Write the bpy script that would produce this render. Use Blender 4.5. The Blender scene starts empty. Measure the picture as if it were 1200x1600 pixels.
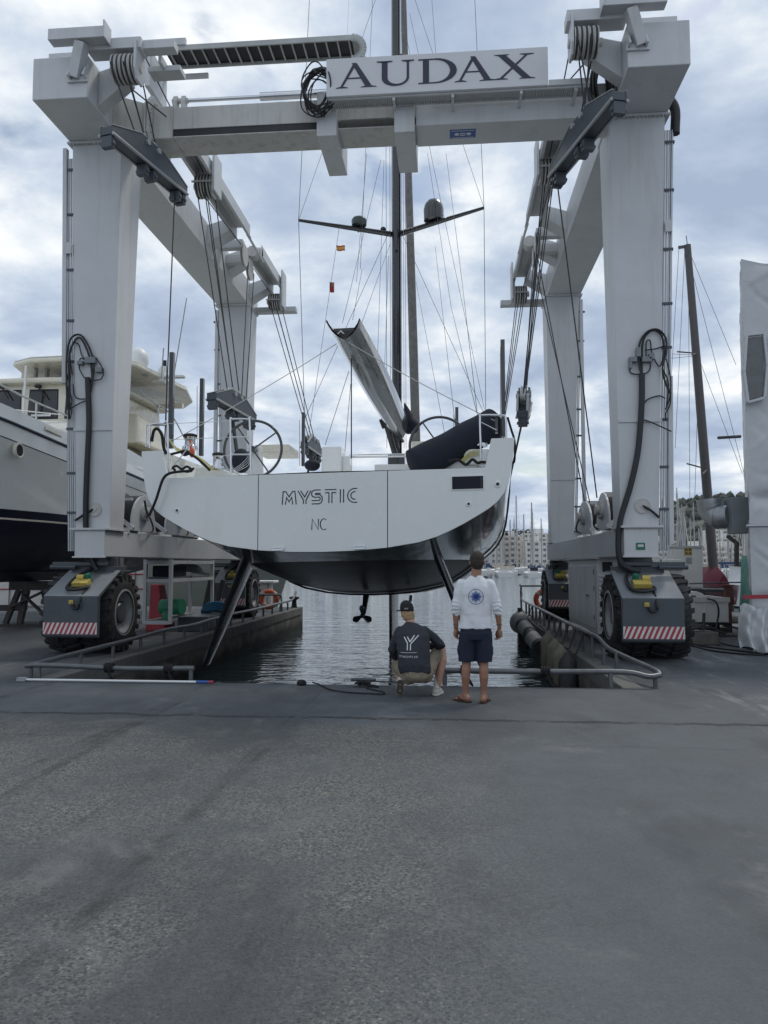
import bpy, bmesh, math, random
from mathutils import Vector, Matrix, noise
from mathutils.bvhtree import BVHTree
from math import sin, cos, pi, radians, sqrt
random.seed(7)
S = bpy.context.scene
COL = S.collection

# ---------------------------------------------------------------- camera, sky, sun, exposure
EYE, YAW, PITCH, FPX = 1.65, radians(5.0), radians(3.9), 1200.0
cam_d = bpy.data.cameras.new('camera'); cam = bpy.data.objects.new('camera', cam_d); COL.objects.link(cam)
cam_d.sensor_fit = 'VERTICAL'; cam_d.angle = 2 * math.atan(800 / FPX)
cam_d.clip_start = 0.1; cam_d.clip_end = 3000
cam.location = (0, 0, EYE); cam.rotation_euler = (radians(90) + PITCH, 0, YAW)
S.camera = cam

SUN_EL, SUN_AZ = radians(56), radians(42)          # azimuth from +Y towards +X
W = bpy.data.worlds.new('World'); S.world = W; W.use_nodes = True
nt = W.node_tree; nt.nodes.clear()
def wn(t, **k):
    n = nt.nodes.new(t)
    for a, b in k.items(): setattr(n, a, b)
    return n
def wl(a, b): nt.links.new(a, b)
out = wn('ShaderNodeOutputWorld'); bg = wn('ShaderNodeBackground'); bg.inputs[1].default_value = 0.1
sky = wn('ShaderNodeTexSky', sky_type='NISHITA', sun_disc=False, sun_elevation=SUN_EL, sun_rotation=SUN_AZ, altitude=0, air_density=1.2, dust_density=1.5)
tc = wn('ShaderNodeTexCoord'); sep = wn('ShaderNodeSeparateXYZ'); wl(tc.outputs['Generated'], sep.inputs[0])
def wm(op, a, b=None, clamp=False):
    n = wn('ShaderNodeMath', operation=op); n.use_clamp = clamp
    for i, x in enumerate((a, b)):
        if x is None: continue
        if isinstance(x, (int, float)): n.inputs[i].default_value = x
        else: wl(x, n.inputs[i])
    return n.outputs[0]
zc = wm('MAXIMUM', sep.outputs[2], 0.0); den = wm('ADD', zc, 0.24)
u = wm('DIVIDE', sep.outputs[0], den); v = wm('DIVIDE', sep.outputs[1], den)
cmb = wn('ShaderNodeCombineXYZ'); wl(u, cmb.inputs[0]); wl(v, cmb.inputs[1])
def wnoise(scale, detail, rough, off, dist=0.0):
    mp = wn('ShaderNodeMapping'); mp.inputs['Location'].default_value = off; wl(cmb.outputs[0], mp.inputs[0])
    n = wn('ShaderNodeTexNoise'); n.inputs['Scale'].default_value = scale; n.inputs['Detail'].default_value = detail
    n.inputs['Roughness'].default_value = rough; n.inputs['Distortion'].default_value = dist; wl(mp.outputs[0], n.inputs['Vector'])
    return n.outputs[0]
nA = wnoise(2.5, 11, 0.57, (3.1, 1.7, 0.4), 0.2); nB = wnoise(1.0, 4, 0.5, (8.3, 2.2, 1.0)); nC = wnoise(2.4, 7, 0.55, (1.2, 7.7, 3.0), 0.4)
mixn = wm('ADD', wm('MULTIPLY', nA, 0.68), wm('MULTIPLY', nB, 0.32))
cr = wn('ShaderNodeValToRGB'); wl(mixn, cr.inputs[0])
e = cr.color_ramp.elements
e[0].position = 0.39; e[0].color = (3.6, 4.4, 5.8, 1)
e[1].position = 0.615; e[1].color = (9.6, 9.85, 9.95, 1)
for p, c in ((0.46, (4.5, 5.35, 6.7, 1)), (0.515, (5.8, 6.6, 7.7, 1)), (0.565, (7.7, 8.2, 8.75, 1))):
    q = e.new(p); q.color = c
msk = wn('ShaderNodeMapRange'); wl(nC, msk.inputs[0])
msk.inputs[1].default_value = 0.30; msk.inputs[2].default_value = 0.38; msk.inputs[3].default_value = 0.25; msk.inputs[4].default_value = 1.0
mx = wn('ShaderNodeMix', data_type='RGBA'); wl(msk.outputs[0], mx.inputs[0]); wl(sky.outputs[0], mx.inputs[6]); wl(cr.outputs[0], mx.inputs[7])
wl(mx.outputs[2], bg.inputs[0]); wl(bg.outputs[0], out.inputs[0])

sl = bpy.data.lights.new('sun', 'SUN'); sun = bpy.data.objects.new('sun', sl); COL.objects.link(sun)
sl.energy = 1.5; sl.angle = radians(13); sl.color = (1.0, 0.95, 0.86)
sd = Vector((sin(SUN_AZ) * cos(SUN_EL), cos(SUN_AZ) * cos(SUN_EL), sin(SUN_EL)))
sun.rotation_euler = sd.to_track_quat('Z', 'Y').to_euler(); sun.location = (20, 20, 40)
S.view_settings.view_transform = 'Standard'; S.view_settings.look = 'None'
S.view_settings.exposure = 0.12; S.view_settings.gamma = 1.0; S.view_settings.use_curve_mapping = False

# ---------------------------------------------------------------- helpers
_F = Vector((-sin(YAW) * cos(PITCH), cos(YAW) * cos(PITCH), sin(PITCH))); _R = Vector((cos(YAW), sin(YAW), 0)); _U = _R.cross(_F)
def at(px, py, Y):                                  # surveyed point: sight line of the photo cut at the real distance Y
    d = _F + _R * ((px - 600) / FPX) + _U * ((800 - py) / FPX)
    return Vector((0, 0, EYE)) + d * (Y / d.y)
def gz(px, py, z=0.0):
    d = _F + _R * ((px - 600) / FPX) + _U * ((800 - py) / FPX)
    return Vector((0, 0, EYE)) + d * ((z - EYE) / d.z)

class MB:
    def __init__(s): s.v = []; s.f = []; s.m = []; s.k = 0
    def add(s, vs, fs):
        b = len(s.v); s.v += [Vector(p) for p in vs]
        for f in fs: s.f.append([b + i for i in f]); s.m.append(s.k)
        return s
    def mat(s, k): s.k = k; return s
    def box(s, x0, x1, y0, y1, z0, z1):
        if x0 > x1: x0, x1 = x1, x0
        return s.hexa([(x0, y0, z0), (x1, y0, z0), (x1, y1, z0), (x0, y1, z0)], [(x0, y0, z1), (x1, y0, z1), (x1, y1, z1), (x0, y1, z1)])
    def hexa(s, lo, hi):
        return s.add(list(lo) + list(hi), [(3, 2, 1, 0), (4, 5, 6, 7), (0, 1, 5, 4), (1, 2, 6, 5), (2, 3, 7, 6), (3, 0, 4, 7)])
    def obox(s, c, d, up, size):                    # box along direction d, size = (length, width, height)
        d = Vector(d).normalized(); up = Vector(up); w = d.cross(up).normalized(); h = w.cross(d); c = Vector(c)
        l, wd, ht = size[0] / 2, size[1] / 2, size[2] / 2
        lo = [c + d * a * l + w * b * wd - h * ht for a, b in ((-1, -1), (1, -1), (1, 1), (-1, 1))]
        return s.hexa(lo, [p + h * 2 * ht for p in lo])
    def bar(s, p, q, w, h, up=(0, 0, 1)):
        p = Vector(p); q = Vector(q); return s.obox((p + q) / 2, q - p, up, ((q - p).length, w, h))
    def prism(s, pts, axis, a, b):                  # 2D polygon extruded along axis: x -> (y,z), y -> (x,z), z -> (x,y)
        def P(t, c):
            return {'x': (c, t[0], t[1]), 'y': (t[0], c, t[1]), 'z': (t[0], t[1], c)}[axis]
        n = len(pts); vs = [P(t, a) for t in pts] + [P(t, b) for t in pts]
        fs = [tuple(range(n - 1, -1, -1)), tuple(range(n, 2 * n))] + [(i, (i + 1) % n, n + (i + 1) % n, n + i) for i in range(n)]
        return s.add(vs, fs)
    def tube(s, path, r, n=8, closed=False, cap=True):
        path = [Vector(p) for p in path]; m = len(path)
        rs = r if isinstance(r, (list, tuple)) else [r] * m
        up = None; rings = []
        for i, p in enumerate(path):
            a = path[i - 1] if (i > 0 or closed) else p; c = path[(i + 1) % m] if (i < m - 1 or closed) else p
            t = (c - a)
            if t.length < 1e-9: t = Vector((0, 0, 1))
            t.normalize()
            if up is None:
                up = Vector((0, 0, 1)) if abs(t.z) < 0.9 else Vector((0, 1, 0))
            x = t.cross(up)
            if x.length < 1e-6: x = t.orthogonal()
            x.normalize(); y = x.cross(t).normalized(); up = y
            rings.append([p + (x * cos(2 * pi * j / n) + y * sin(2 * pi * j / n)) * rs[i] for j in range(n)])
        b = [q for rg in rings for q in rg]; fs = []
        for i in range(m if closed else m - 1):
            i2 = (i + 1) % m
            for j in range(n): fs.append((i * n + j, i * n + (j + 1) % n, i2 * n + (j + 1) % n, i2 * n + j))
        if cap and not closed: fs += [tuple(range(n - 1, -1, -1)), tuple((m - 1) * n + j for j in range(n))]
        return s.add(b, fs)
    def cyl(s, p, q, r, r2=None, n=16): return s.tube([p, q], [r, r if r2 is None else r2], n)
    def lathe(s, c, axis, prof, n=24, cap=True):              # prof: (h, r) along the axis
        c = Vector(c); a = Vector(axis).normalized(); x = a.orthogonal().normalized(); y = a.cross(x)
        vs = []; m = len(prof)
        for h, r in prof:
            for j in range(n): vs.append(c + a * h + (x * cos(2 * pi * j / n) + y * sin(2 * pi * j / n)) * max(r, 1e-4))
        fs = [(i * n + j, i * n + (j + 1) % n, (i + 1) * n + (j + 1) % n, (i + 1) * n + j) for i in range(m - 1) for j in range(n)]
        if cap: fs += [tuple(range(n - 1, -1, -1)), tuple((m - 1) * n + j for j in range(n))]
        return s.add(vs, fs)
    def sph(s, c, r, nu=16, nv=10, rot=None):
        c = Vector(c); r = (r, r, r) if isinstance(r, (int, float)) else r; vs = []
        for i in range(nv + 1):
            t = pi * i / nv
            for j in range(nu):
                p = Vector((r[0] * sin(t) * cos(2 * pi * j / nu), r[1] * sin(t) * sin(2 * pi * j / nu), r[2] * cos(t) if 0 < i < nv else r[2] * cos(t)))
                if rot: p = rot @ p
                vs.append(c + p)
        fs = [(i * nu + j, (i + 1) * nu + j, (i + 1) * nu + (j + 1) % nu, i * nu + (j + 1) % nu) for i in range(nv) for j in range(nu)]
        return s.add(vs, fs)
    def loft(s, secs, closed=False, capa=False, capb=False):
        n = len(secs[0]); vs = [p for sc in secs for p in sc]; fs = []
        for i in range(len(secs) - 1):
            for j in range(n if closed else n - 1):
                j2 = (j + 1) % n; fs.append((i * n + j, i * n + j2, (i + 1) * n + j2, (i + 1) * n + j))
        if capa: fs.append(tuple(range(n - 1, -1, -1)))
        if capb: fs.append(tuple((len(secs) - 1) * n + j for j in range(n)))
        return s.add(vs, fs)
    def ribbon(s, path, w, th):                     # flat strap: path of (point, normal)
        secs = []
        for i, (p, nrm) in enumerate(path):
            p = Vector(p); nrm = Vector(nrm).normalized()
            a = Vector(path[max(i - 1, 0)][0]); c = Vector(path[min(i + 1, len(path) - 1)][0])
            t = (c - a).normalized(); b = t.cross(nrm).normalized()
            secs.append([p - b * w / 2, p + b * w / 2, p + b * w / 2 + nrm * th, p - b * w / 2 + nrm * th])
        return s.loft(secs, closed=True, capa=True, capb=True)
    def xf(s, M): s.v = [M @ p for p in s.v]; return s
    def build(s, name, mats, parent=None, smooth=None, bevel=0.0, kind=None, label=None):
        off = Vector((0, 0, 0)); r = parent
        while r is not None and r.parent is not None: r = r.parent
        if r is not None: off = Vector(r.location)
        else:
            xs = [p.x for p in s.v]; ys = [p.y for p in s.v]; zs = [p.z for p in s.v]
            off = Vector(((min(xs) + max(xs)) / 2, (min(ys) + max(ys)) / 2, min(zs)))
        me = bpy.data.meshes.new(name); me.from_pydata([p - off for p in s.v], [], s.f)
        for m in (mats if isinstance(mats, (list, tuple)) else [mats]): me.materials.append(m)
        me.polygons.foreach_set('material_index', s.m)
        bm = bmesh.new(); bm.from_mesh(me); bmesh.ops.recalc_face_normals(bm, faces=bm.faces); bm.to_mesh(me); bm.free()
        if smooth:
            me.polygons.foreach_set('use_smooth', [True] * len(me.polygons))
            if smooth < 180: me.set_sharp_from_angle(angle=radians(smooth))
        me.update()
        o = bpy.data.objects.new(name, me); COL.objects.link(o)
        if parent is not None: o.parent = parent
        else: o.location = off
        if bevel:
            b = o.modifiers.new('bevel', 'BEVEL'); b.width = bevel; b.segments = 2; b.limit_method = 'ANGLE'; b.angle_limit = radians(40)
        if kind: o['kind'] = kind
        if label: o['label'] = label
        return o
def thing(name, label, cat, loc, group=None):
    o = bpy.data.objects.new(name, None); COL.objects.link(o); o.location = loc; o.empty_display_size = 0.2
    o['label'] = label; o['category'] = cat
    if group: o['group'] = group
    return o
def tag(o, label, cat, group=None):
    o['label'] = label; o['category'] = cat
    if group: o['group'] = group
    return o
def dup(root, delta=None, loc=None, rz=None, sc=None, label=None, group=None):
    r = root.copy(); COL.objects.link(r)
    if loc is not None: r.location = loc
    if delta is not None: r.location = Vector(root.location) + Vector(delta)
    if rz is not None: r.rotation_euler = (0, 0, rz)
    if sc is not None: r.scale = (sc, sc, sc) if isinstance(sc, (int, float)) else sc
    if label: r['label'] = label
    if group: r['group'] = group
    for ch in list(root.children):
        c = ch.copy(); COL.objects.link(c); c.parent = r
        for g in list(ch.children):
            d = g.copy(); COL.objects.link(d); d.parent = c
    return r
def sub(points, k=6):                               # smooth curve through points
    P = [Vector(p) for p in points]; P = [P[0] * 2 - P[1]] + P + [P[-1] * 2 - P[-2]]; o = []
    for i in range(1, len(P) - 2):
        for j in range(k):
            t = j / k; a, b, c, d = P[i - 1], P[i], P[i + 1], P[i + 2]
            o.append(0.5 * ((2 * b) + (c - a) * t + (2 * a - 5 * b + 4 * c - d) * t * t + (3 * b - a - 3 * c + d) * t ** 3))
    o.append(P[-2]); return o
def sag(p, q, s, k=10):
    p = Vector(p); q = Vector(q)
    return [p.lerp(q, i / k) - Vector((0, 0, s * 4 * (i / k) * (1 - i / k))) for i in range(k + 1)]
def interp(tab, x):
    if x <= tab[0][0]: return tab[0][1]
    for (a, b), (c, d) in zip(tab, tab[1:]):
        if x <= c:
            t = (x - a) / (c - a); t2 = t * t * (3 - 2 * t); return b + (d - b) * (0.5 * t + 0.5 * t2)
    return tab[-1][1]

# ---------------------------------------------------------------- materials
def mat(name, col, rough=0.5, metal=0.0, var=0.12, vs=3.0, dirt=None, da=0.5, ds=(4, 4, 0.8), dl=0.5, bump=0.0, bs=60.0, coat=0.0, spec=None, trans=0.0, rv=0.1, alpha=1.0):
    m = bpy.data.materials.new(name); m.use_nodes = True; t = m.node_tree; N = t.nodes; L = t.links
    p = N['Principled BSDF']; p.inputs['Roughness'].default_value = rough; p.inputs['Metallic'].default_value = metal
    if coat: p.inputs['Coat Weight'].default_value = coat; p.inputs['Coat Roughness'].default_value = 0.06
    if spec is not None: p.inputs['Specular IOR Level'].default_value = spec
    if trans: p.inputs['Transmission Weight'].default_value = trans
    if alpha < 1: p.inputs['Alpha'].default_value = alpha
    c = N.new('ShaderNodeTexCoord')
    n1 = N.new('ShaderNodeTexNoise'); n1.inputs['Scale'].default_value = vs; n1.inputs['Detail'].default_value = 6; n1.inputs['Roughness'].default_value = 0.65
    L.new(c.outputs['Object'], n1.inputs['Vector'])
    mr = N.new('ShaderNodeMapRange'); mr.inputs[1].default_value = 0.3; mr.inputs[2].default_value = 0.7; mr.inputs[3].default_value = 1 - var; mr.inputs[4].default_value = 1 + var
    L.new(n1.outputs[0], mr.inputs[0])
    vm = N.new('ShaderNodeVectorMath'); vm.operation = 'SCALE'; vm.inputs[0].default_value = col[:3]; L.new(mr.outputs[0], vm.inputs['Scale'])
    cur = vm.outputs[0]
    if dirt:
        mp = N.new('ShaderNodeMapping'); mp.inputs['Scale'].default_value = ds; L.new(c.outputs['Object'], mp.inputs[0])
        n2 = N.new('ShaderNodeTexNoise'); n2.inputs['Scale'].default_value = 1.0; n2.inputs['Detail'].default_value = 8; n2.inputs['Roughness'].default_value = 0.7; L.new(mp.outputs[0], n2.inputs['Vector'])
        r2 = N.new('ShaderNodeMapRange'); r2.inputs[1].default_value = dl; r2.inputs[2].default_value = dl + 0.25; r2.inputs[4].default_value = da; L.new(n2.outputs[0], r2.inputs[0])
        mx = N.new('ShaderNodeMix'); mx.data_type = 'RGBA'; L.new(r2.outputs[0], mx.inputs[0]); L.new(cur, mx.inputs[6]); mx.inputs[7].default_value = (*dirt[:3], 1)
        cur = mx.outputs[2]
    L.new(cur, p.inputs['Base Color'])
    if rv:
        r3 = N.new('ShaderNodeMapRange'); r3.inputs[1].default_value = 0.3; r3.inputs[2].default_value = 0.7; r3.inputs[3].default_value = max(rough - rv, 0.02); r3.inputs[4].default_value = min(rough + rv, 1); L.new(n1.outputs[0], r3.inputs[0]); L.new(r3.outputs[0], p.inputs['Roughness'])
    if bump:
        n3 = N.new('ShaderNodeTexNoise'); n3.inputs['Scale'].default_value = bs; n3.inputs['Detail'].default_value = 4; L.new(c.outputs['Object'], n3.inputs['Vector'])
        b = N.new('ShaderNodeBump'); b.inputs['Strength'].default_value = bump; b.inputs['Distance'].default_value = 0.02; L.new(n3.outputs[0], b.inputs['Height']); L.new(b.outputs[0], p.inputs['Normal'])
    return m
LW = mat('lift_white_paint', (0.54, 0.55, 0.56), 0.45, var=0.06, vs=1.2, dirt=(0.36, 0.34, 0.30), da=0.55, ds=(3.5, 3.5, 0.3), dl=0.53, bump=0.03, bs=8)
LWD = mat('lift_worn_white_paint', (0.50, 0.495, 0.47), 0.5, var=0.08, vs=2, dirt=(0.25, 0.20, 0.15), da=0.7, ds=(5, 5, 0.5), dl=0.50)
SIGNW = mat('sign_white', (0.60, 0.61, 0.62), 0.4, var=0.03)
DGREY = mat('dark_grey_paint', (0.065, 0.075, 0.088), 0.45, var=0.12, dirt=(0.16, 0.15, 0.14), da=0.4, ds=(5, 5, 2), dl=0.58)
MGREY = mat('mid_grey_paint', (0.19, 0.205, 0.22), 0.5, var=0.1, dirt=(0.2, 0.19, 0.17), da=0.35, ds=(5, 5, 2), dl=0.56)
EDGEG = mat('light_grey_steel', (0.35, 0.36, 0.36), 0.5, var=0.15)
RUB = mat('tyre_rubber', (0.022, 0.023, 0.025), 0.75, var=0.3, vs=6, dirt=(0.105, 0.10, 0.095), da=0.65, ds=(5, 5, 5), dl=0.48, bump=0.15, bs=40)
BLK = mat('black_rubber', (0.012, 0.013, 0.015), 0.5, var=0.2)
ROPE = mat('wire_rope', (0.03, 0.03, 0.032), 0.6, var=0.3, vs=20)
BROPE = mat('black_rope', (0.012, 0.012, 0.014), 0.85, var=0.4, vs=30, bump=0.4, bs=120)
YROPE = mat('yellow_rope', (0.55, 0.50, 0.20), 0.8, var=0.2, vs=30)
WROPE = mat('pale_rope', (0.42, 0.42, 0.40), 0.8, var=0.2, vs=30)
CHROME = mat('polished_steel', (0.62, 0.63, 0.65), 0.16, metal=1.0, var=0.05, rv=0.05)
GALV = mat('galvanised_steel', (0.42, 0.44, 0.46), 0.42, metal=0.75, var=0.15, vs=6, dirt=(0.25, 0.23, 0.2), da=0.5, ds=(6, 6, 6), dl=0.55)
PIPE = mat('railing_grey_steel', (0.13, 0.137, 0.143), 0.42, metal=0.35, var=0.2, vs=4, dirt=(0.10, 0.075, 0.06), da=0.6, ds=(7, 7, 7), dl=0.54, bump=0.05, bs=30)
WHT = mat('white_plastic', (0.75, 0.75, 0.73), 0.4, var=0.04)
CREAM = mat('cream_gelcoat', (0.70, 0.66, 0.54), 0.3, var=0.03, coat=0.3)
YWHT = mat('yacht_white_gelcoat', (0.71, 0.725, 0.70), 0.22, var=0.02, coat=0.4, dirt=(0.54, 0.53, 0.49), da=0.5, ds=(1.5, 1.5, 0.4), dl=0.55)
NAVYP = mat('navy_bottom_paint', (0.010, 0.013, 0.03), 0.4, var=0.2, vs=2)
INK = mat('dark_lettering', (0.018, 0.022, 0.045), 0.4, var=0.05)
RED = mat('red_paint', (0.36, 0.035, 0.05), 0.55, var=0.15, vs=7, dirt=(0.20, 0.12, 0.11), da=.5, ds=(8, 8, 8), dl=.56)
STRW = mat('stripe_white', (0.62, 0.60, 0.58), 0.55, var=0.12, vs=8, dirt=(0.25, 0.22, 0.20), da=.6, ds=(9, 9, 9), dl=.55)
YEL = mat('yellow_plastic', (0.50, 0.38, 0.09), 0.5, var=0.15, vs=9, dirt=(0.14, 0.11, 0.06), da=.6, ds=(12, 12, 12), dl=.52)
GRN = mat('green_plastic', (0.02, 0.16, 0.10), 0.45, var=0.15)
DGRN = mat('dark_green_enamel', (0.02, 0.10, 0.07), 0.4, var=0.15)
BLU = mat('blue_print', (0.03, 0.10, 0.33), 0.5, var=0.1)
ORG = mat('orange_ring', (0.55, 0.10, 0.03), 0.6, var=0.15, vs=5)
CARB = mat('carbon_black', (0.022, 0.024, 0.028), 0.28, var=0.15, coat=0.6)
GLASS = mat('dark_window_glass', (0.012, 0.014, 0.02), 0.06, var=0.05, spec=0.8, rv=0.02)
TIN = mat('tinted_glass', (0.02, 0.016, 0.014), 0.05, var=0.1, spec=0.9, rv=0.02)
NAVYC = mat('navy_canvas', (0.008, 0.011, 0.022), 0.85, var=0.3, vs=6, bump=0.25, bs=25)
WOODD = mat('weathered_timber', (0.07, 0.065, 0.06), 0.8, var=0.35, vs=9, bump=0.3, bs=30)
CONC = mat('concrete_block_grey', (0.20, 0.19, 0.17), 0.85, var=0.25, vs=7, bump=0.3, bs=50)
# ---------------------------------------------------------------- ground, basin, water
BX0, BX1, BY0, LEND, REND, WZ = -5.75, 2.30, 10.60, 29.6, 27.6, -0.80
def ground_material():
    m = bpy.data.materials.new('worn_asphalt_apron'); m.use_nodes = True; t = m.node_tree; N = t.nodes; L = t.links
    p = N['Principled BSDF']; c = N.new('ShaderNodeTexCoord'); O = c.outputs['Object']
    def noise(sc, det=6, ro=0.6, mp=None, dist=0.0):
        n = N.new('ShaderNodeTexNoise'); n.inputs['Scale'].default_value = sc; n.inputs['Detail'].default_value = det; n.inputs['Roughness'].default_value = ro; n.inputs['Distortion'].default_value = dist
        if mp:
            k = N.new('ShaderNodeMapping'); k.inputs['Scale'].default_value = mp[0]; k.inputs['Rotation'].default_value = mp[1]; L.new(O, k.inputs[0]); L.new(k.outputs[0], n.inputs['Vector'])
        else: L.new(O, n.inputs['Vector'])
        return n.outputs[0]
    def rng(x, a, b, lo=0.0, hi=1.0, smooth=True):
        n = N.new('ShaderNodeMapRange'); n.interpolation_type = 'SMOOTHSTEP' if smooth else 'LINEAR'
        for i, q in enumerate((a, b, lo, hi)): n.inputs[i + 1].default_value = q
        L.new(x, n.inputs[0]); return n.outputs[0]
    def mth(op, a, b=None):
        n = N.new('ShaderNodeMath'); n.operation = op
        for i, q in enumerate((a, b)):
            if q is None: continue
            if isinstance(q, (int, float)): n.inputs[i].default_value = q
            else: L.new(q, n.inputs[i])
        return n.outputs[0]
    def mix(f, a, b):
        n = N.new('ShaderNodeMix'); n.data_type = 'RGBA'; L.new(f, n.inputs[0])
        for i, q in ((6, a), (7, b)):
            if isinstance(q, tuple): n.inputs[i].default_value = (*q, 1)
            else: L.new(q, n.inputs[i])
        return n.outputs[2]
    sp = N.new('ShaderNodeSeparateXYZ'); L.new(O, sp.inputs[0]); X, Y = sp.outputs[0], sp.outputs[1]
    big = noise(0.35, 5, 0.55); mid = noise(1.7, 8, 0.7); fine = noise(38, 5, 0.7); grit = noise(95, 3, 0.6)
    # exposed-aggregate zone: the left part of the apron, edge uneven; smoother sealed asphalt on the right
    wob = mth('MULTIPLY', mth('SUBTRACT', mid, 0.5), 1.6)
    ex = mth('ADD', mth('ADD', X, wob), mth('MULTIPLY', Y, -0.02))
    agg = mth('MULTIPLY', rng(ex, 0.75, -0.75), rng(mth('ADD', Y, wob), 8.35, 7.8))
    agg = mth('MULTIPLY', agg, rng(big, 0.30, 0.52, 0.45, 1.0))
    base = mix(rng(mid, 0.3, 0.72), (0.064, 0.072, 0.081), (0.108, 0.117, 0.127))
    vo = N.new('ShaderNodeTexVoronoi'); vo.inputs['Scale'].default_value = 85; vo.inputs['Randomness'].default_value = 1.0; L.new(O, vo.inputs['Vector'])
    vs = N.new('ShaderNodeSeparateXYZ'); L.new(vo.outputs['Color'], vs.inputs[0]); cell, vd = vs.outputs[0], vo.outputs['Distance']
    vo2 = N.new('ShaderNodeTexVoronoi'); vo2.inputs['Scale'].default_value = 50; L.new(O, vo2.inputs['Vector']); vs2 = N.new('ShaderNodeSeparateXYZ'); L.new(vo2.outputs['Color'], vs2.inputs[0]); cell2, vd2 = vs2.outputs[1], vo2.outputs['Distance']
    tan = mix(rng(cell, 0.15, 0.95), (0.078, 0.082, 0.081), (0.176, 0.175, 0.160))
    tan = mix(mth('MULTIPLY', rng(cell2, 0.58, 0.66), rng(vd2, 0.62, 0.30)), tan, (0.040, 0.042, 0.045))
    tan = mix(mth('MULTIPLY', rng(cell2, 0.12, 0.06), rng(vd2, 0.5, 0.3)), tan, (0.25, 0.245, 0.225))
    col = mix(mth('ADD', mth('MULTIPLY', agg, mth('MULTIPLY', rng(mid, 0.34, 0.62, 0.35, 1.0), 0.85)), 0.10), base, tan)
    # dark sealed patches and tyre polish
    dk = mth('MULTIPLY', rng(noise(0.55, 6, 0.6, ((1, 0.6, 1), (0, 0, 0.5))), 0.48, 0.62), 0.72); col = mix(dk, col, (0.055, 0.060, 0.066))
    st = rng(noise(1.0, 5, 0.6, ((3.2, 0.10, 1), (0, 0, radians(-32))), 0.2), 0.56, 0.70); col = mix(mth('MULTIPLY', mth('MULTIPLY', st, mth('MULTIPLY', rng(ex, 0.2, -0.9), rng(mid, 0.38, 0.6))), 0.8), col, (0.036, 0.037, 0.038))
    # pale scrape marks to the right where the lift turns
    sc = mth('MULTIPLY', rng(noise(1.0, 6, 0.7, ((3.0, 0.55, 1), (0, 0, radians(28))), 0.3), 0.52, 0.66), mth('MULTIPLY', rng(X, 2.4, 4.0), rng(Y, 4.0, 7.5)))
    col = mix(mth('MULTIPLY', sc, 0.7), col, (0.24, 0.245, 0.25))
    # stains
    sn = rng(noise(2.3, 7, 0.65, None, 0.6), 0.62, 0.74); col = mix(mth('MULTIPLY', sn, 0.45), col, (0.045, 0.045, 0.047))
    # hairline cracks over the sealed slab and pale dust patches
    cv = N.new('ShaderNodeTexVoronoi'); cv.feature = 'DISTANCE_TO_EDGE'; cv.inputs['Scale'].default_value = 0.42
    wv = N.new('ShaderNodeVectorMath'); wv.operation = 'ADD'; L.new(O, wv.inputs[0]); nw = N.new('ShaderNodeTexNoise'); nw.inputs['Scale'].default_value = 2.2; nw.inputs['Detail'].default_value = 8; L.new(O, nw.inputs['Vector']); L.new(nw.outputs['Color'], wv.inputs[1]); L.new(wv.outputs[0], cv.inputs['Vector'])
    hc = mth('MULTIPLY', rng(cv.outputs['Distance'], 0.008, 0.003), rng(big, 0.45, 0.6)); col = mix(mth('MULTIPLY', hc, 0.22), col, (0.035, 0.036, 0.038))
    du = rng(noise(0.8, 8, 0.68, None, 0.5), 0.54, 0.70); col = mix(mth('MULTIPLY', du, 0.42), col, (0.20, 0.20, 0.195))
    # grit speckle
    col = mix(mth('MULTIPLY', rng(grit, 0.60, 0.72), 0.30), col, (0.20, 0.20, 0.195))
    col = mix(mth('MULTIPLY', rng(grit, 0.42, 0.30), 0.55), col, (0.028, 0.028, 0.030))
    # crack along the old slab edge and a thinner one nearer the camera
    def crack(y0, w, amp, sc_, seed):
        n = noise(sc_, 8, 0.75, ((1, 0.2, 1), (0, 0, 0)))
        d = mth('ABSOLUTE', mth('SUBTRACT', mth('ADD', Y, mth('MULTIPLY', mth('SUBTRACT', n, 0.5), amp)), y0)); return rng(d, w, w * 0.25)
    ck = mth('MULTIPLY', crack(8.33, 0.075, 0.35, 2.6, 1), rng(mid, 0.36, 0.5)); ck2 = mth('MULTIPLY', crack(7.25, 0.022, 0.3, 1.9, 2), rng(mid, 0.45, 0.55))
    col = mix(mth('MULTIPLY', ck, 0.85), col, (0.025, 0.025, 0.026)); col = mix(mth('MULTIPLY', ck2, 0.5), col, (0.045, 0.045, 0.045))
    L.new(col, p.inputs['Base Color']); L.new(rng(mid, 0.3, 0.7, 0.62, 0.92), p.inputs['Roughness']); p.inputs['Specular IOR Level'].default_value = 0.35
    h = mth('ADD', mth('MULTIPLY', mth('ADD', mth('MULTIPLY', vd, -0.8), mth('MULTIPLY', fine, 0.35)), mth('ADD', mth('MULTIPLY', agg, 0.55), 0.16)), mth('ADD', mth('MULTIPLY', mid, 0.4), mth('MULTIPLY', ck, -1.2)))
    b = N.new('ShaderNodeBump'); b.inputs['Strength'].default_value = 0.6; b.inputs['Distance'].default_value = 0.016; L.new(h, b.inputs['Height']); L.new(b.outputs[0], p.inputs['Normal'])
    return m
GRD = ground_material()
WALLC = mat('stained_quay_concrete', (0.165, 0.158, 0.135), 0.9, var=0.35, vs=2.0, dirt=(0.045, 0.048, 0.035), da=0.85, ds=(1.2, 1.2, 0.45), dl=0.46, bump=0.5, bs=12)
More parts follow.
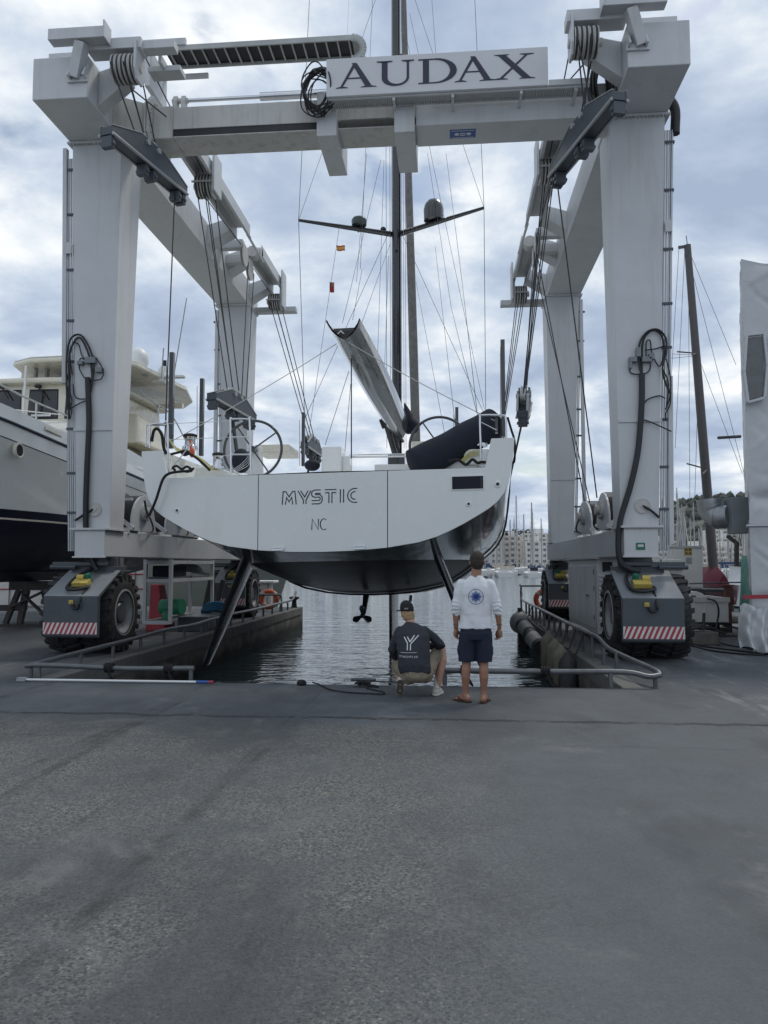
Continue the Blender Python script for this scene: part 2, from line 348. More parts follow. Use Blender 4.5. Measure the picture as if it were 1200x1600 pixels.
def algae(m):                                       # wet green-black growth band above the water line
    t = m.node_tree; N = t.nodes; L = t.links; p = N['Principled BSDF']; src = p.inputs['Base Color'].links[0].from_socket
    g = N.new('ShaderNodeNewGeometry'); s = N.new('ShaderNodeSeparateXYZ'); L.new(g.outputs['Position'], s.inputs[0])
    n = N.new('ShaderNodeTexNoise'); n.inputs['Scale'].default_value = 2.2; n.inputs['Detail'].default_value = 7; L.new(g.outputs['Position'], n.inputs['Vector'])
    a = N.new('ShaderNodeMath'); a.operation = 'MULTIPLY_ADD'; L.new(n.outputs[0], a.inputs[0]); a.inputs[1].default_value = 0.45; L.new(s.outputs[2], a.inputs[2])
    r = N.new('ShaderNodeMapRange'); r.inputs[1].default_value = -0.16; r.inputs[2].default_value = -0.42; L.new(a.outputs[0], r.inputs[0])
    x = N.new('ShaderNodeMix'); x.data_type = 'RGBA'; L.new(r.outputs[0], x.inputs[0]); L.new(src, x.inputs[6]); x.inputs[7].default_value = (0.016, 0.019, 0.014, 1); L.new(x.outputs[2], p.inputs['Base Color'])
algae(WALLC)
def slab(name, x0, x1, y0, y1):
    b = MB(); b.add([(x0, y0, 0), (x1, y0, 0), (x1, y1, 0), (x0, y1, 0)], [(0, 1, 2, 3)])
    o = b.build(name, GRD); o.location = (0, 0, 0); o.data.transform(Matrix.Translation(((x0 + x1) / 2, (y0 + y1) / 2, 0))); o['kind'] = 'structure'; return o
slab('ground', -70, 70, -20, BY0); slab('quay_pavement', -70, BX0, BY0, LEND); slab('quay_pavement', BX1, 70, BY0, REND)
def wall(x0, x1, y0, y1, chip=0.0):
    b = MB(); b.box(x0, x1, y0, y1, -4.0, -0.004); o = b.build('basin_wall', WALLC, bevel=0.02); o['kind'] = 'structure'; return o
wall(BX0 - 1.2, BX0 - 0.0, BY0 + 0.003, LEND - 0.001); wall(BX1, BX1 + 1.2, BY0 + 0.003, REND - 0.001); wall(BX0 - 1.2, BX1 + 1.2, BY0 - 1.2, BY0 - 0.001)
wall(-70, BX0 - 1.203, LEND - 1.0, LEND - 0.001); wall(BX1 + 1.203, 70, REND - 1.0, REND - 0.001)
# worn coping stones along the two basin edges
COPE = mat('worn_coping_concrete', (0.15, 0.148, 0.138), 0.9, var=0.25, vs=3, dirt=(0.09, 0.085, 0.07), da=0.8, ds=(3, 3, 3), dl=0.5, bump=0.4, bs=25)
for x, ye in ((BX0, LEND), (BX1, REND)):
    y = BY0 + 0.02; i = 0
    while y < ye - 0.5:
        l = min(1.55 + 0.25 * sin(i * 2.3), ye - y)
        b = MB(); b.box(x - 0.24 if x < 0 else x - 0.035, x + 0.035 if x < 0 else x + 0.24, y, y + l - 0.018, -0.26, 0.012 + 0.006 * sin(i * 1.7))
        b.build('coping_stone', COPE, bevel=0.018)['kind'] = 'structure'; y += l; i += 1
# water
def water_material():
    m = bpy.data.materials.new('harbour_water'); m.use_nodes = True; t = m.node_tree; N = t.nodes; L = t.links; p = N['Principled BSDF']
    p.inputs['Base Color'].default_value = (0.034, 0.056, 0.057, 1); p.inputs['Roughness'].default_value = 0.03; p.inputs['IOR'].default_value = 1.333; p.inputs['Specular IOR Level'].default_value = 0.85
    c = N.new('ShaderNodeTexCoord'); hs = None
    for sc, st, w, ds in (((0.55, 1.25, 1), 1.0, 1.0, 0.6), ((1.9, 3.6, 1), 1.0, 0.42, 0.5), ((5.5, 9.0, 1), 1.0, 0.12, 0.2)):
        k = N.new('ShaderNodeMapping'); k.inputs['Scale'].default_value = sc; k.inputs['Rotation'].default_value = (0, 0, 0.12); L.new(c.outputs['Object'], k.inputs[0])
        n = N.new('ShaderNodeTexNoise'); n.inputs['Scale'].default_value = st; n.inputs['Detail'].default_value = 2; n.inputs['Distortion'].default_value = ds; L.new(k.outputs[0], n.inputs['Vector'])
        a = N.new('ShaderNodeMath'); a.operation = 'MULTIPLY'; a.inputs[1].default_value = w; L.new(n.outputs[0], a.inputs[0])
        if hs is None: hs = a.outputs[0]
        else:
            q = N.new('ShaderNodeMath'); L.new(hs, q.inputs[0]); L.new(a.outputs[0], q.inputs[1]); hs = q.outputs[0]
    b = N.new('ShaderNodeBump'); b.inputs['Strength'].default_value = 0.5; b.inputs['Distance'].default_value = 0.13; L.new(hs, b.inputs['Height']); L.new(b.outputs[0], p.inputs['Normal'])
    return m
b = MB(); b.add([(-900, 9.5, WZ), (900, 9.5, WZ), (900, 1500, WZ), (-900, 1500, WZ)], [(0, 1, 2, 3)])
w_ = b.build('water', water_material()); w_['kind'] = 'structure'

# ---------------------------------------------------------------- the travel lift
CX = -1.69
lift = thing('travel_lift', 'huge white four-legged boat hoist straddling the basin with a name board on its beam', 'boat hoist', (CX, 14.2, 0))
def P(name, b, m, parent=None, **k): return b.build(name, m, parent or lift, **k)
def R(n, m=12): return radians(n)
def bolts(b, pts, axis, r=0.018, h=0.03):
    a = Vector(axis)
    for p in pts: b.cyl(Vector(p), Vector(p) + a * h, r, n=6)
STRIPE_MATS = [RED, STRW]
def wheel(s, gc, yc, wd=0.56, rad=0.74):
    xc = CX + s * gc; b = MB(); n = 40; prof = [(-0.5, 0.40), (-0.52, 0.52), (-0.5, 0.64), (-0.45, 0.715), (-0.38, 0.735), (0.38, 0.735), (0.45, 0.715), (0.5, 0.64), (0.52, 0.52), (0.5, 0.40)]
    b.lathe((xc, yc, rad), (1, 0, 0), [(h * wd, r * rad / 0.765) for h, r in prof], n, cap=False)
    for k in range(22):                                          # chevron tread lugs
        a0 = 2 * pi * k / 22
        for sd in (-1, 1):
            a1 = a0 + (pi / 22 if sd > 0 else 0); q = []
            for dx, da in ((0.04, 0.10), (0.53, -0.05)):
                for e in (-0.062, 0.062):
                    for rr in (0.66, 0.757):
                        r2 = rr if dx < 0.3 else (rr - 0.03)
                        an = a1 + da + e; q.append((xc + sd * dx * wd, yc + r2 * cos(an), rad + r2 * sin(an)))
            b.add(q, [(0, 1, 3, 2), (4, 6, 7, 5), (1, 5, 7, 3), (0, 2, 6, 4), (0, 4, 5, 1), (2, 3, 7, 6)])
    t = P('wheel', b, RUB, smooth=40)
    for sd in (-1, 1):
        r = MB(); x = xc + sd * wd * 0.5
        r.lathe((x, yc, rad), (-sd, 0, 0), [(-0.012, 0.40), (-0.018, 0.42), (-0.012, 0.44), (0.0, 0.445), (0.03, 0.40), (0.15, 0.36), (0.17, 0.22), (0.14, 0.20), (0.11, 0.12), (0.10, 0.0)], 36, cap=False)
        for k in range(10):
            an = 2 * pi * k / 10; r.cyl((x - sd * 0.16, yc + 0.25 * cos(an), rad + 0.25 * sin(an)), (x - sd * 0.13, yc + 0.25 * cos(an), rad + 0.25 * sin(an)), 0.018, n=6)
        r.build('rim', RIM, t, smooth=35)
        h_ = MB(); h_.lathe((x, yc, rad), (-sd, 0, 0), [(0.085, 0.21), (0.085, 0.19), (0.06, 0.17), (0.05, 0.10), (0.05, 0.0)], 24); h_.build('hub', DGREY, t, smooth=35)  # dark hub; its tone also paints in depth inside the rim
RIM = mat('grey_wheel_rim', (0.33, 0.335, 0.33), 0.5, var=0.12, dirt=(0.12, 0.10, 0.09), da=0.6, ds=(6, 6, 6), dl=0.52)
def bogie(s, yc, front):
    g0, g1 = 4.51, 5.51; xa, xb = CX + s * g0, CX + s * g1; y0 = yc - 1.10
    b = MB()
    b.prism([(y0, 0.40), (y0 + 0.03, 0.36), (y0 + 0.10, 0.36), (y0 + 0.10, 1.06), (yc - 0.19, 1.505), (yc + 0.30, 1.505), (yc + 0.30, 1.53), (yc - 0.20, 1.53), (y0, 1.08)], 'x', xa, xb)
    mg = P('mudguard', b, [DGREY], bevel=0.012)
    b = MB()                                                     # lighter sloping top plate
    d = Vector((0, yc - 0.20 - y0, 1.53 - 1.08)); nrm = Vector((0, -d.z, d.y)).normalized()
    a_, c_ = Vector((0, y0, 1.082)) + nrm * 0.004, Vector((0, yc - 0.20, 1.532)) + nrm * 0.004
    b.hexa([(xa, a_.y, a_.z), (xb, a_.y, a_.z), (xb, c_.y, c_.z), (xa, c_.y, c_.z)], [(xa, a_.y - .001, a_.z + .005), (xb, a_.y - .001, a_.z + .005), (xb, c_.y - .001, c_.z + .005), (xa, c_.y - .001, c_.z + .005)])
    b.build('top_plate', MGREY, mg)
    x = min(xa, xb); w = abs(xb - xa); b = MB(); n = 23; zl, zh = 0.425, 0.625   # red and white hazard stripes
    for i in range(-2, n + 1):
        for j in range(1):
            q0, q1 = x + w * i / n, x + w * (i + 1) / n; sh = 0.09
            P4 = [(q0, zl), (q1, zl), (q1 + sh, zh), (q0 + sh, zh)]
            P4 = [(min(max(px, x + 0.006), x + w - 0.006), pz) for px, pz in P4]
            if abs(P4[0][0] - P4[1][0]) + abs(P4[2][0] - P4[3][0]) < 0.004: continue
            b.mat(0 if i % 2 else 1); b.prism(P4, 'y', y0 - 0.006, y0 - 0.001)
    b.build('hazard_stripes', STRIPE_MATS, mg)
    xc = (xa + xb) / 2; mir = -s                                  # yellow control box with its looped cable
    b = MB(); u_ = d.normalized()
    def on(x_, t): return Vector((x_, 0, 0)) + Vector((0, y0, 1.082)) + u_ * (t + .09) + nrm * 0.012
    xm = xc + (0.03 if s < 0 else -0.10)
    b.mat(0).obox(on(xm, 0.30) + nrm * 0.05, (1, 0, 0), nrm, (0.29, 0.17, 0.09))
    b.mat(0).cyl(on(xm + (-0.11 if s < 0 else 0.02), 0.41) + nrm * 0.10, on(xm + (0.02 if s < 0 else 0.15), 0.41) + nrm * 0.10, 0.062, n=14)
    b.mat(1).cyl(on(xm + (0.08 if s < 0 else -0.08), 0.43) + nrm * 0.03, on(xm + (0.08 if s < 0 else -0.08), 0.43) + nrm * 0.17, 0.065, 0.05, n=14)
    b.mat(2); [b.cyl(on(xm - 0.12 + 0.04 * k, 0.20) + nrm * 0.02, on(xm - 0.12 + 0.04 * k, 0.155) + nrm * 0.02, 0.014, n=6) for k in range(7)]
    P('control_box', b, [YEL, GRN, BLK], smooth=40)
    b = MB(); path = sub([on(xm - 0.02, 0.86) + nrm * 0.08, on(xm - 0.14, 0.72) + nrm * 0.05, on(xm - 0.22, 0.5) + nrm * 0.04, on(xm - 0.2, 0.14) + nrm * 0.04, on(xm - 0.02, 0.05) + nrm * 0.05, on(xm + 0.16, 0.12) + nrm * 0.05, on(xm + 0.18, 0.22) + nrm * 0.04], 6)
    b.tube(path, 0.03, 8); b.tube(sub([on(xm + 0.16, 0.14) + nrm * 0.03, Vector((xm + 0.15, y0 - 0.04, 1.0)), Vector((xm + 0.14, y0 - 0.05, 0.90)), Vector((xm + 0.06, y0 - 0.05, 0.87)), Vector((xm + 0.02, y0 - 0.04, 0.95))], 6), 0.022, 8)
    P('cable_loop', b, BLK, smooth=60)
    b = MB(); b.box(xm - 0.05, xm + 0.03, y0 - 0.035, y0 - 0.002, 0.95, 1.02); b.cyl((xm - 0.01, y0 - 0.05, 0.985), (xm - 0.01, y0 - 0.03, 0.985), 0.022, n=10); P('reflector', b, YEL, bevel=0.004)
    wheel(s, 5.46, yc, 0.62); wheel(s, 4.79, yc, 0.58)
    b = MB(); b.box(CX + s * 4.60, CX + s * 5.42, yc - 0.28, yc + 0.28, 1.49, 1.62); b.cyl((CX + s * 4.98, yc, 1.62), (CX + s * 4.98, yc, 1.775), 0.30, n=24); b.box(CX + s * 4.88, CX + s * 5.05, yc - 0.2, yc + 0.2, 0.7, 1.49)
    b.bar((CX + s * 4.7, yc - 0.35, 1.66), (CX + s * 5.75, yc - 0.35, 1.66), 0.09, 0.07); b.cyl((CX + s * 5.3, yc - 0.36, 1.60), (CX + s * 5.8, yc - 0.36, 1.60), 0.045, n=10)
    P('axle_yoke', b, DGREY, bevel=0.01)
for s in (-1, 1):
    bogie(s, 14.2, True); bogie(s, 23.9, False)
    X = lambda g: CX + s * g
    # sill beam, leg, top beam
    b = MB(); b.box(X(4.69), X(5.27), 13.70, 24.5, 1.79, 2.28); P('sill_beam', b, LW, bevel=0.012)
    for q in ((4.64, 5.36, 13.66, 14.52, 2.285, 2.325), (4.60, 5.70, 13.80, 14.9, 9.80, 9.845), (4.66, 5.30, 13.665, 13.697, 1.77, 1.80), (4.66, 5.36, 23.2, 24.3, 2.285, 2.325), (4.60, 5.70, 23.2, 24.4, 9.80, 9.845)): P('flange_plate', MB().box(X(q[0]), X(q[1]), *q[2:]), LW, bevel=0.006)
    b = MB(); bolts(b, [(X(4.70 + 0.045 * k), 13.70, 2.255) for k in range(15)], (0, 0, 1), 0.014, 0.03); bolts(b, [(X(4.66 + 0.07 * k), 13.83, 9.77) for k in range(15)], (0, 0, 1), 0.016, 0.03)
    P('bolt', b, LWD, kind='stuff')
    for y0, y1t, y1b in ((13.85, 14.80, 14.46), (23.30, 24.25, 23.95)):
        b = MB(); b.hexa([(X(4.67), y0, 2.325), (X(5.33), y0, 2.325), (X(5.33), y1b, 2.325), (X(4.67), y1b, 2.325)], [(X(4.62), y0, 9.80), (X(5.61), y0, 9.80), (X(5.61), y1t, 9.80), (X(4.62), y1t, 9.80)])
        P('leg', b, LW, bevel=0.012)
        b = MB(); b.box(X(4.665), X(5.42), y0 - 0.022, y0 - 0.001, 4.17, 4.23); P('leg_rib', b, LW)
    b = MB(); b.box(X(4.65), X(5.66), 12.48, 24.45, 9.85, 10.62); P('top_beam', b, LW, bevel=0.015)
    b = MB(); b.box(X(4.85), X(5.56), 12.80, 14.6, 10.622, 10.93); P('beam_cap', b, LW, bevel=0.01)
    # pipes, square conduit and clamps on the outside of the front and rear leg
    for yb, full in ((13.86, 1), (23.31, 0)):
        ge = lambda z: 5.33 + 0.28 * (z - 2.3) / 7.5
        for k in range(4 if full else 2):
            z0 = 1.9 if full else 2.4; o_ = 0.03 + 0.042 * k
            b = MB(); b.tube([(X(ge(z0) + o_ + 0.012), yb + 0.05, z0), (X(ge(9.5) + o_ - 0.005), yb + 0.05, 9.55)], 0.018 if k != 3 else 0.024, 8); P('pipe', b, LW if k % 2 == 0 else GALV, smooth=60)
        for z in (2.6, 3.35, 4.2, 5.5, 6.3, 7.3, 8.4, 9.3): P('pipe_clamp', MB().box(X(ge(z) - 0.01), X(ge(z) + 0.19), yb + 0.02, yb + 0.09, z, z + 0.045), DGREY)
        b = MB(); z0, z1 = (5.1, 9.75) if s < 0 else (2.0, 5.0)
        if full: b.hexa([(X(ge(z0) + 0.185), yb, z0), (X(ge(z0) + 0.265), yb, z0), (X(ge(z0) + 0.265), yb + 0.1, z0), (X(ge(z0) + 0.185), yb + 0.1, z0)], [(X(ge(z1) + 0.125), yb, z1), (X(ge(z1) + 0.205), yb, z1), (X(ge(z1) + 0.205), yb + 0.1, z1), (X(ge(z1) + 0.125), yb + 0.1, z1)])
        else: b.box(X(5.62), X(5.72), yb, yb + 0.12, 2.4, 9.7)
        P('cable_duct', b, LW, bevel=0.006)
    b = MB(); z = 7.62; b.box(X(5.56), X(5.68), 13.82, 13.85, z, z + 0.16); b.cyl((X(5.62), 13.825, z + 0.16), (X(5.62), 13.85, z + 0.16), 0.07, n=16); P('lifting_eye', b, LW)
    # round access cover on the leg foot and hydraulic hose assembly
    xc = X(5.02)
    b = MB(); b.cyl((xc + (0.03 if s > 0 else 0.05), 13.83, 2.68), (xc + (0.03 if s > 0 else 0.05), 13.85, 2.68), 0.135, n=28); b.cyl((xc + 0.04, 13.815, 2.68), (xc + 0.04, 13.83, 2.68), 0.05, n=16)
    bolts(b, [(xc + 0.04 + 0.115 * cos(2 * pi * k / 12), 13.83, 2.68 + 0.115 * sin(2 * pi * k / 12)) for k in range(12)], (0, -1, 0), 0.009, 0.012); P('access_cover', b, LWD, smooth=40)
    f = 13.85; b = MB()
    b.tube(sub([(xc + .03, f - .02, 2.68), (xc + 0.03 + .12 * (1 if s > 0 else -1), f - .07, 2.60), (xc + .30 * (1 if s > 0 else -1), f - .05, 2.47)], 6), 0.022, 8); P('hose', b, BLK, smooth=60)
    m = 1 if s > 0 else -1
    def hx(px, py): return at(px, py, f - 0.07)
    if s < 0:
        trunk = [(137, 590), (139, 660), (136, 730), (134, 800), (136, 850), (146, 880), (152, 892)]
        loops = [[(105, 640), (104, 600), (104, 560), (110, 530), (125, 523), (138, 540), (146, 565), (145, 592), (138, 610)], [(107, 655), (108, 610), (107, 565), (113, 538), (124, 527), (135, 545), (142, 570), (143, 600), (137, 625)],
                 [(112, 585), (108, 550), (114, 536), (122, 538), (127, 555), (134, 562)], [(138, 566), (126, 560), (124, 575), (132, 590), (140, 594), (158, 592), (161, 578), (152, 562), (146, 556)],
                 [(105, 642), (120, 632), (138, 624)], [(113, 600), (116, 618), (124, 623), (137, 622)], [(108, 560), (110, 590), (106, 615), (112, 640), (109, 655)], [(110, 570), (104, 600), (112, 625), (105, 648)]]
        blk = [(133, 558, 150, 568), (121, 564, 130, 570), (150, 574, 160, 582)]
    else:
        trunk = [(1003, 585), (1003, 620), (1001, 660), (996, 710), (985, 760), (970, 810), (966, 850), (970, 878), (985, 889), (1000, 892)]
        loops = [[(1003, 590), (998, 560), (1000, 535), (1012, 518), (1028, 515), (1040, 528), (1041, 550), (1035, 575), (1040, 598), (1048, 615)], [(1004, 610), (1003, 560), (1006, 530), (1020, 516), (1034, 524), (1038, 548), (1034, 570)],
                 [(1004, 636), (1012, 624), (1030, 618), (1040, 622)], [(1003, 655), (1018, 660), (1036, 668), (1049, 674)], [(1010, 556), (1010, 535), (1016, 532), (1019, 552), (1030, 572), (1038, 560)],
                 [(984, 570), (986, 582), (1000, 584), (1014, 580), (1016, 565), (1000, 560), (984, 561)], [(1008, 547), (1024, 545), (1039, 540)], [(1041, 560), (1048, 590), (1047, 620), (1040, 640)], [(1036, 575), (1045, 600), (1042, 635)], [(1048, 612), (1047, 632), (1040, 646), (1041, 658)]]
        blk = [(994, 543, 1001, 558), (983, 558, 995, 566), (1014, 552, 1022, 562), (983, 566, 987, 576), (1003, 558, 1018, 566)]
    b = MB(); b.tube(sub([hx(*p) for p in trunk], 6), [0.040] * 99 if False else 0.052, 10); P('hose_bundle', b, BLK if s < 0 else mat('ribbed_hose', (0.03, 0.032, 0.036), 0.6, bump=0.6, bs=90), smooth=60)
    for i, lp in enumerate(loops):
        b = MB(); b.tube(sub([hx(*p) + Vector((0, 0.012 * (i % 3), 0)) for p in lp], 5), 0.019 if i < 2 else 0.012, 7); P('hose', b, BLK, smooth=60)
    for x0, y0, x1, y1 in blk:
        p0, p1 = hx(x0, y1), hx(x1, y0); b = MB(); b.box(p0.x, p1.x, 13.74, 13.849, p0.z, p1.z); P('valve_block', b, MGREY, bevel=0.008)
    # winches on the sill
    for i, (ya, yb2) in enumerate(((14.75, 16.1), (16.55, 18.6))):
        ym = (ya + yb2) / 2; rr = (yb2 - ya) / 2; zb = 2.325; w = MB()
        prof = [(ya, zb)] + [(ym - rr * 0.92 * cos(pi * k / 12), zb + 0.12 + 0.62 * sin(pi * k / 12)) for k in range(13)] + [(yb2, zb)]
        w.prism(prof, 'x', X(4.66), X(4.70)); w.prism(prof, 'x', X(5.24), X(5.27)); wn_ = P('winch', w, LW, bevel=0.006)
        w = MB(); w.cyl((X(4.71), ym, zb + 0.42), (X(5.23), ym, zb + 0.42), 0.33, n=28); w.build('rope_drum', ROPE, wn_, smooth=40)
        w = MB(); w.cyl((X(4.66), ym, zb + 0.40), (X(4.60), ym, zb + 0.40), 0.19, n=28); w.cyl((X(4.60), ym, zb + 0.40), (X(4.52), ym, zb + 0.40), 0.10, n=16)
        bolts(w, [(X(4.60), ym + 0.165 * cos(2 * pi * k / 16), zb + 0.40 + 0.165 * sin(2 * pi * k / 16)) for k in range(16)], (-s, 0, 0), 0.013, 0.02); w.build('winch_motor', LWD, wn_, smooth=40)
        w = MB(); w.bar((X(4.62), ya + 0.05, zb + 0.03), (X(5.25), ya + 0.05, zb + 0.50), 0.05, 0.08); w.bar((X(4.62), ya - 0.02, zb + 0.62), (X(5.25), ya - 0.02, zb + 0.62), 0.06, 0.05); w.build('winch_guard', LW, wn_)
        w = MB(); w.tube(sub([(X(4.56), ym, zb + 0.35), (X(4.5), ym + 0.05, zb + 0.15), (X(4.58), ym + 0.3, zb + 0.06), (X(4.8), ym + 0.8, zb + 0.04)], 5), 0.018, 6); w.build('hose', BLK, wn_, smooth=60)
    # hoist points: sheave packs, cheek plates, arms
    def sheaves(y, g, z, n=5, r=0.30, wd=0.46):
        for k in range(n):
            b = MB(); x = X(g) - wd / 2 + wd * (k + 0.5) / n
            b.lathe((x - 0.036, y, z), (1, 0, 0), [(0, 0.10), (0, r), (0.012, r), (0.03, r * 0.86), (0.042, r * 0.86), (0.06, r), (0.072, r), (0.072, 0.10)], 26); P('sheave', b, LWD, smooth=40)
            b = MB(); b.lathe((x - 0.022, y, z), (1, 0, 0), [(0, r * .84), (0.004, r * .965), (0.04, r * .965), (0.044, r * .84)], 26); P('rope_wrap', b, ROPE, smooth=40)
        b = MB(); x = X(g) + (-s) * (wd / 2 + 0.03)
        b.prism([(y - 0.20, z + 0.42), (y - 0.22, z - 0.10), (y - 0.12, z - 0.26), (y + 0.12, z - 0.26), (y + 0.22, z - 0.10), (y + 0.20, z + 0.42)], 'x', x - 0.02, x + 0.02); P('cheek_plate', b, LW, bevel=0.006)
        b = MB(); b.cyl((X(g) - wd / 2 - 0.08, y, z), (X(g) + wd / 2 + 0.08, y, z), 0.07, n=16); P('axle_pin', b, LWD)
    sheaves(12.55, 3.97, 10.36, 5, 0.25, 0.40)
    b = MB(); b.box(X(3.66), X(4.65), 12.40, 12.72, 10.66, 10.86); b.hexa([(X(4.0), 12.73, 10.30), (X(4.65), 12.9, 9.95), (X(4.65), 13.2, 9.95), (X(4.0), 13.0, 10.30)], [(X(4.0), 12.73, 10.64), (X(4.65), 12.9, 10.6), (X(4.65), 13.2, 10.6), (X(4.0), 13.0, 10.64)]); P('hoist_arm', b, LW, bevel=0.01)
    if s < 0:
        b = MB(); b.box(X(3.15), X(3.75), 12.95, 13.25, 10.58, 10.68); b.box(X(3.42), X(3.48), 12.75, 13.05, 10.60, 10.75); b.box(X(3.1), X(3.68), 12.5, 12.72, 10.7, 10.84); P('outrigger', b, LW, bevel=0.006)
    # top rope-anchor bracket
    b = MB(); b.box(X(4.22), X(5.22), 12.15, 12.36, 10.71, 10.91); b.box(X(4.19), X(4.218), 12.12, 12.40, 10.69, 11.0)
    P('anchor_bracket', b, LW, bevel=0.008)
    b = MB(); b.bar((X(4.66), 12.28, 10.72), (X(4.86), 12.46, 10.20), 0.18, 0.2, (0, 1, 0)); b.box(X(4.62), X(5.0), 12.44, 12.478, 10.12, 10.22)
    for g in (4.66, 4.94): b.prism([(12.3, 10.16), (12.478, 10.16), (12.478, 10.4), (12.40, 10.36)], 'x', X(g) - 0.015, X(g) + 0.015)
    P('bracket_strut', b, LW, bevel=0.006)
    # mid hoist arm and far hoist arm along the inside of the top beam
    for (ya, yb2, ysh, zsh) in ((15.2, 19.9, 16.7, 10.32), (21.2, 24.2, 23.75, 10.05)):
        b = MB(); b.box(X(3.70), X(3.72), ya, yb2, 10.50, 10.84); b.box(X(4.06), X(4.08), ya, yb2, 10.50, 10.84); b.box(X(3.721), X(4.059), ya + .05, yb2 - .05, 10.76, 10.80); b.box(X(3.66), X(3.735), ya, yb2, 10.475, 10.499); b.box(X(4.045), X(4.12), ya, yb2, 10.475, 10.499)
        P('hoist_arm', b, LW, bevel=0.006)
        sheaves(ysh, 3.90, zsh, 5, 0.27, 0.36)
        b = MB(); b.box(X(3.60), X(3.655), ysh - 0.28, ysh + 0.28, zsh - 0.2, 11.0); P('side_plate', b, LW, bevel=0.008)
        b = MB(); b.bar((X(3.66), ysh - 0.30, zsh - 0.02), (X(4.12), ysh - 0.30, zsh - 0.02), 0.035, 0.035); P('rope_keeper', b, EDGEG)
        for yy in (yb2 - 0.35, ya + 0.3) if ya > 20 else (yb2 - 0.3,):
            b = MB(); b.hexa([(X(4.101), yy - 0.3, 10.46), (X(4.65), yy - 0.45, 10.05), (X(4.65), yy + 0.1, 10.05), (X(4.101), yy + 0.25, 10.46)], [(X(4.101), yy - 0.3, 10.80), (X(4.65), yy - 0.45, 10.55), (X(4.65), yy + 0.1, 10.55), (X(4.101), yy + 0.25, 10.80)]); P('arm_bracket', b, LW, bevel=0.008)
    for yy, zz in ((20.35, 10.2), (20.95, 10.02)):
        b = MB(); b.box(X(4.0), X(4.65), yy - 0.12, yy + 0.12, zz + 0.18, zz + 0.42); P('arm_bracket', b, LW, bevel=0.01)
        b = MB(); b.lathe((X(4.02), yy, zz), (1, 0, 0), [(0, 0.06), (0, 0.30), (0.012, 0.30), (0.03, 0.25), (0.042, 0.25), (0.06, 0.30), (0.072, 0.30), (0.072, 0.06)], 26); P('sheave', b, LWD, smooth=40)
        b = MB(); b.prism([(yy - 0.14, zz + 0.3), (yy - 0.16, zz - 0.1), (yy, zz - 0.22), (yy + 0.16, zz - 0.1), (yy + 0.14, zz + 0.3)], 'x', X(3.97), X(3.99)); P('cheek_plate', b, LW)
    b = MB(); b.cyl((X(3.9), 20.9, 10.55), (X(3.9), 21.25, 10.55), 0.16, n=18); b.cyl((X(3.70), 21.2, 10.62), (X(4.1), 21.2, 10.62), 0.14, n=18); P('arm_pivot', b, LWD, smooth=40)
    b = MB(); b.box(X(3.3), X(4.65), 24.1, 24.4, 9.86, 10.02); P('end_outrigger', b, LW, bevel=0.01)
    b = MB(); b.tube([(X(3.72), 19.7, 10.5), (X(3.6), 21.0, 10.25)], 0.035, 8); P('strut', b, LW)

# front cross beam, telescoping inside its sleeve
b = MB(); b.box(-5.20, 0.0, 13.60, 14.28, 9.86, 10.29); b.box(-5.20, -2.42, 13.64, 14.25, 9.72, 9.86); b.box(-5.20, 0.0, 13.602, 14.282, 9.70, 9.722); P('cross_beam', b, [LWD], bevel=0.008)
b = MB(); b.box(-5.19, -2.45, 13.615, 13.64, 9.722, 9.858); P('beam_slot', b, BLK)
b = MB(); b.box(-0.60, CX + 4.65, 13.585, 14.31, 9.685, 10.31); P('beam_sleeve', b, LW, bevel=0.01)
b = MB(); b.hexa([(-6.34, 13.5, 9.85), (-5.66, 13.57, 9.66), (-5.66, 14.32, 9.66), (-6.34, 14.5, 9.85)], [(-6.34, 13.5, 10.55), (-5.66, 13.57, 10.36), (-5.66, 14.32, 10.36), (-6.34, 14.5, 10.55)]); b.box(-5.585, -5.201, 13.58, 14.30, 9.68, 10.31); P('beam_socket', b, LWD, bevel=0.012)
oc = lambda x, r: [(13.945 + r * 0.60 * c1, 9.99 + r * 0.56 * c2) for c1, c2 in ((-0.55, -1), (0.55, -1), (1, -0.5), (1, 0.5), (0.55, 1), (-0.55, 1), (-1, 0.5), (-1, -0.5))]
b = MB(); b.prism(oc(0, 1), 'x', -5.658, -5.63); b.prism(oc(0, 1), 'x', -5.615, -5.586); P('socket_flange', b, LWD, bevel=0.004)
b = MB(); bolts(b, [(-5.586, 13.945 + 0.53 * cos(a) * 1.0, 9.99 + 0.49 * sin(a)) for a in [2 * pi * k / 26 for k in range(26)]], (1, 0, 0), 0.02, 0.03); P('bolt', b, LWD, kind='stuff')
for x0 in (-2.42, -0.99):
    b = MB(); b.box(x0, x0 + 0.37, 13.45, 14.93, 9.50, 10.32); P('beam_collar', b, LW, bevel=0.01)
b = MB(); b.box(-2.0, -1.05, 13.57, 13.598, 9.86, 9.87); P('collar_strip', b, LWD)
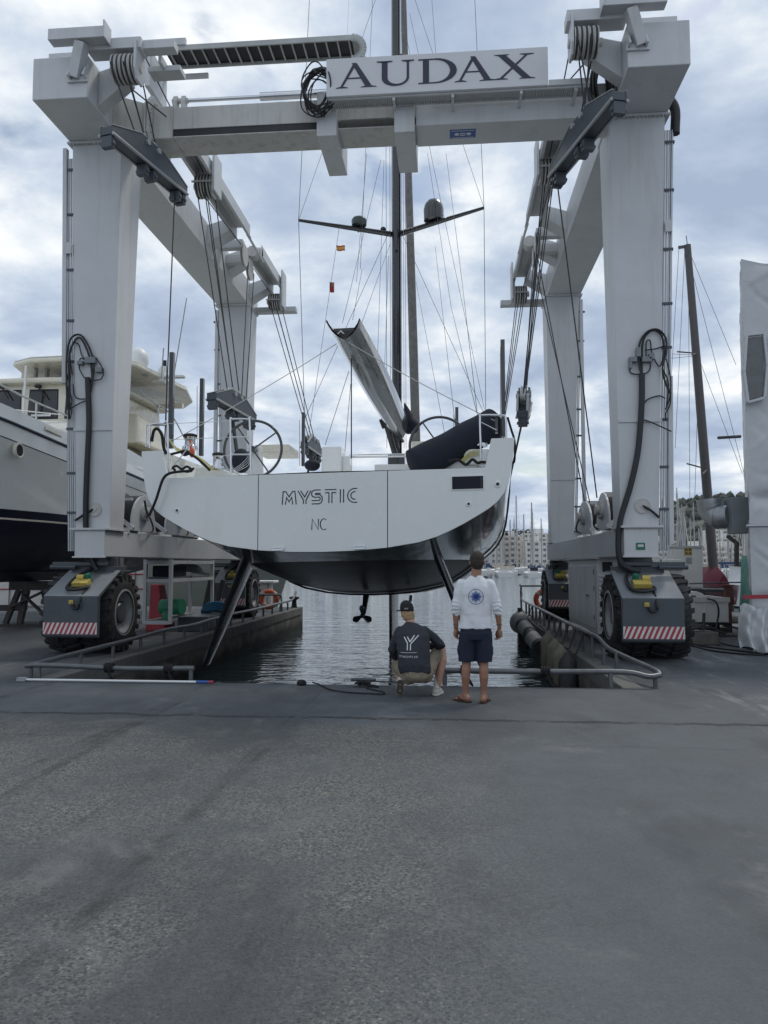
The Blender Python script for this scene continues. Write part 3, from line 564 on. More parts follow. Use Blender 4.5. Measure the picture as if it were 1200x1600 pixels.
# name board, walkway under it and its brackets
b = MB(); b.box(-2.18, 1.735, 13.06, 13.12, 9.995, 10.695); P('name_board', b, SIGNW, bevel=0.006)
b = MB(); b.box(-2.16, 2.45, 13.125, 13.16, 9.97, 10.03); b.box(-2.16, 2.45, 13.40, 13.43, 9.97, 10.03); b.box(-2.16, -2.12, 13.161, 13.399, 9.97, 10.03); b.box(1.75, 2.45, 13.08, 13.12, 10.0, 10.10)
wk = P('walkway', b, LW)
b = MB(); b.box(-2.12, 2.44, 13.16, 13.40, 10.012, 10.022); b.build('walkway_deck', LW, wk)
b = MB()
for k in range(112):
    x = -2.10 + k * 0.0405; b.box(x, x + 0.018, 13.165, 13.395, 9.975, 10.011)
o = b.build('grating_bar', LW, wk); o['kind'] = 'stuff'
for x in (-1.0, 0.05, 1.25, 2.2):
    b = MB(); b.box(x, x + 0.05, 13.13, 13.58, 9.91, 9.968); P('walkway_bracket', b, LW)
b = MB(); b.bar((-0.3, 13.5, 10.06), (2.3, 13.5, 10.06), 0.05, 0.02); P('gap_shade_strip', b, BLK)  # black strip standing in for shade in the gap behind the walkway
# serif lettering AUDAX on the name board, cut as shallow plates
def glyph(ch):
    q = []; bez = lambda cx, cy, rx, ry, a0, a1, n=14: [(cx + rx * cos(a0 + (a1 - a0) * i / n), cy + ry * sin(a0 + (a1 - a0) * i / n)) for i in range(n + 1)]
    ser = lambda x0, x1, y, up: q.append([(x0, y), (x1, y), (x1 - 0.02, y + 0.018 * up), (x0 + (x1 - x0) * 0.68, y + 0.05 * up), (x0 + (x1 - x0) * 0.32, y + 0.05 * up), (x0 + 0.02, y + 0.018 * up)])
    if ch == 'A':
        q.append([(0.10, 0.03), (0.165, 0.03), (0.545, 0.96), (0.47, 1.0)]); q.append([(0.42, 1.0), (0.55, 1.0), (0.97, 0.03), (0.79, 0.03)]); q.append([(0.26, 0.36), (0.70, 0.36), (0.69, 0.405), (0.27, 0.405)])
        ser(-0.02, 0.32, 0, 1); ser(0.66, 1.10, 0, 1); w = 1.08
    elif ch == 'U':
        q.append([(0.14, 0.32), (0.30, 0.32), (0.30, 0.98), (0.14, 0.98)]); q.append([(0.82, 0.32), (0.885, 0.32), (0.885, 0.98), (0.82, 0.98)])
        o = bez(0.5125, 0.32, 0.3725, 0.34, pi, 2 * pi); i_ = bez(0.56, 0.32, 0.26, 0.265, 2 * pi, pi); n = len(o)
        for k in range(n - 1): q.append([o[k], o[k + 1], i_[n - 2 - k], i_[n - 1 - k]])
        ser(0.0, 0.44, 1, -1); ser(0.68, 1.03, 1, -1); w = 1.03
    elif ch == 'D':
        q.append([(0.12, 0.02), (0.285, 0.02), (0.285, 0.98), (0.12, 0.98)]); q.append([(0.0, 0), (0.45, 0), (0.45, 0.045), (0.0, 0.045)]); q.append([(0.0, 0.955), (0.45, 0.955), (0.45, 1), (0.0, 1)])
        o = bez(0.45, 0.5, 0.58, 0.5, -pi / 2, pi / 2); i_ = bez(0.45, 0.5, 0.40, 0.455, pi / 2, -pi / 2); n = len(o)
        for k in range(n - 1): q.append([o[k], o[k + 1], i_[n - 2 - k], i_[n - 1 - k]])
        w = 1.04
    elif ch == 'X':
        q.append([(0.10, 0.98), (0.30, 0.98), (0.97, 0.02), (0.76, 0.02)]); q.append([(0.84, 0.98), (0.91, 0.98), (0.20, 0.02), (0.12, 0.02)])
        ser(0.0, 0.40, 1, -1); ser(0.68, 1.06, 1, -1); ser(-0.02, 0.36, 0, 1); ser(0.66, 1.08, 0, 1); w = 1.06
    return q, w
for ch, x0, x1 in (('A', -1.995, -1.285), ('U', -1.275, -0.60), ('D', -0.53, 0.155), ('A', 0.115, 0.815), ('X', 0.80, 1.50)):
    q, w = glyph(ch); b = MB()
    for k, pl in enumerate(q): b.prism([(x0 + (x1 - x0) * x / w, 10.135 + 0.455 * z) for x, z in pl], 'y', 13.052 - 0.0004 * k, 13.0595)
    nb = [c for c in lift.children if c.name == 'name_board'][0]; b.build('letter', INK, nb)
# blue notice on the underside of the beam, green notice on the sill, hose coils, cylinder, energy chain
b = MB(); b.box(0.02, 0.50, 13.78, 14.06, 9.676, 9.6845); nb = P('blue_notice', b, BLU)
b = MB(); b.box(0.05, 0.47, 13.80, 13.815, 9.673, 9.6755); b.box(0.05, 0.47, 14.025, 14.04, 9.673, 9.6755); b.cyl((0.15, 13.92, 9.676), (0.15, 13.92, 9.672), 0.045, n=14); b.cyl((0.37, 13.92, 9.676), (0.37, 13.92, 9.672), 0.045, n=14); b.box(0.21, 0.31, 13.88, 13.91, 9.673, 9.6755); b.box(0.21, 0.31, 13.94, 13.97, 9.673, 9.6755); b.build('notice_print', STRW, nb)
p0, p1 = at(994, 859, 13.69), at(1008, 848, 13.69); b = MB(); b.box(p0.x, p1.x, 13.69, 13.699, p0.z, p1.z); nb = P('green_notice', b, GRN); b = MB(); b.box(p0.x + 0.03, p1.x - 0.03, 13.686, 13.6895, p0.z + 0.05, p1.z - 0.03); b.build('notice_print', STRW, nb)
rr = random.Random(3)
for k in range(15):
    c = Vector((-2.36 + rr.uniform(-0.05, 0.06), 13.3 + rr.uniform(-0.14, 0.14), 10.26 + rr.uniform(-0.08, 0.06))); a = rr.uniform(0.22, 0.32); bb = rr.uniform(0.30, 0.42); yw = rr.uniform(-0.5, 0.5); tl = rr.uniform(-0.5, 0.5)
    pth = [c + Vector((a * cos(t) * cos(yw), a * cos(t) * sin(yw) + 0.05 * sin(3 * t + k), bb * sin(t) + tl * 0.3 * a * cos(t))) for t in [2 * pi * i / 24 for i in range(24)]]
    b = MB(); b.tube(pth, 0.013, 6, closed=True); P('hose_coil', b, BLK, smooth=60)
for k in range(12):
    c = Vector((2.72 + rr.uniform(-0.06, 0.08), 13.4 + rr.uniform(-0.14, 0.14), 10.12 + rr.uniform(-0.05, 0.08))); a = rr.uniform(0.14, 0.22); bb = rr.uniform(0.36, 0.48); yw = rr.uniform(-0.6, 0.6)
    b = MB(); b.tube([c + Vector((a * cos(t) * cos(yw), a * cos(t) * sin(yw), bb * sin(t))) for t in [2 * pi * i / 24 for i in range(24)]], 0.02, 6, closed=True); P('hose_coil', b, BLK, smooth=60)
b = MB(); b.tube(sub([(3.35, 13.6, 10.0), (3.85, 13.9, 10.25), (4.12, 13.95, 10.0), (4.12, 13.95, 9.5)], 6), 0.09, 8); P('hose', b, BLK, smooth=60)
b = MB(); b.cyl((-5.05, 13.9, 10.60), (-3.6, 13.9, 10.60), 0.035, n=14); b.cyl((-3.6, 13.9, 10.60), (-2.25, 13.9, 10.60), 0.075, n=18); P('hydraulic_cylinder', b, CHROME, smooth=40)
b = MB(); b.prism([(13.82, 10.295), (13.98, 10.295), (13.98, 10.58), (13.94, 10.68), (13.86, 10.68), (13.82, 10.58)], 'x', -5.30, -5.22); b.prism([(13.82, 10.295), (13.98, 10.295), (13.98, 10.58), (13.94, 10.68), (13.86, 10.68), (13.82, 10.58)], 'x', -5.14, -5.06); b.cyl((-5.33, 13.9, 10.60), (-5.02, 13.9, 10.60), 0.05, n=14); P('cylinder_bracket', b, LWD)
ch = MB(); pth = [(-5.55, 11.80)] + [(-5.55 + 0.13 * k, 11.80) for k in range(1, 29)]
n = 31; L0, L1 = -5.62, -1.86
CHN = mat('cable_chain_grey', (0.40, 0.41, 0.40), 0.6, var=0.15)
cc = P('cable_chain', MB().box(L0, L1, 14.085, 14.115, 11.775, 11.875).box(L0, L1, 14.645, 14.675, 11.775, 11.875), CHN)
MB().box(L0, L1 + 0.1, 14.118, 14.642, 11.835, 11.86).build('chain_floor', BLK, cc)
for k in range(17):
    x = L0 + 0.08 + k * 0.225; MB().box(x, x + 0.03, 14.117, 14.643, 11.80, 11.832).build('chain_link', CHN, cc)
q = [(L1 + 0.22 * sin(t), 11.605 + 0.22 * cos(t)) for t in [pi * i / 12 for i in range(13)]]
b = MB()
for (x0, z0), (x1, z1) in zip(q, q[1:]): b.bar((x0, 14.1, z0), (x1, 14.1, z1), 0.03, 0.14, (0, 0, 1) if abs(x1 - x0) > 0.02 else (1, 0, 0)); b.bar((x0, 14.66, z0), (x1, 14.66, z1), 0.03, 0.14, (0, 0, 1) if abs(x1 - x0) > 0.02 else (1, 0, 0)); b.bar((x0, 14.38, z0), (x1, 14.38, z1), 0.52, 0.03, (0, 0, 1) if abs(x1 - x0) > 0.02 else (1, 0, 0))
b.build('chain_bend', CHN, cc)
b = MB(); b.box(-6.2, -5.15, 14.05, 14.12, 11.86, 12.0); b.box(-5.9, -5.8, 13.9, 14.8, 10.95, 11.72); b.box(-6.2, -4.9, 14.70, 14.76, 11.60, 11.70); P('chain_tray', b, LW, bevel=0.006)
# equipment cage (left) and engine cabinet (right) hung under the sills
b = MB(); x0, x1 = -6.96, -6.36
def fr(b, pts):
    for p, q in pts: b.bar(p, q, 0.075, 0.075, (0, 0, 1) if abs(p[2] - q[2]) < 0.1 else (1, 0, 0))
for y in (17.05, 20.1):
    for x in (x0, x1): fr(b, [((x, y, 0.30), (x, y, 1.76))])
for z in (0.33, 1.28, 1.70):
    for x in (x0, x1):
        if z > 1 : fr(b, [((x, 17.09, z), (x, 20.06, z))])
    fr(b, [((x0 + .04, 17.05, z), (x1 - .04, 17.05, z))])
    if z > 1: fr(b, [((x0 + .04, 20.1, z), (x1 - .04, 20.1, z))])
fr(b, [((x0, 17.09, 0.33), (x0, 20.06, 0.33))])
cg = P('equipment_cage', b, LW); 
for k in range(2): MB().box(x0 + 0.05, x1 - 0.05, 17.12 + k * 1.5, 18.5 + k * 1.5, 1.32, 1.36).build('cage_shelf', DGREY, cg)
b = MB(); b.box(x0 + 0.1, x1 - 0.08, 17.2, 18.3, 1.365, 1.62); b.build('battery_box', NAVYC, cg, bevel=0.02)
for k in range(6):
    b = MB(); b.tube(sub([(-6.5 - 0.05 * k, 17.3, 1.42 + 0.04 * (k % 3)), (-6.55, 18.4, 1.50 + 0.03 * k), (-6.45, 19.2, 1.44 + 0.03 * k), (-6.4 - 0.03 * k, 19.9, 1.40)], 6), 0.028, 7); b.build('hose', BLK, cg, smooth=60)
b = MB(); b.box(2.98, 3.78, 16.2, 20.0, 0.22, 1.76); cb = P('engine_cabinet', b, LW, bevel=0.012)
MB().box(2.94, 3.82, 16.1, 20.1, 1.762, 1.787).build('cabinet_roof', LW, cb)
for y0, y1 in ((16.35, 17.35), (17.4, 18.6), (18.65, 19.9)):
    d = MB().box(2.958, 2.978, y0, y1, 0.32, 1.62).build('cabinet_door', LW, cb, bevel=0.006)
b = MB(); b.box(2.94, 2.957, 17.2, 17.24, 0.95, 1.0); b.box(2.935, 2.957, 17.0, 17.2, 0.965, 0.985); b.build('door_handle', BLK, cb)
b = MB()
for z in (0.5, 1.1, 1.45): b.box(2.945, 2.957, 16.36, 16.40, z, z + 0.1)
b.build('hinge', DGREY, cb)['kind'] = 'stuff'
b = MB(); b.box(3.1, 3.3, 16.185, 16.199, 1.5, 1.7); b.build('vent_opening', BLK, cb)
for k in range(13):
    z = 0.34 + k * 0.088; b = MB(); b.hexa([(3.02, 16.155, z), (3.74, 16.155, z), (3.74, 16.199, z + 0.03), (3.02, 16.199, z + 0.03)], [(3.02, 16.155, z + 0.012), (3.74, 16.155, z + 0.012), (3.74, 16.199, z + 0.06), (3.02, 16.199, z + 0.06)]); b.build('louver', LW, cb)
# spreader bars and hoist ropes
def spreader(name, a, c, label):
    a = Vector(a); c = Vector(c); d = (c - a); L = d.length; t = thing(name, label, 'spreader bar', (a + c) / 2, 'grey spreader bars on the hoist ropes')
    d.normalize(); up = Vector((0, 0, 1)); w = d.cross(up).normalized(); h = w.cross(d); mid = (a + c) / 2
    def pt(l, ww, hh): return mid + d * l + w * ww + h * hh
    for sd in (-0.11, 0.11):
        b = MB(); pr_ = [(-L / 2, -0.10), (L / 2, -0.10), (L / 2, 0.06), (0.30, 0.36), (-0.30, 0.36), (-L / 2, 0.06)]
        vs = [pt(l, sd - 0.012, hh) for l, hh in pr_] + [pt(l, sd + 0.012, hh) for l, hh in pr_]; n = 6
        b.add(vs, [tuple(range(5, -1, -1)), tuple(range(6, 12))] + [(i, (i + 1) % n, n + (i + 1) % n, n + i) for i in range(n)]); b.build('side_plate', DGREY, t)
        b = MB(); b.tube([pt(-L / 2, sd * 1.18, -0.08), pt(L / 2, sd * 1.18, -0.08)], 0.028, 8); b.build('edge_tube', EDGEG, t, smooth=60)
        b = MB(); b.bar(pt(-L / 2, sd, 0.068), pt(-0.3, sd, 0.368), 0.05, 0.012, h); b.bar(pt(L / 2, sd, 0.068), pt(0.3, sd, 0.368), 0.05, 0.012, h); b.build('edge_strip', EDGEG, t)
    b = MB(); b.obox(pt(0, 0, -0.02), d, h, (L, 0.2, 0.14)); b.build('bar_core', DGREY, t, bevel=0.01)
    for l in (-L / 2 + 0.06, -0.12, 0.12, L / 2 - 0.22, L / 2 - 0.06):
        b = MB(); b.obox(pt(l, 0.0, -0.20), d, h, (0.10, 0.2, 0.2)); b.tube([pt(l, -0.13, -0.22), pt(l, 0.13, -0.22)], 0.035, 10); b.build('sling_lug', DGREY, t, bevel=0.008)
    for l in (-0.16, 0.16):
        b = MB(); b.tube([pt(l, -0.16, 0.28), pt(l, 0.16, 0.28)], 0.05, 14); b.build('sheave_pin', EDGEG, t, smooth=40)
        b = MB(); b.lathe(pt(l, -0.06, 0.28), w, [(0, 0.04), (0, 0.17), (0.04, 0.14), (0.08, 0.14), (0.12, 0.17), (0.12, 0.04)], 22); b.build('sheave', LWD, t, smooth=40)
    return t, pt, d
SP = {}
SP['nl'] = spreader('spreader_bar', (-5.72, 11.95, 8.92), (-5.2, 14.15, 8.92), 'empty grey spreader bar hanging in front of the left leg top below the beam end')
SP['nr'] = spreader('spreader_bar', (2.62, 11.6, 8.85), (1.95, 13.95, 8.85), 'empty grey spreader bar hanging in front of the right leg top below the beam end')
SP['ml'] = spreader('spreader_bar', (-5.33, 16.6, 5.42), (-4.93, 18.6, 5.28), 'grey spreader bar holding a sling above the left side of the white stern')
SP['mr'] = spreader('spreader_bar', (1.56, 16.75, 4.92), (1.76, 18.0, 5.50), 'grey spreader bar holding the sling close beside the right bulwark of the yacht')
SP['fl'] = spreader('spreader_bar', (-4.38, 22.6, 5.25), (-4.2, 24.0, 5.15), 'small far spreader bar seen left of the white stern box, beyond the helm')
SP['fr'] = spreader('spreader_bar', (1.48, 22.6, 5.25), (1.55, 24.0, 5.15), 'far spreader bar hidden low behind the right bulwark')
def ropes(pts):
    for p, q in pts:
        b = MB(); b.tube([p, q], 0.013, 6); P('hoist_rope', b, ROPE, smooth=60)
for key, s, y, g, z, wd in (('nl', -1, 12.55, 3.97, 10.33, 0.46), ('nr', 1, 12.55, 3.97, 10.33, 0.46), ('ml', -1, 16.7, 3.90, 10.32, 0.36), ('mr', 1, 16.7, 3.90, 10.32, 0.36), ('fl', -1, 23.75, 3.9, 10.05, 0.36), ('fr', 1, 23.75, 3.9, 10.05, 0.36)):
    t, pt, d = SP[key]; r = 0.28; L = []
    for k in range(4):
        x = CX + s * g - wd / 2 + wd * (k + 0.5) / 4; yy = y + (-r if k % 2 == 0 else r)
        L.append(((x, yy, z), pt((0.16 if (k > 1) else -0.16) + (0.13 if k % 2 else -0.13), 0.02 * (k % 2), 0.28)))
    ropes(L)
t, pt, d = SP['ml']; ropes([((-5.55, 20.35, 10.0), pt(0.35, 0.03, 0.15)), ((-5.55, 20.95, 9.9), pt(0.7, -0.03, 0.1))])
t, pt, d = SP['mr']; ropes([((2.33, 20.35, 10.0), pt(0.35, 0.03, 0.15)), ((2.30, 20.95, 9.9), pt(0.7, -0.03, 0.1))])
ropes([((2.33, 20.35, 10.0), (3.05, 17.7, 2.9)), ((2.33, 20.95, 9.9), (3.08, 17.3, 2.95)), ((1.97, 13.9, 8.75), (2.85, 15.3, 2.95)), ((-5.25, 13.9, 8.85), (-5.05, 13.1, 3.6))])
for s in (-1, 1):
    X = lambda g: CX + s * g
    ropes([((X(4.22), 12.4, 10.85), (X(4.0), 12.8, 10.5)), ((X(4.0), 12.85, 10.2), (X(3.6), 13.5, 10.05)), ((X(3.95), 16.95, 10.15), (X(4.03), 20.3, 10.45)), ((X(4.0), 21.1, 10.25), (X(3.95), 23.5, 10.2)), ((X(3.88), 13.0, 11.0), (X(3.88), 16.5, 10.55))])
# ---------------------------------------------------------------- the sailing yacht in the slings
YR = Vector((-2.0, 11.8, 0.0)); YA = radians(2.0); HE = 0.0175
yacht = thing('sailing_yacht', 'large sailing yacht with wide white transom hanging in the slings over the basin', 'sailing yacht', YR)
def Q(x, y, z): return Vector((YR.x + x * cos(YA) + y * sin(YA), YR.y + y * cos(YA) - x * sin(YA), z + HE * x))
def Y_(name, b, m, parent=None, **k): return b.build(name, m, parent or yacht, **k)
SEC = [(0, 0), (0.17, 0.006), (0.337, 0.026), (0.505, 0.070), (0.60, 0.118), (0.667, 0.168), (0.74, 0.232), (0.808, 0.30), (0.865, 0.36), (0.909, 0.42), (0.945, 0.50), (0.968, 0.60), (0.985, 0.75), (0.995, 0.88), (1.0, 1.0)]
Bt = [(0, 2.97), (4, 3.06), (8, 3.12), (12, 2.95), (16, 2.4), (20, 1.4), (24.2, 0.04)]
Kt = [(0, 1.84), (2, 1.46), (4, 1.17), (6, 0.96), (9, 0.82), (12, 0.82), (16, 1.05), (20, 1.6), (24.2, 2.6)]
Zt = [(0, 3.52), (8, 3.52), (16, 3.7), (24.2, 4.0)]
def lin(t, x):
    for (a, b), (c, d) in zip(t, t[1:]):
        if x <= c: return b + (d - b) * (x - a) / (c - a)
    return t[-1][1]
def smo(t, x): return (lin(t, max(x - 1.2, 0)) + 2 * lin(t, x) + lin(t, min(x + 1.2, 24.2))) / 4 if 1.2 < x < 23 else lin(t, x)
def hsec(y, off=0.0):
    B, K, Z = smo(Bt, y), smo(Kt, y), smo(Zt, y); f = max(0.0, (y - 12) / 12) ** 1.5
    pts = []
    for xn, zn in SEC:
        xx = xn * (1 - f) + f * (zn ** 0.75); pts.append((B * xx, K + (Z - K) * zn))
    return pts
def hull_mat():
    m = bpy.data.materials.new('yacht_hull_paint'); m.use_nodes = True; t = m.node_tree; N = t.nodes; L = t.links; p = N['Principled BSDF']
    c = N.new('ShaderNodeTexCoord'); s = N.new('ShaderNodeSeparateXYZ'); L.new(c.outputs['Object'], s.inputs[0])
    a = N.new('ShaderNodeMath'); a.operation = 'MULTIPLY_ADD'; L.new(s.outputs[0], a.inputs[0]); a.inputs[1].default_value = -HE; L.new(s.outputs[2], a.inputs[2])
    n = N.new('ShaderNodeTexNoise'); n.inputs['Scale'].default_value = 1.6; n.inputs['Detail'].default_value = 9; n.inputs['Roughness'].default_value = 0.7
    mp = N.new('ShaderNodeMapping'); mp.inputs['Scale'].default_value = (1.2, 0.5, 5); L.new(c.outputs['Object'], mp.inputs[0]); L.new(mp.outputs[0], n.inputs['Vector'])
    r = N.new('ShaderNodeValToRGB'); r.color_ramp.interpolation = 'CONSTANT'; mr = N.new('ShaderNodeMapRange'); mr.inputs[1].default_value = 1.0; mr.inputs[2].default_value = 2.0; L.new(a.outputs[0], mr.inputs[0]); L.new(mr.outputs[0], r.inputs[0])
    e = r.color_ramp.elements; e[0].position = 0; e[0].color = (0, 0, 0, 1); e[1].position = 0.62; e[1].color = (0.5, 0.5, 0.5, 1); q = e.new(0.70); q.color = (1, 1, 1, 1)
    af = N.new('ShaderNodeMix'); af.data_type = 'RGBA'; k = N.new('ShaderNodeMapRange'); k.inputs[1].default_value = 0.5; k.inputs[2].default_value = 0.72; L.new(n.outputs[0], k.inputs[0]); L.new(k.outputs[0], af.inputs[0]); af.inputs[6].default_value = (0.006, 0.010, 0.019, 1); af.inputs[7].default_value = (0.042, 0.055, 0.078, 1)
    g1 = N.new('ShaderNodeMath'); g1.operation = 'GREATER_THAN'; g1.inputs[1].default_value = 0.25; L.new(r.outputs[0], g1.inputs[0]); g2 = N.new('ShaderNodeMath'); g2.operation = 'GREATER_THAN'; g2.inputs[1].default_value = 0.75; L.new(r.outputs[0], g2.inputs[0])
    m1 = N.new('ShaderNodeMix'); m1.data_type = 'RGBA'; L.new(g1.outputs[0], m1.inputs[0]); L.new(af.outputs[2], m1.inputs[6]); m1.inputs[7].default_value = (0.006, 0.007, 0.009, 1)
    m2 = N.new('ShaderNodeMix'); m2.data_type = 'RGBA'; L.new(g2.outputs[0], m2.inputs[0]); L.new(m1.outputs[2], m2.inputs[6]); m2.inputs[7].default_value = (0.24, 0.26, 0.285, 1)
    L.new(m2.outputs[2], p.inputs['Base Color']); rr = N.new('ShaderNodeMapRange'); rr.inputs[3].default_value = 0.36; rr.inputs[4].default_value = 0.09; L.new(g2.outputs[0], rr.inputs[0]); L.new(rr.outputs[0], p.inputs['Roughness'])
    mt = N.new('ShaderNodeMath'); mt.operation = 'MULTIPLY'; mt.inputs[1].default_value = 0.6; L.new(g2.outputs[0], mt.inputs[0]); L.new(mt.outputs[0], p.inputs['Metallic']); cw = N.new('ShaderNodeMapRange'); cw.inputs[3].default_value = 0.03; cw.inputs[4].default_value = 0.6; L.new(g2.outputs[0], cw.inputs[0]); L.new(cw.outputs[0], p.inputs['Coat Weight']); p.inputs['Coat Roughness'].default_value = 0.05; sw_ = N.new('ShaderNodeMapRange'); sw_.inputs[3].default_value = 0.10; sw_.inputs[4].default_value = 0.5; L.new(g2.outputs[0], sw_.inputs[0]); L.new(sw_.outputs[0], p.inputs['Specular IOR Level'])
    b = N.new('ShaderNodeBump'); b.inputs['Strength'].default_value = 0.06; b.inputs['Distance'].default_value = 0.05; L.new(n.outputs[0], b.inputs['Height']); L.new(b.outputs[0], p.inputs['Normal'])
    return m
HULLM = hull_mat()
ys = [0.03, 0.5, 1, 1.5, 2, 3, 4, 5, 6, 7, 8, 9, 10, 11, 12, 13, 14, 15, 16, 17, 18, 19, 20, 21, 22, 23, 23.7, 24.2]
secs = []
for y in ys:
    s_ = hsec(y); secs.append([Q(-x, y, z) for x, z in reversed(s_)] + [Q(x, y, z) for x, z in s_[1:]])
b = MB(); b.loft(secs, capb=True); Y_('hull', b, HULLM, smooth=60)
# transom: two side panels and the folding door between them
tr = [(SEC[i][0] * 2.97, 1.84 + 1.68 * SEC[i][1]) for i in range(len(SEC))]
def low(x):
    for (a, b_), (c, d) in zip(tr, tr[1:]):
        if a <= x <= c: return b_ + (d - b_) * (x - a) / (c - a)
    return tr[-1][1]
TOP = 3.075
door = [(-1.02 + 2.04 * k / 16, low(abs(-1.02 + 2.04 * k / 16))) for k in range(17)] + [(1.02, TOP), (-1.02, TOP)]
side = [(1.032, low(1.032))] + [p for p in tr if p[0] > 1.032] + [(2.62, 3.52), (2.52, TOP), (1.032, TOP)]
def tpanel(pts, mir, name):
    b = MB(); pts = [(-x, z) for x, z in reversed(pts)] if mir else pts
    n = len(pts); vs = [Q(x, 0.0, z) for x, z in pts] + [Q(x, 0.06, z) for x, z in pts]
    b.add(vs, [tuple(range(n - 1, -1, -1)), tuple(range(n, 2 * n))] + [(i, (i + 1) % n, n + (i + 1) % n, n + i) for i in range(n)])
    return Y_(name, b, YWHT, bevel=0.006)
tpanel(side, False, 'transom_panel'); tpanel(side, True, 'transom_panel'); tdoor = tpanel(door, False, 'transom_door')
b = MB(); vs = [Q(x, 0.03, z) for x, z in ((-1.05, 1.95), (1.05, 1.95), (1.05, TOP - 0.02), (-1.05, TOP - 0.02))]; b.add(vs, [(0, 1, 2, 3)]); Y_('seam_shadow_gap', b, BLK)
# dark window, fittings, steps
def tp(px, py): p = at(px, py, 11.8); x = (p.x - YR.x) / cos(YA); return x, p.z - HE * x
def plate(pts, y0, y1, m, name, parent=None):
    b = MB(); n = len(pts); b.add([Q(x, y0, z) for x, z in pts] + [Q(x, y1, z) for x, z in pts], [tuple(range(n - 1, -1, -1)), tuple(range(n, 2 * n))] + [(i, (i + 1) % n, n + (i + 1) % n, n + i) for i in range(n)]); return Y_(name, b, m, parent)
RECESS = mat('dark_locker_recess', (0.006, 0.008, 0.016), 0.35, spec=0.25)
x0, z0 = tp(705, 767); x1, z1 = tp(756, 743)
wf = plate([(x0, z0), (x1, z0), (x1, z1), (x0, z1)], -0.012, -0.001, YWHT, 'window_frame'); plate([(x0 + .015, z0 + .015), (x1 - .015, z0 + .015), (x1 - .015, z1 - .015), (x0 + .015, z1 - .015)], -0.015, -0.0125, RECESS, 'window_pane', wf); plate([(x1 - .05, z0 + .02), (x1 - .042, z0 + .02), (x1 - .042, z1 - .02), (x1 - .05, z1 - .02)], -0.018, -0.0155, DGREY, 'window_bar', wf)
for px, py, r in ((777, 757.5, 0.05), (732, 788, 0.04), (274, 797, 0.04)):
    x, z = tp(px, py); b = MB(); b.lathe(Q(x, 0, z), (0, -1, 0), [(0.001, r * 1.15), (0.01, r), (0.012, r * 0.6)], 20); f_ = Y_('outlet_fitting', b, WHT, smooth=40); b = MB(); b.cyl(Q(x, -0.0125, z), Q(x, -0.016, z), r * 0.52, n=16); b.build('outlet_hole', BLK, f_)
for px, py in ((435, 859), (562, 857)):
    x, z = tp(px, py); b = MB(); b.bar(Q(x - .08, -0.03, z), Q(x + .08, -0.03, z), 0.05, 0.022); b.bar(Q(x - .085, -0.03, z + 0.04), Q(x + .085, -0.03, z + 0.04), 0.02, 0.012); b.bar(Q(x - .08, -0.03, z), Q(x - .08, -0.03, z + .045), 0.012, 0.012, (0, 1, 0)); b.bar(Q(x + .08, -0.03, z), Q(x + .08, -0.03, z + .045), 0.012, 0.012, (0, 1, 0)); Y_('door_hinge', b, CHROME)
# name MYSTIC in twin line lettering, NC beneath
def stroke(pl, w, map_, name_m=None):
    b = MB()
    for k, line in enumerate(pl):
        line = [p for i, p in enumerate(line) if i == 0 or abs(p[0] - line[i - 1][0]) + abs(p[1] - line[i - 1][1]) > 1e-4]
        n = len(line); pts = [Vector((p[0], p[1])) for p in line]
        L, Rr = [], []
        for i, p in enumerate(pts):
            d0 = (pts[i] - pts[i - 1]).normalized() if i else None; d1 = (pts[i + 1] - pts[i]).normalized() if i < n - 1 else None
            d = ((d0 or d1) + (d1 or d0)); d = d.normalized() if d.length > 1e-6 else (d1 or d0); nn = Vector((-d.y, d.x)); sc = 1.0
            if d0 and d1: sc = 1 / max(0.5, nn.dot(Vector((-d1.y, d1.x))))
            L.append(p + nn * w / 2 * sc); Rr.append(p - nn * w / 2 * sc)
        yy = -0.003 - 0.0004 * k
        for i in range(n - 1):
            q = [L[i], L[i + 1], Rr[i + 1], Rr[i]]; b.add([map_(v.x, v.y, yy) for v in q], [(0, 1, 2, 3)])
    return b
arc = lambda cx, cy, rx, ry, a0, a1, n=12: [(cx + rx * cos(radians(a0 + (a1 - a0) * i / n)), cy + ry * sin(radians(a0 + (a1 - a0) * i / n))) for i in range(n + 1)]
GL = {  # in units of the letter height, as drawn on the stern
 'M': [[(0, 0), (.06, .95), (.24, .95), (.48, .56), (.72, .95), (.88, .95), (.98, 0)], [(.22, 0), (.30, .52), (.48, .2), (.66, .52), (.74, 0)]],
 'Y': [[(1.10, .98), (1.48, .30), (1.48, .02)], [(1.28, .98), (1.57, .52), (1.80, .98)], [(2.00, .98), (1.66, .28), (1.66, .02)]],
 'S': [[(2.68, 1.0)] + arc(2.30, .74, .26, .26, 90, 270, 12) + [(2.55, .48)] + arc(2.55, .36, .10, .12, 90, -90, 8) + [(2.05, .24)], [(2.68, .76), (2.36, .76)] + arc(2.36, .715, .05, .045, 90, 270, 6) + [(2.55, .67)] + arc(2.55, .335, .24, .335, 90, -90, 12) + [(2.05, 0)]],
 'T': [[(2.96, 1.0), (3.76, 1.0)], [(2.98, .78), (3.25, .78), (3.25, .03)], [(3.76, .78), (3.46, .78), (3.46, .03)]],
 'I': [[(4.04, 1.0), (4.04, .03)], [(4.26, 1.0), (4.26, .03)]],
 'C': [[(5.2, 1.03)] + arc(5.02, .53, .48, .50, 90, 270, 16) + [(5.2, .03)], [(5.08, .80)] + arc(5.02, .53, .26, .27, 90, 270, 12) + [(5.08, .26)]]}
xa, za = tp(440.5, 788.5); xb, zb = tp(558.5, 766)
sx = (xb - xa) / 5.2; szz = (tp(440.5, 767)[1] - za)
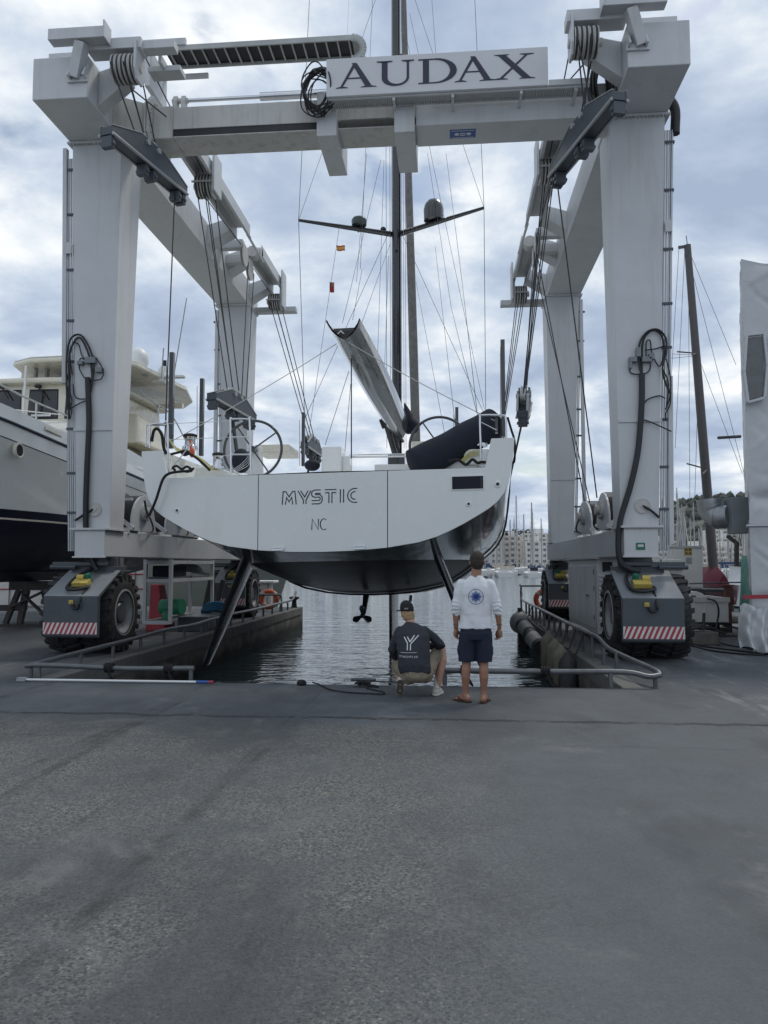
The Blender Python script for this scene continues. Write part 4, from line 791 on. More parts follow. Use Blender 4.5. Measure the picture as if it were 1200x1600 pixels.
mp_ = lambda u_, v_, y: Q(xa + u_ * sx, y, za + v_ * szz + (zb - tp(558.5, 787)[1] - szz) * 0)
for ch, pl in GL.items(): stroke([[(p[0], p[1]) for p in l] for l in pl], 0.075, mp_).build('letter', INK, tdoor)
xa2, za2 = tp(487, 828); sx2 = (tp(511, 828)[0] - xa2); sz2 = tp(487, 811)[1] - za2
mp2 = lambda u_, v_, y: Q(xa2 + u_ * sx2, y, za2 + v_ * sz2)
for pl in ([[(0, 0), (.03, 1), (.42, 0.02), (.44, 1)]], [arc(.80, .5, .24, .5, 55, 305, 18)]): stroke(pl, 0.07, mp2).build('letter', INK, tdoor)
# deck, bulwarks, cockpit
deck = []
for y in ys:
    B = smo(Bt, y); Z = smo(Zt, y); w = max(B - 0.40, 0.01); zd = 3.07 if y < 12 else Z - 0.42
    deck.append([Q(-B + .002, y, Z + .002), Q(-B + min(.34, B * .4), y, Z), Q(-w, y, zd), Q(0, y, zd + 0.03), Q(w, y, zd), Q(B - min(.34, B * .4), y, Z), Q(B - .002, y, Z + .002)])
b = MB(); b.loft(deck); Y_('deck', b, YWHT, smooth=30)
b = MB(); b.hexa([Q(-1.3, 9.5, 3.1), Q(1.3, 9.5, 3.1), Q(1.0, 16, 3.1), Q(-1.0, 16, 3.1)], [Q(-1.1, 10.2, 3.55), Q(1.1, 10.2, 3.55), Q(0.8, 15.5, 3.45), Q(-0.8, 15.5, 3.45)]); Y_('coachroof', b, YWHT, bevel=0.05)
def wp(px, py, Y): return at(px, py, Y)
def pbox(px0, px1, py0, py1, Y0, Y1): p, q = wp(px0, py1, Y0), wp(px1, py0, Y0); return MB().box(p.x, q.x, Y0, Y1, p.z, q.z)
Y_('steering_console', pbox(502, 533, 697, 738, 13.6, 14.2), YWHT, bevel=0.03); Y_('console_side', pbox(534, 546, 712, 738, 13.75, 14.1), YWHT, bevel=0.02)
Y_('coaming', MB().hexa([Q(-2.45, 0.9, 3.08), Q(-1.35, 0.9, 3.08), Q(-1.5, 4.2, 3.08), Q(-2.5, 4.2, 3.08)], [Q(-2.4, 0.9, 3.36), Q(-2.05, 0.9, 3.36), Q(-1.75, 4.2, 3.45), Q(-2.45, 4.2, 3.45)]), YWHT, bevel=0.03)
Y_('coaming', MB().hexa([Q(1.6, 0.9, 3.08), Q(2.45, 0.9, 3.08), Q(2.5, 4.2, 3.08), Q(1.5, 4.2, 3.08)], [Q(1.75, 0.9, 3.36), Q(2.4, 0.9, 3.36), Q(2.45, 4.2, 3.45), Q(1.75, 4.2, 3.45)]), YWHT, bevel=0.03)
Y_('cockpit_seat', pbox(398, 452, 694, 707, 15.4, 16.4), CREAM, bevel=0.02); Y_('cockpit_seat', pbox(643, 690, 689, 702, 15.4, 16.4), CREAM, bevel=0.02)
Y_('cockpit_table', pbox(585, 640, 725, 738, 16, 17), YWHT, bevel=0.02); Y_('cockpit_rail', MB().tube([wp(545, 714, 15), wp(640, 713, 15)], 0.02, 8), CHROME); Y_('cockpit_rail', MB().tube([wp(545, 711, 17), wp(640, 709, 17)], 0.012, 8), CHROME)
for px, py, r in ((395, 702, 47), (686, 696, 46)):
    c = wp(px, py, 14.5); rad = r * 14.5 / 1200; b = MB(); b.tube([c + Vector((rad * cos(t), 0.06 * sin(t), rad * sin(t))) for t in [2 * pi * k / 48 for k in range(48)]], 0.027, 8, closed=True)
    sw = Y_('steering_wheel', b, CARB, smooth=60)
    for k in range(4):
        t = radians(35 + 90 * k); b = MB(); b.tube([c, c + Vector((rad * cos(t), 0, rad * sin(t)))], 0.016, 6); b.build('spoke', CARB, sw, smooth=60)
    b = MB(); b.cyl(c - Vector((0, .06, 0)), c + Vector((0, .25, 0)), 0.06, n=14); b.build('wheel_hub', CARB, sw, smooth=40)
    b = MB(); b.hexa([c + Vector(v) for v in ((-.14, .12, -1.0), (.14, .12, -1.0), (.14, .5, -1.0), (-.14, .5, -1.0))], [c + Vector(v) for v in ((-.10, .15, 0.1), (.10, .15, 0.1), (.10, .38, .1), (-.10, .38, .1))]); Y_('wheel_pedestal', b, YWHT, bevel=0.03)
def winch(px, py, Y, r):
    c = wp(px, py, Y); b = MB(); b.lathe(c, (0, 0, 1), [(0, r * 1.15), (0.05, r * 1.1), (0.08, r * .8), (0.17, r * .72), (0.22, r * .95)], 24); o = Y_('deck_winch', b, CHROME, smooth=40); b = MB(); b.lathe(c + Vector((0, 0, .222)), (0, 0, 1), [(0, r * 1.0), (0.04, r * 1.05), (.06, r * .6)], 24); b.build('winch_cap', BLK, o, smooth=40)
winch(297, 703, 12.9, 0.12); winch(341, 733, 12.6, 0.10); winch(748, 698, 12.7, 0.13)
Y_('winch_base', pbox(725, 765, 701, 726, 12.5, 13.0), YWHT, bevel=0.03)
# stainless push pits, dark posts, lifelines
def rail(paths, name='pushpit', r=0.017):
    b = MB(); [b.tube(p, r, 8) for p in paths]; return Y_(name, b, CHROME, smooth=60)
A_ = lambda L, Y: [wp(x, y, Y) for x, y in L]
rail([sub(A_([(234, 700), (234, 670), (238, 663), (255, 662), (262, 664), (262, 740)], 12.0), 5)]); rail([A_([(228, 698), (229, 664), (260, 664)], 12.9)])
rail([sub(A_([(361, 740), (360, 660), (364, 655), (386, 655), (390, 660), (392, 740)], 12.1), 5)]);
for y in (683, 710): rail([A_([(361, y), (391, y)], 12.1)], 'pushpit_rung', 0.013)
rail([A_([(262, 740), (303, 688)], 12.1)], 'pushpit_brace', 0.010)
for L in ([(262, 662), (360, 658)], [(262, 687), (360, 683)], [(336, 713), (361, 711)]): rail([A_(L, 12.1)], 'lifeline', 0.005)
rail([sub(A_([(752, 727), (750, 655), (754, 649), (784, 649), (790, 653), (791, 684)], 12.1), 5)]); rail([A_([(752, 660), (776, 672)], 12.1)], 'pushpit_rung', 0.010)
for k in range(4): rail([sub(A_([(392, 680 + 4 * k), (390, 708 + 5 * k), (378, 724 + 3 * k), (365, 733 + 2 * k)], 12.15), 4)], 'coiled_wire', 0.004)
for x0, y0, y1, Y, w in ((265, 550, 700, 12.6, 7), (313, 591, 712, 13.6, 6), (473, 644, 728, 15.5, 4.5), (787, 530, 682, 12.6, 6.5), (776, 646, 676, 12.2, 4.5), (714, 636, 680, 15.0, 5)):
    p, q = wp(x0, y1, Y), wp(x0, y0, Y); b = MB(); b.box(p.x - w * Y / 2400, p.x + w * Y / 2400, Y, Y + 0.09, p.z, q.z); b.box(p.x - w * Y / 2000, p.x - w * Y / 2400, Y + .02, Y + .07, q.z - 0.30, q.z - 0.22); Y_('deck_post', b, CARB, bevel=0.008)
    Y_('post_wire', MB().tube([wp(x0 - 5, y0 + 12, Y), wp(x0 - 5, y1, Y)], 0.005, 5), ROPE)
# covers and bags
def bag(name, pts, r, sx=1.0, m=None):
    b = MB(); b.tube(sub(pts, 5), r, 16); o = Y_(name, b, m or NAVYC, smooth=80); return o
p = sub([wp(646, 727, 12.4), wp(690, 706, 12.55), wp(735, 682, 12.75), wp(772, 662, 12.95)], 5); n = len(p)
b = MB(); b.tube([p[0] - (p[1] - p[0]) * 0.35] + p + [p[-1] + (p[-1] - p[-2]) * 0.35], [0.17] + [0.27 - 0.02 * cos(i) * 0.3 for i in range(n)] + [0.19], 20); Y_('rolled_cover', b, NAVYC, smooth=80)
p = [wp(365, 716, 13.2), wp(377, 712, 13.2), wp(390, 716, 13.2)]; b = MB(); b.sph(wp(377, 720, 13.2), (0.17, 0.16, 0.22), 16, 10); Y_('cover_bag', b, NAVYC, smooth=80)
b = MB(); b.sph(wp(488, 727, 14.0), (0.15, 0.13, 0.11), 14, 8); Y_('cover_bag', b, NAVYC, smooth=80)
b = MB(); b.sph(wp(300, 707, 12.6), (0.05, .05, .09), 10, 8); b.cyl(wp(299, 702, 12.6), wp(297, 688, 12.6), 0.02, n=8); Y_('orange_light', b, ORG, smooth=60)
# ropes on deck and along the stern
def rope(name, L, Y, r, m, jit=0): b = MB(); b.tube(sub([wp(x, y, Y - (0.0 if jit == 0 else jit * (i % 2))) for i, (x, y) in enumerate(L)], 6), r, 7); return Y_(name, b, m, smooth=80)
rope('mooring_rope', [(233, 806), (244, 780), (254, 750), (264, 740), (280, 737), (296, 736)], 11.74, 0.022, BROPE)
rope('mooring_rope', [(232, 808), (228, 795), (226, 782)], 11.70, 0.018, BROPE); rope('mooring_rope', [(274, 735), (270, 731), (276, 728), (284, 733), (292, 729), (300, 735), (290, 737), (303, 732)], 11.9, 0.02, BROPE, 0.03)
rope('mooring_rope', [(237, 690), (240, 674), (246, 670), (253, 680), (256, 700), (260, 709)], 12.0, 0.026, BROPE); rope('mooring_rope', [(262, 711), (282, 706), (290, 704), (295, 708), (288, 711), (284, 706), (300, 711), (316, 723), (328, 735)], 12.3, 0.022, BROPE)
rope('mooring_rope', [(700, 721), (716, 719), (728, 726), (738, 718), (746, 723), (755, 722), (780, 725), (801, 722)], 11.85, 0.024, BROPE); rope('mooring_rope', [(793, 652), (799, 672), (804, 690), (804, 718), (801, 724)], 11.9, 0.018, BROPE)
for k in range(5): rope('yellow_line', [(262 + 3 * k, 682 + 5 * k), (276 + 3 * k, 704), (302 + 3 * k, 712 + k), (318 + 4 * k, 728 + k), (330 + 3 * k, 735)], 12.4 + 0.05 * k, 0.008, YROPE)
for k in range(5): rope('yellow_line', [(748, 703 + 2 * k), (734, 706 + 2 * k), (726, 714 + 2 * k), (718 + 2 * k, 722)], 12.42 + .01 * k, 0.008, YROPE)
# mast, spreaders, domes, rigging
MX = Q(0.03, 11.9, 0); mb = wp(620, 728, 23.6); mt = wp(617.5, -260, 23.6)
b = MB(); secs = []
for t in (0, 0.3, 0.7, 1):
    c = mb.lerp(mt, t); secs.append([c + Vector((0.15 * cos(a), 0.27 * sin(a), 0)) for a in [2 * pi * k / 20 for k in range(20)]])
b.loft(secs, closed=True, capa=True, capb=True); mast = Y_('mast', b, CARB, smooth=60)
b = MB(); b.box(mb.x + 0.152, mb.x + 0.165, 23.42, 23.55, mb.z + .2, mt.z); o = b.build('mast_edge_strip', EDGEG, mast)  # pale grey strip along the right edge of the mast
def spreaders(py):
    rt = wp(618, py, 23.6)
    for s, tip in ((-1, Vector((-2.86, -1.25, 0.02))), (1, Vector((2.72, -1.45, 0.08)))):
        b = MB(); p, q = rt + Vector((s * 0.12, -0.05, 0)), rt + tip; d = q - p; w = Vector((0, 1, 0)); secs = []
        for t, ch, th in ((0, 0.16, 0.07), (0.5, 0.13, 0.055), (1, 0.07, 0.04)):
            c = p + d * t; secs.append([c + Vector((0, ch * cos(a), th * sin(a))) for a in [2 * pi * k / 10 for k in range(10)]])
        b.loft(secs, closed=True, capa=True, capb=True); Y_('spreader', b, CARB, smooth=60)
    return rt
r1 = spreaders(367); TL_, TR_ = r1 + Vector((-2.86, -1.25, 0.02)), r1 + Vector((2.72, -1.45, 0.08))
r2 = spreaders(-70); TL2, TR2 = r2 + Vector((-2.5, -1.2, 0)), r2 + Vector((2.4, -1.4, 0.05))
c = r1 + Vector((1.22, -0.62, 0.10)); b = MB(); b.lathe(c, (0, 0, 1), [(0, 0.2), (0.03, 0.30), (0.36, 0.31), (0.52, 0.28), (0.64, 0.2), (0.70, 0.05)], 28); Y_('radar_dome', b, CARB, smooth=50)
c = r1 + Vector((-1.1, -0.5, 0.08)); b = MB(); b.lathe(c, (0, 0, 1), [(0, 0.15), (0.04, 0.23), (0.20, 0.24), (0.27, 0.2), (0.30, 0.05)], 28); Y_('radar_dome', b, mat('dome_dark_green', (0.03, 0.05, 0.045), 0.35), smooth=50)
c = r1 + Vector((-0.38, -0.15, 0.12)); b = MB(); b.sph(c, 0.09); b.cyl(c - Vector((0, 0, .14)), c, 0.03, n=8); Y_('mast_light', b, BLK, smooth=60)
for px, py in ((560, 355), (676, 336), (612, 100), (627, 80), (620, 385)):
    c = wp(px, py + 6, 23.3); b = MB(); b.sph(c, 0.045, 8, 6); Y_('mast_fitting', b, BLK, smooth=60)
chL, chR = wp(476, 655, 23.2), wp(759, 652, 23.0)
LNS = [(TL2, TL_, .008), (TL_, chL, .009), (TR2, TR_, .008), (TR_, chR, .009), (r1 + Vector((-.15, -.2, .1)), chL, .007), (r1 + Vector((.15, -.2, .1)), chR, .007), (TL_, r2 + Vector((-.15, 0, 0)), .006), (TR_, r2 + Vector((.15, 0, 0)), .006)]
for a, c_ in (((583, -20, 23), (563, 420, 20)), ((566, 420, 20), (551, 500, 16)), ((595, 250, 23), (560, 400, 22)), ((560, 400, 22), (535, 505, 15.2)), ((573, 240, 23), (557, 440, 23)), ((600, 250, 23.4), (588, 618, 20)), ((610, 380, 23.4), (556, 530, 15.8)),
              ((607, 400, 23.4), (600, 600, 23.2)), ((668, 240, 23), (705, 480, 22)), ((705, 480, 22), (745, 645, 14)), ((697, 240, 22), (722, 440, 19)), ((722, 440, 19), (746, 648, 13.5)), ((680, 385, 23), (717, 715, 16)), ((650, 440, 23.4), (702, 715, 18)), ((627, 20, 23.3), (757, 640, 23)), ((640, 20, 23.3), (655, 90, 23.3)),
              ((530, 356, 22.9), (516, 450, 22.4)), ((516, 450, 22.4), (483, 675, 17)), ((545, 580, 15.8), (508, 695, 14)), ((548, 600, 16), (539, 705, 15)), ((545, 0, 40), (541, 90, 38)), ((674, -10, 24), (681, 85, 24))): LNS.append((wp(*a), wp(*c_), .006))
for p, q, r in LNS: Y_('rigging_wire', MB().tube([p, q], r, 5), ROPE)
for x, m_ in ((630, WROPE), (633, RED), (609, ROPE), (603, ROPE)): Y_('halyard', MB().tube([wp(x, 200, 23.3), wp(x + 1.5, 700, 23.3)], .007, 5), m_)
p, q = wp(549, 560, 15.9), wp(549, 735, 14.6); Y_('mainsheet', MB().tube([p, q], 0.012, 6), NAVYC)
Y_('preventer_line', MB().tube(sag(wp(526, 537, 15.1), wp(258, 695, 12.6), 0.04), 0.008, 6), WROPE); Y_('preventer_line', MB().tube(sag(wp(541, 533, 15.0), wp(774, 658, 12.6), 0.04), 0.008, 6), WROPE)
# furled headsail on the forestay
SAILC = mat('furled_sailcloth', (0.22, 0.21, 0.20), 0.8, var=0.25, vs=4, dirt=(0.08, 0.08, 0.085), da=0.8, ds=(8, 8, 0.3), dl=0.5)
b = MB(); p, q = wp(652, 760, 35), wp(627, -120, 25.2); b.tube([p.lerp(q, t) for t in (0, 0.05, 0.3, 0.6, 1)], [0.06, 0.20, 0.19, 0.14, 0.09], 10); Y_('furled_headsail', b, SAILC, smooth=60)
# boom
BOOMM = mat('boom_clear_carbon', (0.10, 0.105, 0.11), 0.2, metal=0.3, var=0.5, vs=1.3, dirt=(0.05, 0.052, 0.055), da=0.7, ds=(2.2, 0.7, 2.2), dl=0.52, coat=0.8, rv=0.06)
e0 = (wp(509, 502, 15.0), wp(538, 531, 14.9), wp(563, 499, 15.0)); e1 = (wp(604, 668, 22.6), wp(630, 684, 22.4), wp(637, 652, 22.6))
secs = []
for t in [k / 12 for k in range(13)]:
    l, kk, r = (e0[i].lerp(e1[i], t) for i in range(3)); bl = 0.14 * sin(pi * min(t * 1.15, 1)); c = (l + r) / 2
    l = l + (l - c) * bl; r = r + (r - c) * bl
    def bow(a, b_, n=5): m_ = (a + b_) / 2; out_ = (m_ - c); return [a.lerp(b_, i / n) + out_ * 0.22 * sin(pi * i / n) for i in range(n + 1)]
    outer = bow(l, kk) + bow(kk, r)[1:]; inner = [c + (p - c) * 0.94 + Vector((0, 0, .03)) for p in reversed(outer)]; secs.append(outer + inner)
b = MB(); b.loft(secs, closed=True, capb=True); boom = Y_('boom', b, BOOMM, smooth=40)
c = (e0[0] + e0[2]) / 2; ep = [e0[0] + Vector((0, -.01, 0)), e0[0].lerp(e0[1], .5) + Vector((-.02, -.01, -.02)), e0[1] + Vector((0, -.01, 0)), e0[2].lerp(e0[1], .5) + Vector((.04, -.01, -.02)), e0[2] + Vector((0, -.01, 0)), e0[2].lerp(c, .35) - Vector((0, 0, .16)), e0[0].lerp(c, .45) - Vector((0, 0, .16))]
b = MB(); n = len(ep); b.add(ep + [p + Vector((0, .05, 0)) for p in ep], [tuple(range(n)), tuple(range(2 * n - 1, n - 1, -1))] + [(i, n + i, n + (i + 1) % n, (i + 1) % n) for i in range(n)]); b.build('boom_end_cap', BLK, boom)
b = MB(); a_ = [at(x, y, 14.86) for x, y in ((526.5, 522), (532.5, 515.5), (538.5, 521.5), (535.5, 521), (532.5, 518), (529, 521.5))]; b.add(a_ + [p + Vector((0, .004, 0)) for p in a_], [(0, 1, 4, 5), (1, 2, 3, 4), (11, 10, 7, 6), (10, 9, 8, 7)]); b.build('boom_emblem', STRW, boom)
b = MB(); b.tube(sub([wp(632, 630, 22.9), wp(640, 655, 22.8), wp(644, 668, 22.7), wp(636, 677, 22.6)], 4), [0.02, .06, .1, .14, .17, .19, .21, .22, .21, .18, .14, .08, .04], 12); Y_('sail_cover', b, NAVYC, smooth=80)
b = MB(); b.tube([wp(597, 655, 22.6), wp(602, 668, 22.6)], 0.10, 10); b.build('boom_block', BLK, boom)
for a, c_, r in (((603, 660, 22.7), (618, 712, 23.2), 0.09), ((611, 662, 22.9), (622, 700, 23.2), 0.05), ((622, 675, 22.9), (629, 690, 23.3), 0.05)): Y_('boom_vang', MB().tube([wp(*a), wp(*c_)], r, 10), CARB, smooth=60)
Y_('mast_collar', MB().box(mb.x - .26, mb.x + .26, 23.35, 23.9, mb.z - .3, mb.z + 0.35), CARB, bevel=0.03)
# flags on the halyard
def flag(px, py, w, h, name, bands, droop):
    o = wp(px, py, 22.4); u_ = 22.4 / 1200; k = 0; par = None
    for z0, z1, m_ in bands:
        b = MB(); secs = []
        for i in range(7):
            t = i / 6; x = o.x + w * u_ * t; y = o.y + 0.05 * sin(5 * t); dz = -droop * u_ * t * t; secs.append([Vector((x, y, o.z - (z0 * h) * u_ + dz)), Vector((x, y, o.z - (z1 * h) * u_ + dz))])
        b.loft(secs)
        par = Y_(name, b, m_) if par is None else b.build('flag_stripe', m_, par)
FR, FY = mat('flag_red', (0.45, 0.06, 0.05), 0.8), mat('flag_yellow', (0.62, 0.38, 0.08), 0.8)
flag(526, 383, 14, 9, 'courtesy_flag', ((0, .25, FR), (.25, .75, FY), (.75, 1, FR)), 2); flag(515, 440, 8, 17, 'signal_flag', ((0, .45, mat('flag_orange', (0.40, 0.16, 0.12), 0.8)), (.45, 1, FR)), 3)
# rudders, keel, sail drive
BLADE = mat('rudder_black', (0.012, 0.014, 0.019), 0.24, var=0.2, coat=0.4)
for s in (-1, 1):
    p0, p1 = Vector((s * 1.62, 1.75, 2.0)), Vector((s * 2.42, 1.6, -0.10)); secs = []
    for t, ch, th in ((0, 0.72, 0.075), (0.3, .72, .07), (0.7, .62, .05), (1, .40, .022)):
        c = p0.lerp(p1, t); ax = Vector((cos(radians(20)), 0, s * sin(radians(20))))
        secs.append([Q(*(c + Vector((0, ch * (0.5 * cos(a) + 0.08), 0)) + ax * th * sin(a) * (1.0 - 0.35 * cos(a)))) for a in [2 * pi * k / 18 for k in range(18)]])
    b = MB(); b.loft(secs, closed=True, capa=True, capb=True); Y_('rudder', b, BLADE, smooth=60)
secs = []
for z, ch, th in ((0.95, 2.0, 0.085), (0.0, 1.9, 0.08), (-1.6, 1.8, 0.075)):
    secs.append([Q(th * sin(a), 10.2 + ch * 0.5 * cos(a), z) for a in [2 * pi * k / 20 for k in range(20)]])
b = MB(); b.loft(secs, closed=True, capa=True, capb=True); b.sph(Q(0, 10.2, -1.75), (0.36, 1.7, 0.3), 20, 10); Y_('keel', b, BLADE, smooth=60)
pc = wp(566, 962, 16.8); b = MB(); b.tube([pc + Vector((.05, .3, .42)), pc + Vector((0.02, .12, 0.05))], [0.07, 0.05], 10); b.sph(pc + Vector((0, 0.1, 0)), (0.06, 0.2, 0.06), 12, 8); dr = Y_('sail_drive', b, BLADE, smooth=60)
for k in range(3):
    t = radians(90 + 120 * k); d = Vector((cos(t), 0, sin(t))); w = Vector((-sin(t), 0.55, cos(t))).normalized(); secs = []
    for q_, wd in ((0.03, .03), (0.08, .055), (0.16, .085), (0.21, .06), (0.235, .012)): secs.append([pc + d * q_ + w * wd * cos(a) + Vector((0, 1, 0)) * 0.012 * sin(a) for a in [2 * pi * i / 10 for i in range(10)]])
    b = MB(); b.loft(secs, closed=True, capa=True, capb=True); b.build('propeller_blade', BLADE, dr, smooth=60)
b = MB(); b.tube([wp(641, 940, 17), wp(642, 930, 17)], 0.035, 8); Y_('hull_probe', b, BLADE)
# lifting slings under the hull (top-level: they carry the yacht)
SLING = mat('black_webbing_sling', (0.012, 0.013, 0.015), 0.7, var=0.3, vs=12, bump=0.3, bs=80)
for y, aL, aR, lab in ((5.8, Vector((-5.13, 17.6, 5.10)), Vector((1.60, 17.3, 4.90)), 'black lifting sling round the stern half of the yacht, up to the nearer spreader bars'), (11.6, Vector((-4.3, 23.3, 5.0)), Vector((1.5, 23.3, 5.0)), 'black lifting sling round the hull amidships, up to the far spreader bars')):
    pts = hsec(y); loop = [(-x, z) for x, z in reversed(pts)] + [(x, z) for x, z in pts[1:]]; path = [(aL, (-1, 0, 0))]
    for i, (x, z) in enumerate(loop):
        a_, c_ = loop[max(i - 1, 0)], loop[min(i + 1, len(loop) - 1)]; t = Vector((c_[0] - a_[0], 0, c_[1] - a_[1])).normalized(); nr = Vector((t.z, 0, -t.x)); path.append((Q(x, y, z) + nr * 0.025, nr))
    path.append((aR, (1, 0, 0)))
    b = MB(); b.ribbon(path, 0.22, 0.03); tag(b.build('lifting_sling', SLING, smooth=40), lab, 'sling', 'slings under the yacht')
# ---------------------------------------------------------------- motor yacht on the hard (left)
my = thing('motor_yacht', 'big cream and white motor yacht with dark bottom paint propped on trestles', 'motor yacht', (-11.4, 19.0, 0))
def V(name, b, m, parent=None, **k): return b.build(name, m, parent or my, **k)
MHULL = mat('motor_yacht_gelcoat', (0.78, 0.78, 0.74), 0.2, var=0.02, coat=0.5)
mc = -11.4
st = [  # Y, half beam at sheer, sheer z, half beam at waterline, keel z
 (11.2, 0.25, 5.15, 0.05, 2.2), (12.2, 1.1, 5.0, 0.35, 1.5), (13.6, 1.9, 4.78, 1.0, 1.28), (15.0, 2.33, 4.56, 1.6, 1.2), (17, 2.42, 4.40, 2.05, 1.2), (19, 2.42, 4.26, 2.25, 1.2), (21, 2.42, 4.14, 2.3, 1.2), (23, 2.40, 4.02, 2.3, 1.2), (25.5, 2.36, 3.94, 2.25, 1.25), (27.5, 2.30, 3.94, 2.2, 1.45)]
def mrow(i):
    Y, B, Z, Wb, K = st[i]; zw = 2.78
    half = [(0.0, K), (0.10, K), (0.18, K + .25), (Wb * 0.55, K + 0.45), (Wb * 0.86, K + 0.95), (Wb * .985, zw - .16), (Wb * .99, zw - .12), (Wb + (B - Wb) * .12, zw + 0.06), (Wb + (B - Wb) * 0.55, zw + (Z - zw) * 0.5), (B - 0.02, Z - 0.34), (B - 0.015, Z - 0.315), (B, Z - 0.03), (B, Z)]
    return Y, half
def mcol(lo, hi, name, m, off=0.0):
    rows = []
    for i in range(len(st)):
        Y, h = mrow(i); h = h[lo:hi + 1]; rows.append((Y, h))
    for s in (1, -1):
        b = MB(); b.loft([[Vector((mc + s * (x + off), Y, z)) for x, z in h] for Y, h in rows]); V(name, b, m, smooth=50)
mcol(0, 5, 'bottom_paint', NAVYP); mcol(5, 6, 'boot_stripe', CREAM); mcol(6, 7, 'navy_band', NAVYP); mcol(7, 9, 'hull_side', MHULL); mcol(9, 10, 'sheer_line', INK); mcol(10, 12, 'hull_topside', MHULL)
for s in (1, -1):
    rows = [Vector((mc + s * (B + 0.02), Y, Z + 0.02)) for Y, B, Z, Wb, K in st]
    b = MB(); b.tube(rows, 0.035, 8); V('rub_rail', b, INK, smooth=60)
    b = MB(); b.loft([[Vector((mc + s * B, Y, Z + .04)), Vector((mc + s * (B - 0.05), Y, Z + 0.36)), Vector((mc + s * (B - 0.11), Y, Z + 0.36)), Vector((mc + s * (B - 0.13), Y, Z + .04))] for Y, B, Z, Wb, K in st], closed=True, capa=True, capb=True); V('bulwark', b, MHULL, smooth=30)
b = MB(); b.loft([[Vector((mc - B + .05, Y, Z)), Vector((mc + B - .05, Y, Z))] for Y, B, Z, Wb, K in st]); V('deck', b, CREAM)
Y, h = mrow(9); b = MB(); b.add([Vector((mc + x, 27.5, z)) for x, z in h] + [Vector((mc - x, 27.5, z)) for x, z in reversed(h)], [tuple(range(2 * len(h)))]); V('stern', b, MHULL)
for Y, z in ((16.6, 4.69), (17.55, 4.62)):
    b = MB(); x = mc + 2.40; b.hexa([(x - .02, Y - .35, z - .05), (x + .03, Y - .35, z - .05), (x + .03, Y + .35, z - .1), (x - .02, Y + .35, z - .1)], [(x - .05, Y - .30, z + .07), (x + .0, Y - .30, z + .07), (x + .0, Y + .30, z + .02), (x - .05, Y + .30, z + .02)]); V('hawse_opening', b, CREAM, bevel=0.03)
for p in (at(6, 704, 15.3), at(197, 772, 20.7), at(213, 776, 21.6)):
    x = mc + 2.36; b = MB(); b.lathe((x, p.y, p.z), (1, 0, 0), [(-0.05, 0.17), (0.015, 0.17), (0.025, 0.15), (0.01, 0.12)], 24); o = V('porthole', b, CREAM, smooth=40); b = MB(); b.cyl((x + .005, p.y, p.z), (x + .018, p.y, p.z), 0.12, n=20); b.build('porthole_glass', GLASS, o)
# deck house with its windscreen towards the bow, trunk cabin before it
hx0 = -9.95; HYF = 21.0
b = MB(); b.hexa([(-14.0, HYF, 4.3), (hx0, HYF, 4.3), (hx0 + .1, 25.5, 4.3), (-14.0, 25.5, 4.3)], [(-13.9, HYF + .12, 6.90), (hx0 - .1, HYF + .12, 6.90), (hx0 - .02, 25.4, 6.85), (-13.9, 25.4, 6.85)]); V('deck_house', b, CREAM, bevel=0.08)
b = MB(); b.prism([(-14.2, HYF - .12), (-11.5, HYF - .22), (hx0 + .02, HYF - .1), (hx0 + 0.14, HYF + .3), (hx0 + .2, 25.6), (-14.2, 25.6)], 'z', 6.86, 7.02); V('house_roof', b, CREAM, bevel=0.06)
b = MB(); b.hexa([(-13.4, 15.6, 4.3), (-10.3, 15.6, 4.3), (hx0 - .05, HYF - .02, 4.2), (-13.8, HYF - .02, 4.2)], [(-13.0, 16.2, 4.95), (-10.7, 16.2, 4.95), (hx0 - .25, HYF - .02, 5.72), (-13.6, HYF - .02, 5.72)]); V('trunk_cabin', b, YWHT, bevel=0.08)
for xa, xb_ in ((-13.9, -13.45), (-13.35, -12.42), (-12.25, -11.3), (-11.13, -10.25)):
    yf = lambda z: HYF + .12 * (z - 4.3) / 2.6
    b = MB(); b.hexa([(xa, yf(5.84) - .008, 5.84), (xb_, yf(5.84) - .008, 5.84), (xb_, yf(5.84) + .05, 5.84), (xa, yf(5.84) + .05, 5.84)], [(xa + .03, yf(6.74) - .008, 6.74), (xb_ - .03, yf(6.74) - .008, 6.74), (xb_ - .03, yf(6.74) + .05, 6.74), (xa + .03, yf(6.74) + .05, 6.74)]); wf_ = V('house_window', b, BLK, bevel=0.02)
    b = MB(); b.hexa([(xa + .05, yf(5.89) - .016, 5.89), (xb_ - .05, yf(5.89) - .016, 5.89), (xb_ - .05, yf(5.89) + .04, 5.89), (xa + .05, yf(5.89) + .04, 5.89)], [(xa + .07, yf(6.69) - .016, 6.69), (xb_ - .07, yf(6.69) - .016, 6.69), (xb_ - .07, yf(6.69) + .04, 6.69), (xa + .07, yf(6.69) + .04, 6.69)]); b.build('window_glass', TIN, wf_, bevel=0.015)
    xm = (xa + xb_) / 2; b = MB(); b.tube([(xm - .12, HYF - .02, 6.80), (xm + .12, HYF - .04, 6.45)], 0.02, 6); b.box(xm - .2, xm - .04, HYF - .06, HYF + .05, 6.76, 6.83); V('wiper', b, BLK)
b = MB(); b.box(-12.1, -11.5, HYF + .02, HYF + .03, 5.92, 5.98); V('dash_notice', b, WHT)
